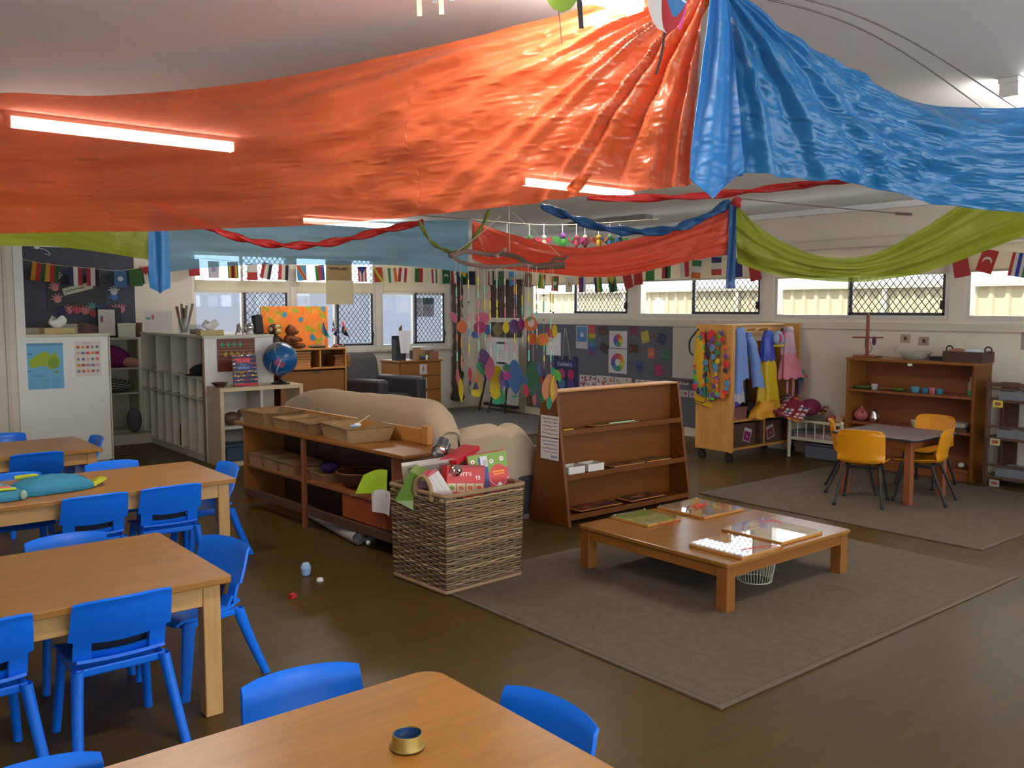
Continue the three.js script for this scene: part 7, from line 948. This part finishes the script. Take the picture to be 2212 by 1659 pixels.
// ---------- branch mobile ----------
{
  const K = 0.000885, o = T('branch_mobile', 'forked driftwood branch hung with strings of straws and big paper fruit and leaves', 'mobile', [3.585, 0, -5.076], -0.6831);
  const X = (x) => (x - 80) * K, Y = (y) => 1.964 - (y - 395) * K;
  const bark = st(C3(0.13, 0.09, 0.07), 0.9, { bumpMap: clothTex, bumpScale: 0.004 }), barkL = st(C3(0.2, 0.13, 0.11), 0.9);
  const limb = (pts, r1, r2) => { const c = new THREE.CatmullRomCurve3(pts.map(([x, y, z]) => V(X(x), Y(y), z || 0))); return sheet((u, v) => { const p = c.getPoint(v), t = c.getTangent(Math.min(0.999, Math.max(0.001, v))), s = V(-t.y, t.x, 0).normalize(), b = t.clone().cross(s), a = u * Math.PI * 2, r = (r1 + (r2 - r1) * v) * (0.85 + 0.3 * nA(u * 8, v * 20)) ; return p.addScaledVector(s, Math.cos(a) * r).addScaledVector(b, Math.sin(a) * r); }, 14, 50, 0.002); };
  P(o, 'branch', limb([[75, 405, 0.02], [120, 398, 0.0], [200, 368, -0.05], [330, 385, -0.08], [430, 392, -0.06], [510, 360, -0.04]], 0.016, 0.013), barkL);
  P(o, 'branch', limb([[470, 385, -0.05], [590, 412, -0.02], [660, 455, 0], [720, 490, 0.02], [840, 485, 0.04], [965, 478, 0.05]], 0.012, 0.024), bark);
  P(o, 'branch', limb([[90, 395, 0.02], [140, 442, 0.06], [230, 475, 0.1], [350, 492, 0.12], [520, 490, 0.1], [640, 478, 0.06], [730, 490, 0.02]], 0.009, 0.013), barkL);
  P(o, 'twig', limb([[860, 455, 0.04], [900, 425, 0.04], [945, 437, 0.045], [990, 405, 0.05]], 0.011, 0.008), bark);
  for (const [x, y] of [[110, 415], [445, 410], [505, 358]]) P(o, 'knot', ball(0.014, X(x), Y(y), 0.03), st(C3(0.35, 0.24, 0.18), 0.8));
  for (const q of [[[X(130), Y(375), 0], [X(320), Y(220), -0.1], [X(470), Y(90), -0.1]], [[X(930), Y(410), 0.04], [X(820), Y(300), 0], [X(560), Y(60), -0.1]], [[X(540), Y(380), -0.05], [X(535), Y(60), -0.1], [X(530), Y(-390), -0.1]]]) P(o, 'hanging_cord', tube(q, 0.002, 8), M.cream);
  const sc = { y: C3(0.62, 0.5, 0.02), m: C3(0.16, 0.55, 0.36), p: C3(0.6, 0.16, 0.22), b: C3(0.08, 0.22, 0.42), w: C3(0.5, 0.42, 0.36), o: C3(0.6, 0.2, 0.06) }, sm = {}; for (const k in sc) sm[k] = st(sc[k], 0.45);
  const straw1 = new THREE.CylinderGeometry(0.0048, 0.0048, 1, 7); const bead = new THREE.SphereGeometry(0.0065, 8, 6), bm = [st(C3(0.05, 0.04, 0.05), 0.5), st(C3(0.3, 0.1, 0.14), 0.5)];
  const oval = (w, h) => { const g = new THREE.CylinderGeometry(0.5, 0.5, 1, 22).rotateX(Math.PI / 2); g.scale(w, h, 0.003); return g; };
  const leaf = (w, h, bend = 0.15) => sheet((u, v) => { const s = Math.pow(Math.sin(Math.PI * Math.min(1, v * 0.92 + 0.06)), 0.95), x = (u - 0.5) * w * s; return V(x, h * (0.5 - v), 1.2 * x * x + bend * h * (v - 0.5) * (v - 0.5)); }, 8, 18, 0.002);
  const fringe = (w, h) => mg([...Array(7)].map((_, i) => leaf(w, h * 0.3).translate(rr(-0.1, 0.1) * w, h * (0.36 - i * 0.12), 0.003 * (i % 3))));
  const cone = (w, h) => new THREE.ConeGeometry(w / 2, h, 14, 1);
  const shp = { o: oval, l: leaf, f: fringe, c: cone };
  const col = (r, g, b) => st(C3(r * 0.62, g * 0.62, b * 0.62), 0.75, { side: THREE.DoubleSide });
  const OR = col(0.62, 0.13, 0.03), PK2 = col(0.55, 0.12, 0.2), BL = col(0.04, 0.13, 0.34), YE = col(0.62, 0.48, 0.01), RD = col(0.45, 0.03, 0.06), GR = col(0.03, 0.3, 0.13), DG = col(0.03, 0.13, 0.06), PU = col(0.12, 0.06, 0.2), MG = col(0.3, 0.02, 0.16), AM = col(0.6, 0.25, 0.02), OL = col(0.2, 0.17, 0.06), NV = col(0.03, 0.03, 0.12), WH = col(0.6, 0.45, 0.4), RO = col(0.5, 0.13, 0.15), LG = col(0.12, 0.42, 0.04), CO = col(0.7, 0.3, 0.13);
  // strands: x, top, bottom, depth offset, cut outs [x, y, width, height, material, shape, tilt, dz]
  const ST = [
    [130, 430, 1340, 0.06, [[140, 1340, 28, 150, RO, 'l', 0.05, 0], [165, 1440, 40, 190, YE, 'l', 0.04, 0.006], [112, 880, 55, 90, PK2, 'l', 0.3, 0.004]]],
    [165, 445, 1290, 0.08, [[175, 950, 78, 95, OR, 'o', 0, 0.004]]],
    [225, 470, 1280, 0.1, [[237, 1315, 32, 110, RD, 'l', 0.02, 0.003], [236, 1380, 24, 50, NV, 'l', 0, 0.005], [230, 1440, 20, 80, OL, 'l', 0.1, 0.003]]],
    [298, 480, 1200, 0.1, [[308, 1375, 60, 190, col(0.42, 0.28, 0.1), 'l', 0.15, 0], [285, 1450, 80, 85, YE, 'l', 0.6, 0.008], [282, 1390, 46, 70, NV, 'c', 0, 0.02], [277, 1345, 28, 50, OR, 'c', 0, 0.022]]],
    [345, 485, 1120, 0.05, [[330, 885, 112, 92, PK2, 'o', 0.1, 0.006], [312, 955, 100, 90, col(0.4, 0.05, 0.16), 'o', 0, 0.012], [372, 975, 60, 80, BL, 'o', 0.2, 0], [280, 1010, 70, 60, BL, 'o', 0.3, 0.002], [345, 1205, 100, 170, PU, 'l', 0.2, 0.004], [322, 1275, 70, 110, GR, 'l', 0.5, 0.002]]],
    [390, 490, 1180, 0.12, [[388, 1275, 76, 190, col(0.4, 0.08, 0.14), 'l', -0.1, 0.006]]],
    [440, 490, 1255, 0.0, [[447, 975, 76, 105, OL, 'o', 0.15, 0], [432, 1385, 82, 260, YE, 'f', -0.03, 0.02], [450, 1500, 110, 120, GR, 'f', 0.2, -0.01]]],
    [503, 490, 1240, 0.09, [[512, 955, 52, 90, YE, 'o', 0, 0], [518, 1265, 64, 60, DG, 'o', 0, 0.004], [518, 1325, 66, 70, MG, 'o', 0, 0.008], [482, 1360, 46, 150, PU, 'l', 0, 0]]],
    [575, 480, 1200, 0.04, [[575, 950, 84, 110, PU, 'o', 0, 0], [582, 1340, 124, 270, BL, 'l', 0.06, 0.012], [520, 1380, 60, 110, col(0.05, 0.07, 0.26), 'l', 0.2, 0]]],
    [590, 480, 1160, -0.02, [[600, 1450, 46, 90, WH, 'l', -0.5, 0.01], [583, 1495, 46, 26, GR, 'o', 0, 0.01]]],
    [634, 475, 1100, 0.07, [[632, 930, 50, 95, MG, 'o', 0.1, 0]]],
    [682, 475, 1190, 0.1, [[702, 928, 100, 112, OR, 'o', 0, 0.004], [704, 920, 54, 64, WH, 'o', 0, 0.008], [695, 890, 40, 28, GR, 'l', 1.4, 0.01], [668, 1440, 46, 100, RD, 'l', 0.1, 0.004], [662, 1370, 36, 90, BL, 'l', 0, 0]]],
    [716, 485, 1220, 0.03, [[715, 1045, 80, 95, OR, 'o', 0.2, 0], [715, 1360, 112, 270, DG, 'l', 0.02, 0.012], [733, 1510, 34, 120, RO, 'l', 0.05, 0]]],
    [745, 490, 1120, 0.08, [[795, 1048, 98, 96, AM, 'o', 0, 0.006], [795, 1048, 60, 58, OR, 'o', 0, 0.01]]],
    [803, 485, 1280, 0.0, [[768, 1330, 34, 180, BL, 'l', 0, 0], [806, 1320, 34, 90, PU, 'l', 0, 0.004], [800, 1370, 50, 80, OR, 'l', 0.1, 0], [795, 1500, 40, 90, GR, 'l', 0, 0]]],
    [853, 480, 1310, 0.06, [[850, 1440, 124, 250, CO, 'l', 0, 0.01], [872, 1420, 40, 190, YE, 'l', -0.08, 0.016], [846, 1540, 100, 46, GR, 'l', 1.5, 0.02], [896, 1330, 70, 100, LG, 'l', -0.3, 0.0], [880, 1300, 44, 90, GR, 'l', 0.4, 0.002], [925, 1340, 30, 80, LG, 'l', 0, 0.002]]],
    [874, 480, 1170, 0.03, [[868, 985, 84, 108, RD, 'o', 0, 0], [887, 985, 44, 102, YE, 'o', 0, 0.005]]],
  ];
  for (const [x, a, b, dz, items] of ST) {
    const s = P(o, 'string', bar(V(X(x), Y(a), dz), V(X(x + 6), Y(b), dz), 0.0012, 0.0012, 4), M.cream);
    let yy = a + rr(60, 160), q = 0; const ks = 'ymypwybmopym';
    while (yy < b - 50) { const L = rr(40, 85), m = P(s, rnd() < 0.8 ? 'straw' : 'bead', rnd() < 0.8 ? straw1 : bead, sm[ks[Math.floor(rnd() * ks.length)]]); if (m.geometry === straw1) m.scale.y = L * K; m.name = m.geometry === straw1 ? 'straw' : 'bead'; if (m.name === 'bead') m.material = bm[q++ % 2]; m.position.set(X(x + 6 * (yy - a) / (b - a)), Y(yy + L / 2), dz); yy += L + rr(6, 90); }
    for (const [ix, iy, w, h, m, k, tilt, z] of items) { const c = P(s, 'paper_cutout', shp[k](w * K, h * K), m); c.position.set(X(ix), Y(iy), dz + 0.01 + z); c.rotation.z = tilt; c.rotation.y = rr(-0.25, 0.25); }
  }
}
// ---------- flag bunting ----------
const FL = []; // [kind, colours...]
const flagCell = { v3: (g, c) => c.forEach((k, i) => { g.fillStyle = k; g.fillRect(i * 64 / c.length, 0, 64 / c.length + 1, 96); }), h3: (g, c) => c.forEach((k, i) => { g.fillStyle = k; g.fillRect(0, i * 96 / c.length, 64, 96 / c.length + 1); }), diag: (g, c) => { g.fillStyle = c[0]; g.fillRect(0, 0, 64, 96); g.strokeStyle = c[2]; g.lineWidth = 22; g.beginPath(); g.moveTo(0, -6); g.lineTo(64, 102); g.stroke(); g.strokeStyle = c[1]; g.lineWidth = 14; g.beginPath(); g.moveTo(0, -6); g.lineTo(64, 102); g.stroke(); }, disc: (g, c) => { g.fillStyle = c[0]; g.fillRect(0, 0, 64, 96); g.fillStyle = c[1]; if (c[2]) { g.fillRect(12, 14, 40, 68); g.fillStyle = c[2]; } g.beginPath(); g.arc(32, 48, 13, 0, 7); g.fill(); }, tri: (g, c) => { c.slice(1).forEach((k, i) => { g.fillStyle = k; g.fillRect(i * 64 / (c.length - 1), 0, 64 / (c.length - 1) + 1, 96); }); g.fillStyle = c[0]; g.beginPath(); g.moveTo(0, 0); g.lineTo(64, 0); g.lineTo(32, 50); g.fill(); }, cres: (g, c) => { g.fillStyle = c[0]; g.fillRect(0, 0, 64, 96); g.fillStyle = c[1]; g.beginPath(); g.arc(32, 48, 17, 0, 7); g.fill(); g.fillStyle = c[0]; g.beginPath(); g.arc(32, 55, 14, 0, 7); g.fill(); } };
const flagKinds = [
  ['v3', '#c8922a', '#b02a2a', '#2f5a2c'], ['v3', '#24305c', '#ddd6d2', '#a02a3c'], ['v3', '#9c2a40', '#cfc6c0', '#1c1a2c'], ['disc', '#3a6a94', '#c8d4dc'], ['v3', '#35602f', '#35602f'], ['tri', '#a02a2a', '#26402a', '#d8d2c8', '#1c1a1c'],
  ['h3', '#a8a0b0', '#b03038'], ['disc', '#c8c4cc', '#9a98c0'], ['v3', '#3f7a3a', '#c8b03a', '#a83030', '#1a1a1a', '#a83030', '#c8b03a', '#3f7a3a'], ['h3', '#cfc8c2', '#b03a3a'], ['v3', '#b03434', '#cfc8be', '#23222c'], ['v3', '#b03838', '#cfc8be', '#23222c'], ['diag', '#4a90b8', '#c03a30', '#c8b83a'], ['v3', '#3f7a3a', '#b03844', '#3a5a9c'],
  ['tri', '#2c3a7c', '#b03a40', '#d6cfcc', '#b03a40', '#d6cfcc', '#b03a40'], ['diag', '#b8362c', '#c8b43a', '#3f8a3c'], ['v3', '#3f8a4c', '#dcd6cc', '#d0702a'], ['v3', '#b8303a', '#dcd6cc', '#b8303a'], ['v3', '#2f6a34', '#b0302c'], ['v3', '#ddd6cc', '#b0343c', '#e0dad0', '#3a7a3a'], ['cres', '#1f5a38', '#c8ccc0'], ['v3', '#a8303c', '#d0c8c0', '#2c3060'], ['tri', '#c8a83a', '#1f5a34', '#1c1a18', '#1f5a34'], ['v3', '#1c1f34', '#1c1f34'],
  ['disc', '#3a8ab8', '#c8b43a'], ['v3', '#1c1a14', '#b89a2c', '#a0302c', '#1c1a14', '#b89a2c', '#a0302c'], ['v3', '#3f8a3a', '#c8b43a', '#b8342c'], ['disc', '#b8342c', '#3a8a3c', '#c8dcc8'], ['disc', '#d0ccc4', '#c8b43a'], ['v3', '#b03440', '#2c3a90', '#d6d2d2'], ['v3', '#2c3a80', '#b8ac3a', '#2f7a3a'], ['tri', '#c0b03a', '#2f7a34', '#1c1f18', '#2f7a34'], ['h3', '#b03030', '#b03030'], ['h3', '#3f8a3c', '#3a8038'], ['v3', '#a83034', '#1c1a1c', '#3a8a3c'], ['v3', '#d2ccc8', '#b8343c'], ['h3', '#3a7a4a', '#d2ccc8', '#cc6a2a'], ['h3', '#2c3070', '#d2ccc8', '#b8443c'], ['v3', '#2c3070', '#2c3070'], ['cres', '#b8342c', '#d6ccc8'], ['v3', '#b8342c', '#d0ccd0', '#2c3a90', '#d0ccd0', '#3a8a4c'],
];
{
  const cols = 8, rows = 6, tex = cv(cols * 64, rows * 96, (g) => flagKinds.forEach(([k, ...c], i) => { g.save(); g.translate((i % cols) * 64, Math.floor(i / cols) * 96); g.beginPath(); g.rect(0, 0, 64, 96); g.clip(); flagCell[k](g, c); g.restore(); }));
  const fm = new THREE.MeshPhysicalMaterial({ map: tex, roughness: 0.9, transmission: 0.3, thickness: 0, side: THREE.DoubleSide });
  function flagGeo(i) { const g = sheet((u, v) => V((u - 0.5) * 0.145, -v * 0.215, 0.008 * Math.sin(u * 5 + i) * v), 5, 5, 0.001), uv = g.attributes.uv, ci = i % cols, ri = Math.floor(i / cols); for (let k = 0; k < uv.count; k++) uv.setXY(k, (ci + 0.03 + 0.94 * uv.getX(k)) / cols, 1 - (ri + 0.02 + 0.96 * uv.getY(k)) / rows); return g; }
  function bunting(label, pts, list, alongZ) { // list: [coordinate along the wall, y, kind, tilt]
    const o = T('flag_bunting', label, 'bunting', [0, 0, 0]);
    P(o, 'string', tube(pts, 0.0025, 60, 5), M.cream);
    for (const [a, y, k, t] of list) { const f = P(o, 'flag', flagGeo(k), fm); if (alongZ) { f.position.set(pts[0][0], y, a); f.rotation.set(0, -Math.PI / 2, t || 0); } else { f.position.set(a, y, pts[0][2]); f.rotation.z = t || 0; } }
  }
  bunting('string of small national flags hung across the nook pinboard', [[1.95, 2.2, -11.5], [2.4, 2.11, -11.5], [2.9, 2.07, -11.5], [3.23, 2.05, -11.5], [3.6, 2.12, -11.5], [4.05, 2.25, -11.5]], [[2.36, 2.12, 0, -0.15], [2.5, 2.11, 0, -0.1], [2.74, 2.08, 1, 0], [2.93, 2.075, 2, 0], [3.24, 2.06, 3, 0], [3.42, 2.08, 4, 0.05], [3.53, 2.11, 5, 0.1]]);
  bunting('string of small national flags along the tops of the three back windows', [[4.05, 2.25, -11.52], [5.2, 2.18, -11.52], [6.4, 2.19, -11.52], [7.6, 2.2, -11.52], [8.6, 2.18, -11.52]], [[4.14, 2.22, 6, 0.06], [4.4, 2.2, 7, 0], [4.655, 2.2, 8, 0.02], [4.92, 2.18, 9, 0], [5.14, 2.2, 10, -0.2], [5.37, 2.19, 11, -0.06], [5.63, 2.19, 12, 0.05], [5.9, 2.195, 13, 0.1], [6.58, 2.19, 14, 0.03], [6.84, 2.19, 15, 0.08], [7.08, 2.19, 16, 0.1], [7.28, 2.2, 17, -0.1], [7.56, 2.2, 18, 0], [7.82, 2.19, 19, 0.04], [8.06, 2.19, 20, 0], [8.22, 2.19, 21, 0.1], [8.4, 2.18, 22, 0.1], [8.55, 2.18, 23, 0]]);
  bunting('sagging string of national flags along the right hand windows', [[8.62, 2.2, -11.3], [8.62, 2.15, -10.6], [8.62, 2.05, -9.6], [8.62, 2.01, -8.7], [8.62, 2.06, -8.2], [8.62, 2.18, -7.6], [8.62, 2.2, -6.8], [8.62, 2.1, -6.2], [8.62, 2.06, -5.2], [8.62, 2.12, -4.2]], [[-11.1, 2.17, 2, 0], [-10.85, 2.16, 4, 0], [-10.6, 2.15, 24, 0.05], [-10.2, 2.12, 25, -0.15], [-9.89, 2.09, 26, -0.12], [-9.61, 2.055, 27, -0.05], [-9.32, 2.035, 28, 0], [-9.06, 2.03, 29, 0.02], [-8.76, 2.02, 30, 0.12], [-8.5, 2.02, 31, 0.2], [-8.23, 2.06, 32, 0.3], [-8.03, 2.11, 32, 0.1], [-7.81, 2.16, 33, 0], [-7.54, 2.18, 34, 0], [-7.26, 2.19, 35, 0.08], [-7.06, 2.17, 36, -0.1], [-6.77, 2.2, 37, 0], [-6.48, 2.17, 38, 0.04], [-6.25, 2.12, 32, 0.2]], true);
  bunting('short string of flags with a red crescent flag at the right edge windows', [[8.62, 2.12, -4.2], [8.62, 2.14, -3.8], [8.62, 2.12, -3.6], [8.62, 2.08, -3.3], [8.62, 2.1, -2.9]], [[-3.95, 2.1, 32, 0.2], [-3.66, 2.13, 39, -0.3], [-3.4, 2.09, 40, -0.18], [-3.1, 2.08, 9, 0]], true);
}
// ---------- paper birds on a line, masks at the top ----------
{
  const line = T('ornament_line', 'thin line above the red swag carrying small paper birds', 'line', [0, 0, 0]); P(line, 'string', tube([[4.6, 2.36, -6.3], [5.2, 2.31, -5.83], [5.9, 2.36, -5.25]], 0.002, 20), M.cream);
  const c = (r, g, b) => st(C3(r * 0.5, g * 0.5, b * 0.5), 0.8, { side: THREE.DoubleSide });
  [['teal and white', c(0.08, 0.3, 0.32), c(0.6, 0.58, 0.52), 4.89, -6.077], ['dark red and green', c(0.3, 0.04, 0.04), c(0.06, 0.22, 0.05), 5.04, -5.957], ['red and white striped', c(0.5, 0.04, 0.08), c(0.6, 0.55, 0.45), 5.136, -5.877], ['green with a purple head', c(0.04, 0.28, 0.04), c(0.2, 0.05, 0.3), 5.26, -5.776], ['magenta', c(0.5, 0.03, 0.22), c(0.5, 0.08, 0.1), 5.352, -5.701], ['dark crimson', c(0.25, 0.02, 0.06), c(0.6, 0.5, 0.4), 5.41, -5.655], ['orange and yellow', c(0.6, 0.16, 0.03), c(0.6, 0.45, 0.02), 5.5, -5.58], ['blue', c(0.06, 0.2, 0.42), c(0.1, 0.3, 0.12), 5.574, -5.52], ['small green', c(0.06, 0.26, 0.06), c(0.1, 0.2, 0.3), 5.64, -5.466]].forEach(([l, a, b, x, z], i) => {
    const o = T('paper_bird', l + ' paper bird hanging over the red swag', 'paper bird', [x, 2.16, z], -0.683, 'paper birds over the red swag'), s = i === 3 ? 1.25 : 1;
    P(o, 'wings', sheet((u, v) => { const q = (u - 0.5) * 2; return V(q * 0.075 * s, 0.03 * s - v * 0.055 * s * (1 - 0.6 * q * q) + 0.015 * Math.abs(q), 0.02 * Math.abs(q)); }, 10, 4, 0.002), a); P(o, 'body', ball(0.03 * s, 0, -0.01, 0.005, 0.7, 1.2, 0.4), i % 2 ? a : b); P(o, 'head', ball(0.02 * s, 0, 0.045 * s, 0.005, 1, 1, 0.5), b); P(o, 'hanger', bar(V(0, 0.05, 0), V(0, 0.16, 0), 0.0025), M.white);
  });
  // cropped paper masks
  const pt = (d) => st(0xffffff, 0.7, { map: cv(96, 144, d), side: THREE.DoubleSide });
  const oval = (w, h) => sheet((u, v) => { const s = Math.sqrt(Math.max(0.0004, 1 - Math.pow(2 * v - 1, 2))), x = (u - 0.5) * w * s; return V(x, h * (0.5 - v), 0.02 - 3 * x * x); }, 12, 20, 0.002);
  { const o = T('paper_mask', 'oval paper mask in white, red and blue hanging before the orange silk', 'mask', [1.814, 2.42, -1.6], -0.75); P(o, 'mask_face', oval(0.105, 0.24), pt((g, w, h) => { g.fillStyle = '#b02c34'; g.fillRect(0, 0, w, h); g.fillStyle = '#dcd6d6'; g.beginPath(); g.moveTo(0, 0); g.lineTo(30, 0); g.lineTo(44, h); g.lineTo(0, h); g.fill(); g.fillStyle = '#3a78b0'; g.beginPath(); g.ellipse(72, 90, 30, 66, 0, 0, 7); g.fill(); g.strokeStyle = '#dfe6ea'; g.lineWidth = 3; for (let i = 0; i < 11; i++) { g.beginPath(); g.moveTo(84, 50 + i * 8); g.lineTo(96, 46 + i * 8); g.stroke(); } })); P(o, 'dark_ribbon', sheet((u, v) => V(-0.005 - 0.02 * v * v + (u - 0.5) * 0.006, -0.1 - 0.12 * v, 0.01), 2, 8, 0.001), M.dark); P(o, 'pink_ribbon', sheet((u, v) => V(0.035 + 0.012 * Math.sin(v * 3) + (u - 0.5) * 0.03 * (1 - v * 0.8), 0.06 - 0.16 * v, -0.02), 3, 10, 0.001), st(C3(0.65, 0.08, 0.42), 0.7)); P(o, 'hanging_thread', bar(V(0, 0.11, 0), V(0, 0.23, 0), 0.001), M.cream); }
  { const o = T('paper_mask', 'green and blue paper mask with black strips at the top edge', 'mask', [1.751, 2.52, -1.93], -0.72); P(o, 'mask_face', oval(0.11, 0.2), pt((g, w, h) => { g.fillStyle = '#7d9a2c'; g.fillRect(0, 0, w, h); g.fillStyle = '#3a78b8'; g.beginPath(); g.ellipse(66, 90, 40, 60, 0.2, 0, 7); g.fill(); g.strokeStyle = '#e0e4e4'; g.lineWidth = 4; for (let i = 0; i < 5; i++) { g.beginPath(); g.moveTo(24 + i * 8, 128); g.lineTo(24 + i * 8, 140); g.stroke(); } })); P(o, 'black_strip', sheet((u, v) => V(0.045 + 0.01 * v + (u - 0.5) * 0.014, -0.02 - 0.12 * v, 0.005), 2, 6, 0.001), M.dark); P(o, 'thread', bar(V(-0.01, -0.08, 0.005), V(0.0, -0.18, 0.005), 0.0012), M.dark); P(o, 'hanging_thread', bar(V(0, 0.09, 0), V(0, 0.14, 0), 0.001), M.cream); }
  { const o = T('paper_streamers', 'dark and tan paper strips dangling at the top edge left of the masks', 'decoration', [1.65, 2.6, -2.42], -0.683); [[-0.05, 0.075, 1], [0.0, 0.045, 0], [0.02, 0.07, 1], [0.055, 0.04, 0]].forEach(([x, h, t]) => P(o, 'paper_strip', sheet((u, v) => V(x + (u - 0.5) * 0.016 + 0.004 * v, 0.05 - (h + 0.05) * v, t ? -0.03 : 0), 2, 5, 0.001), t ? st(C3(0.36, 0.24, 0.15), 0.8) : M.dark)); P(o, 'top_card', bx(0.15, 0.02, 0.002, 0, 0.04, -0.01), M.dark); }
}
scene.traverse((o) => { if (o.isMesh) { o.castShadow = true; o.receiveShadow = true; } if (o.isDirectionalLight) o.castShadow = true; });
renderer.render(scene, camera);
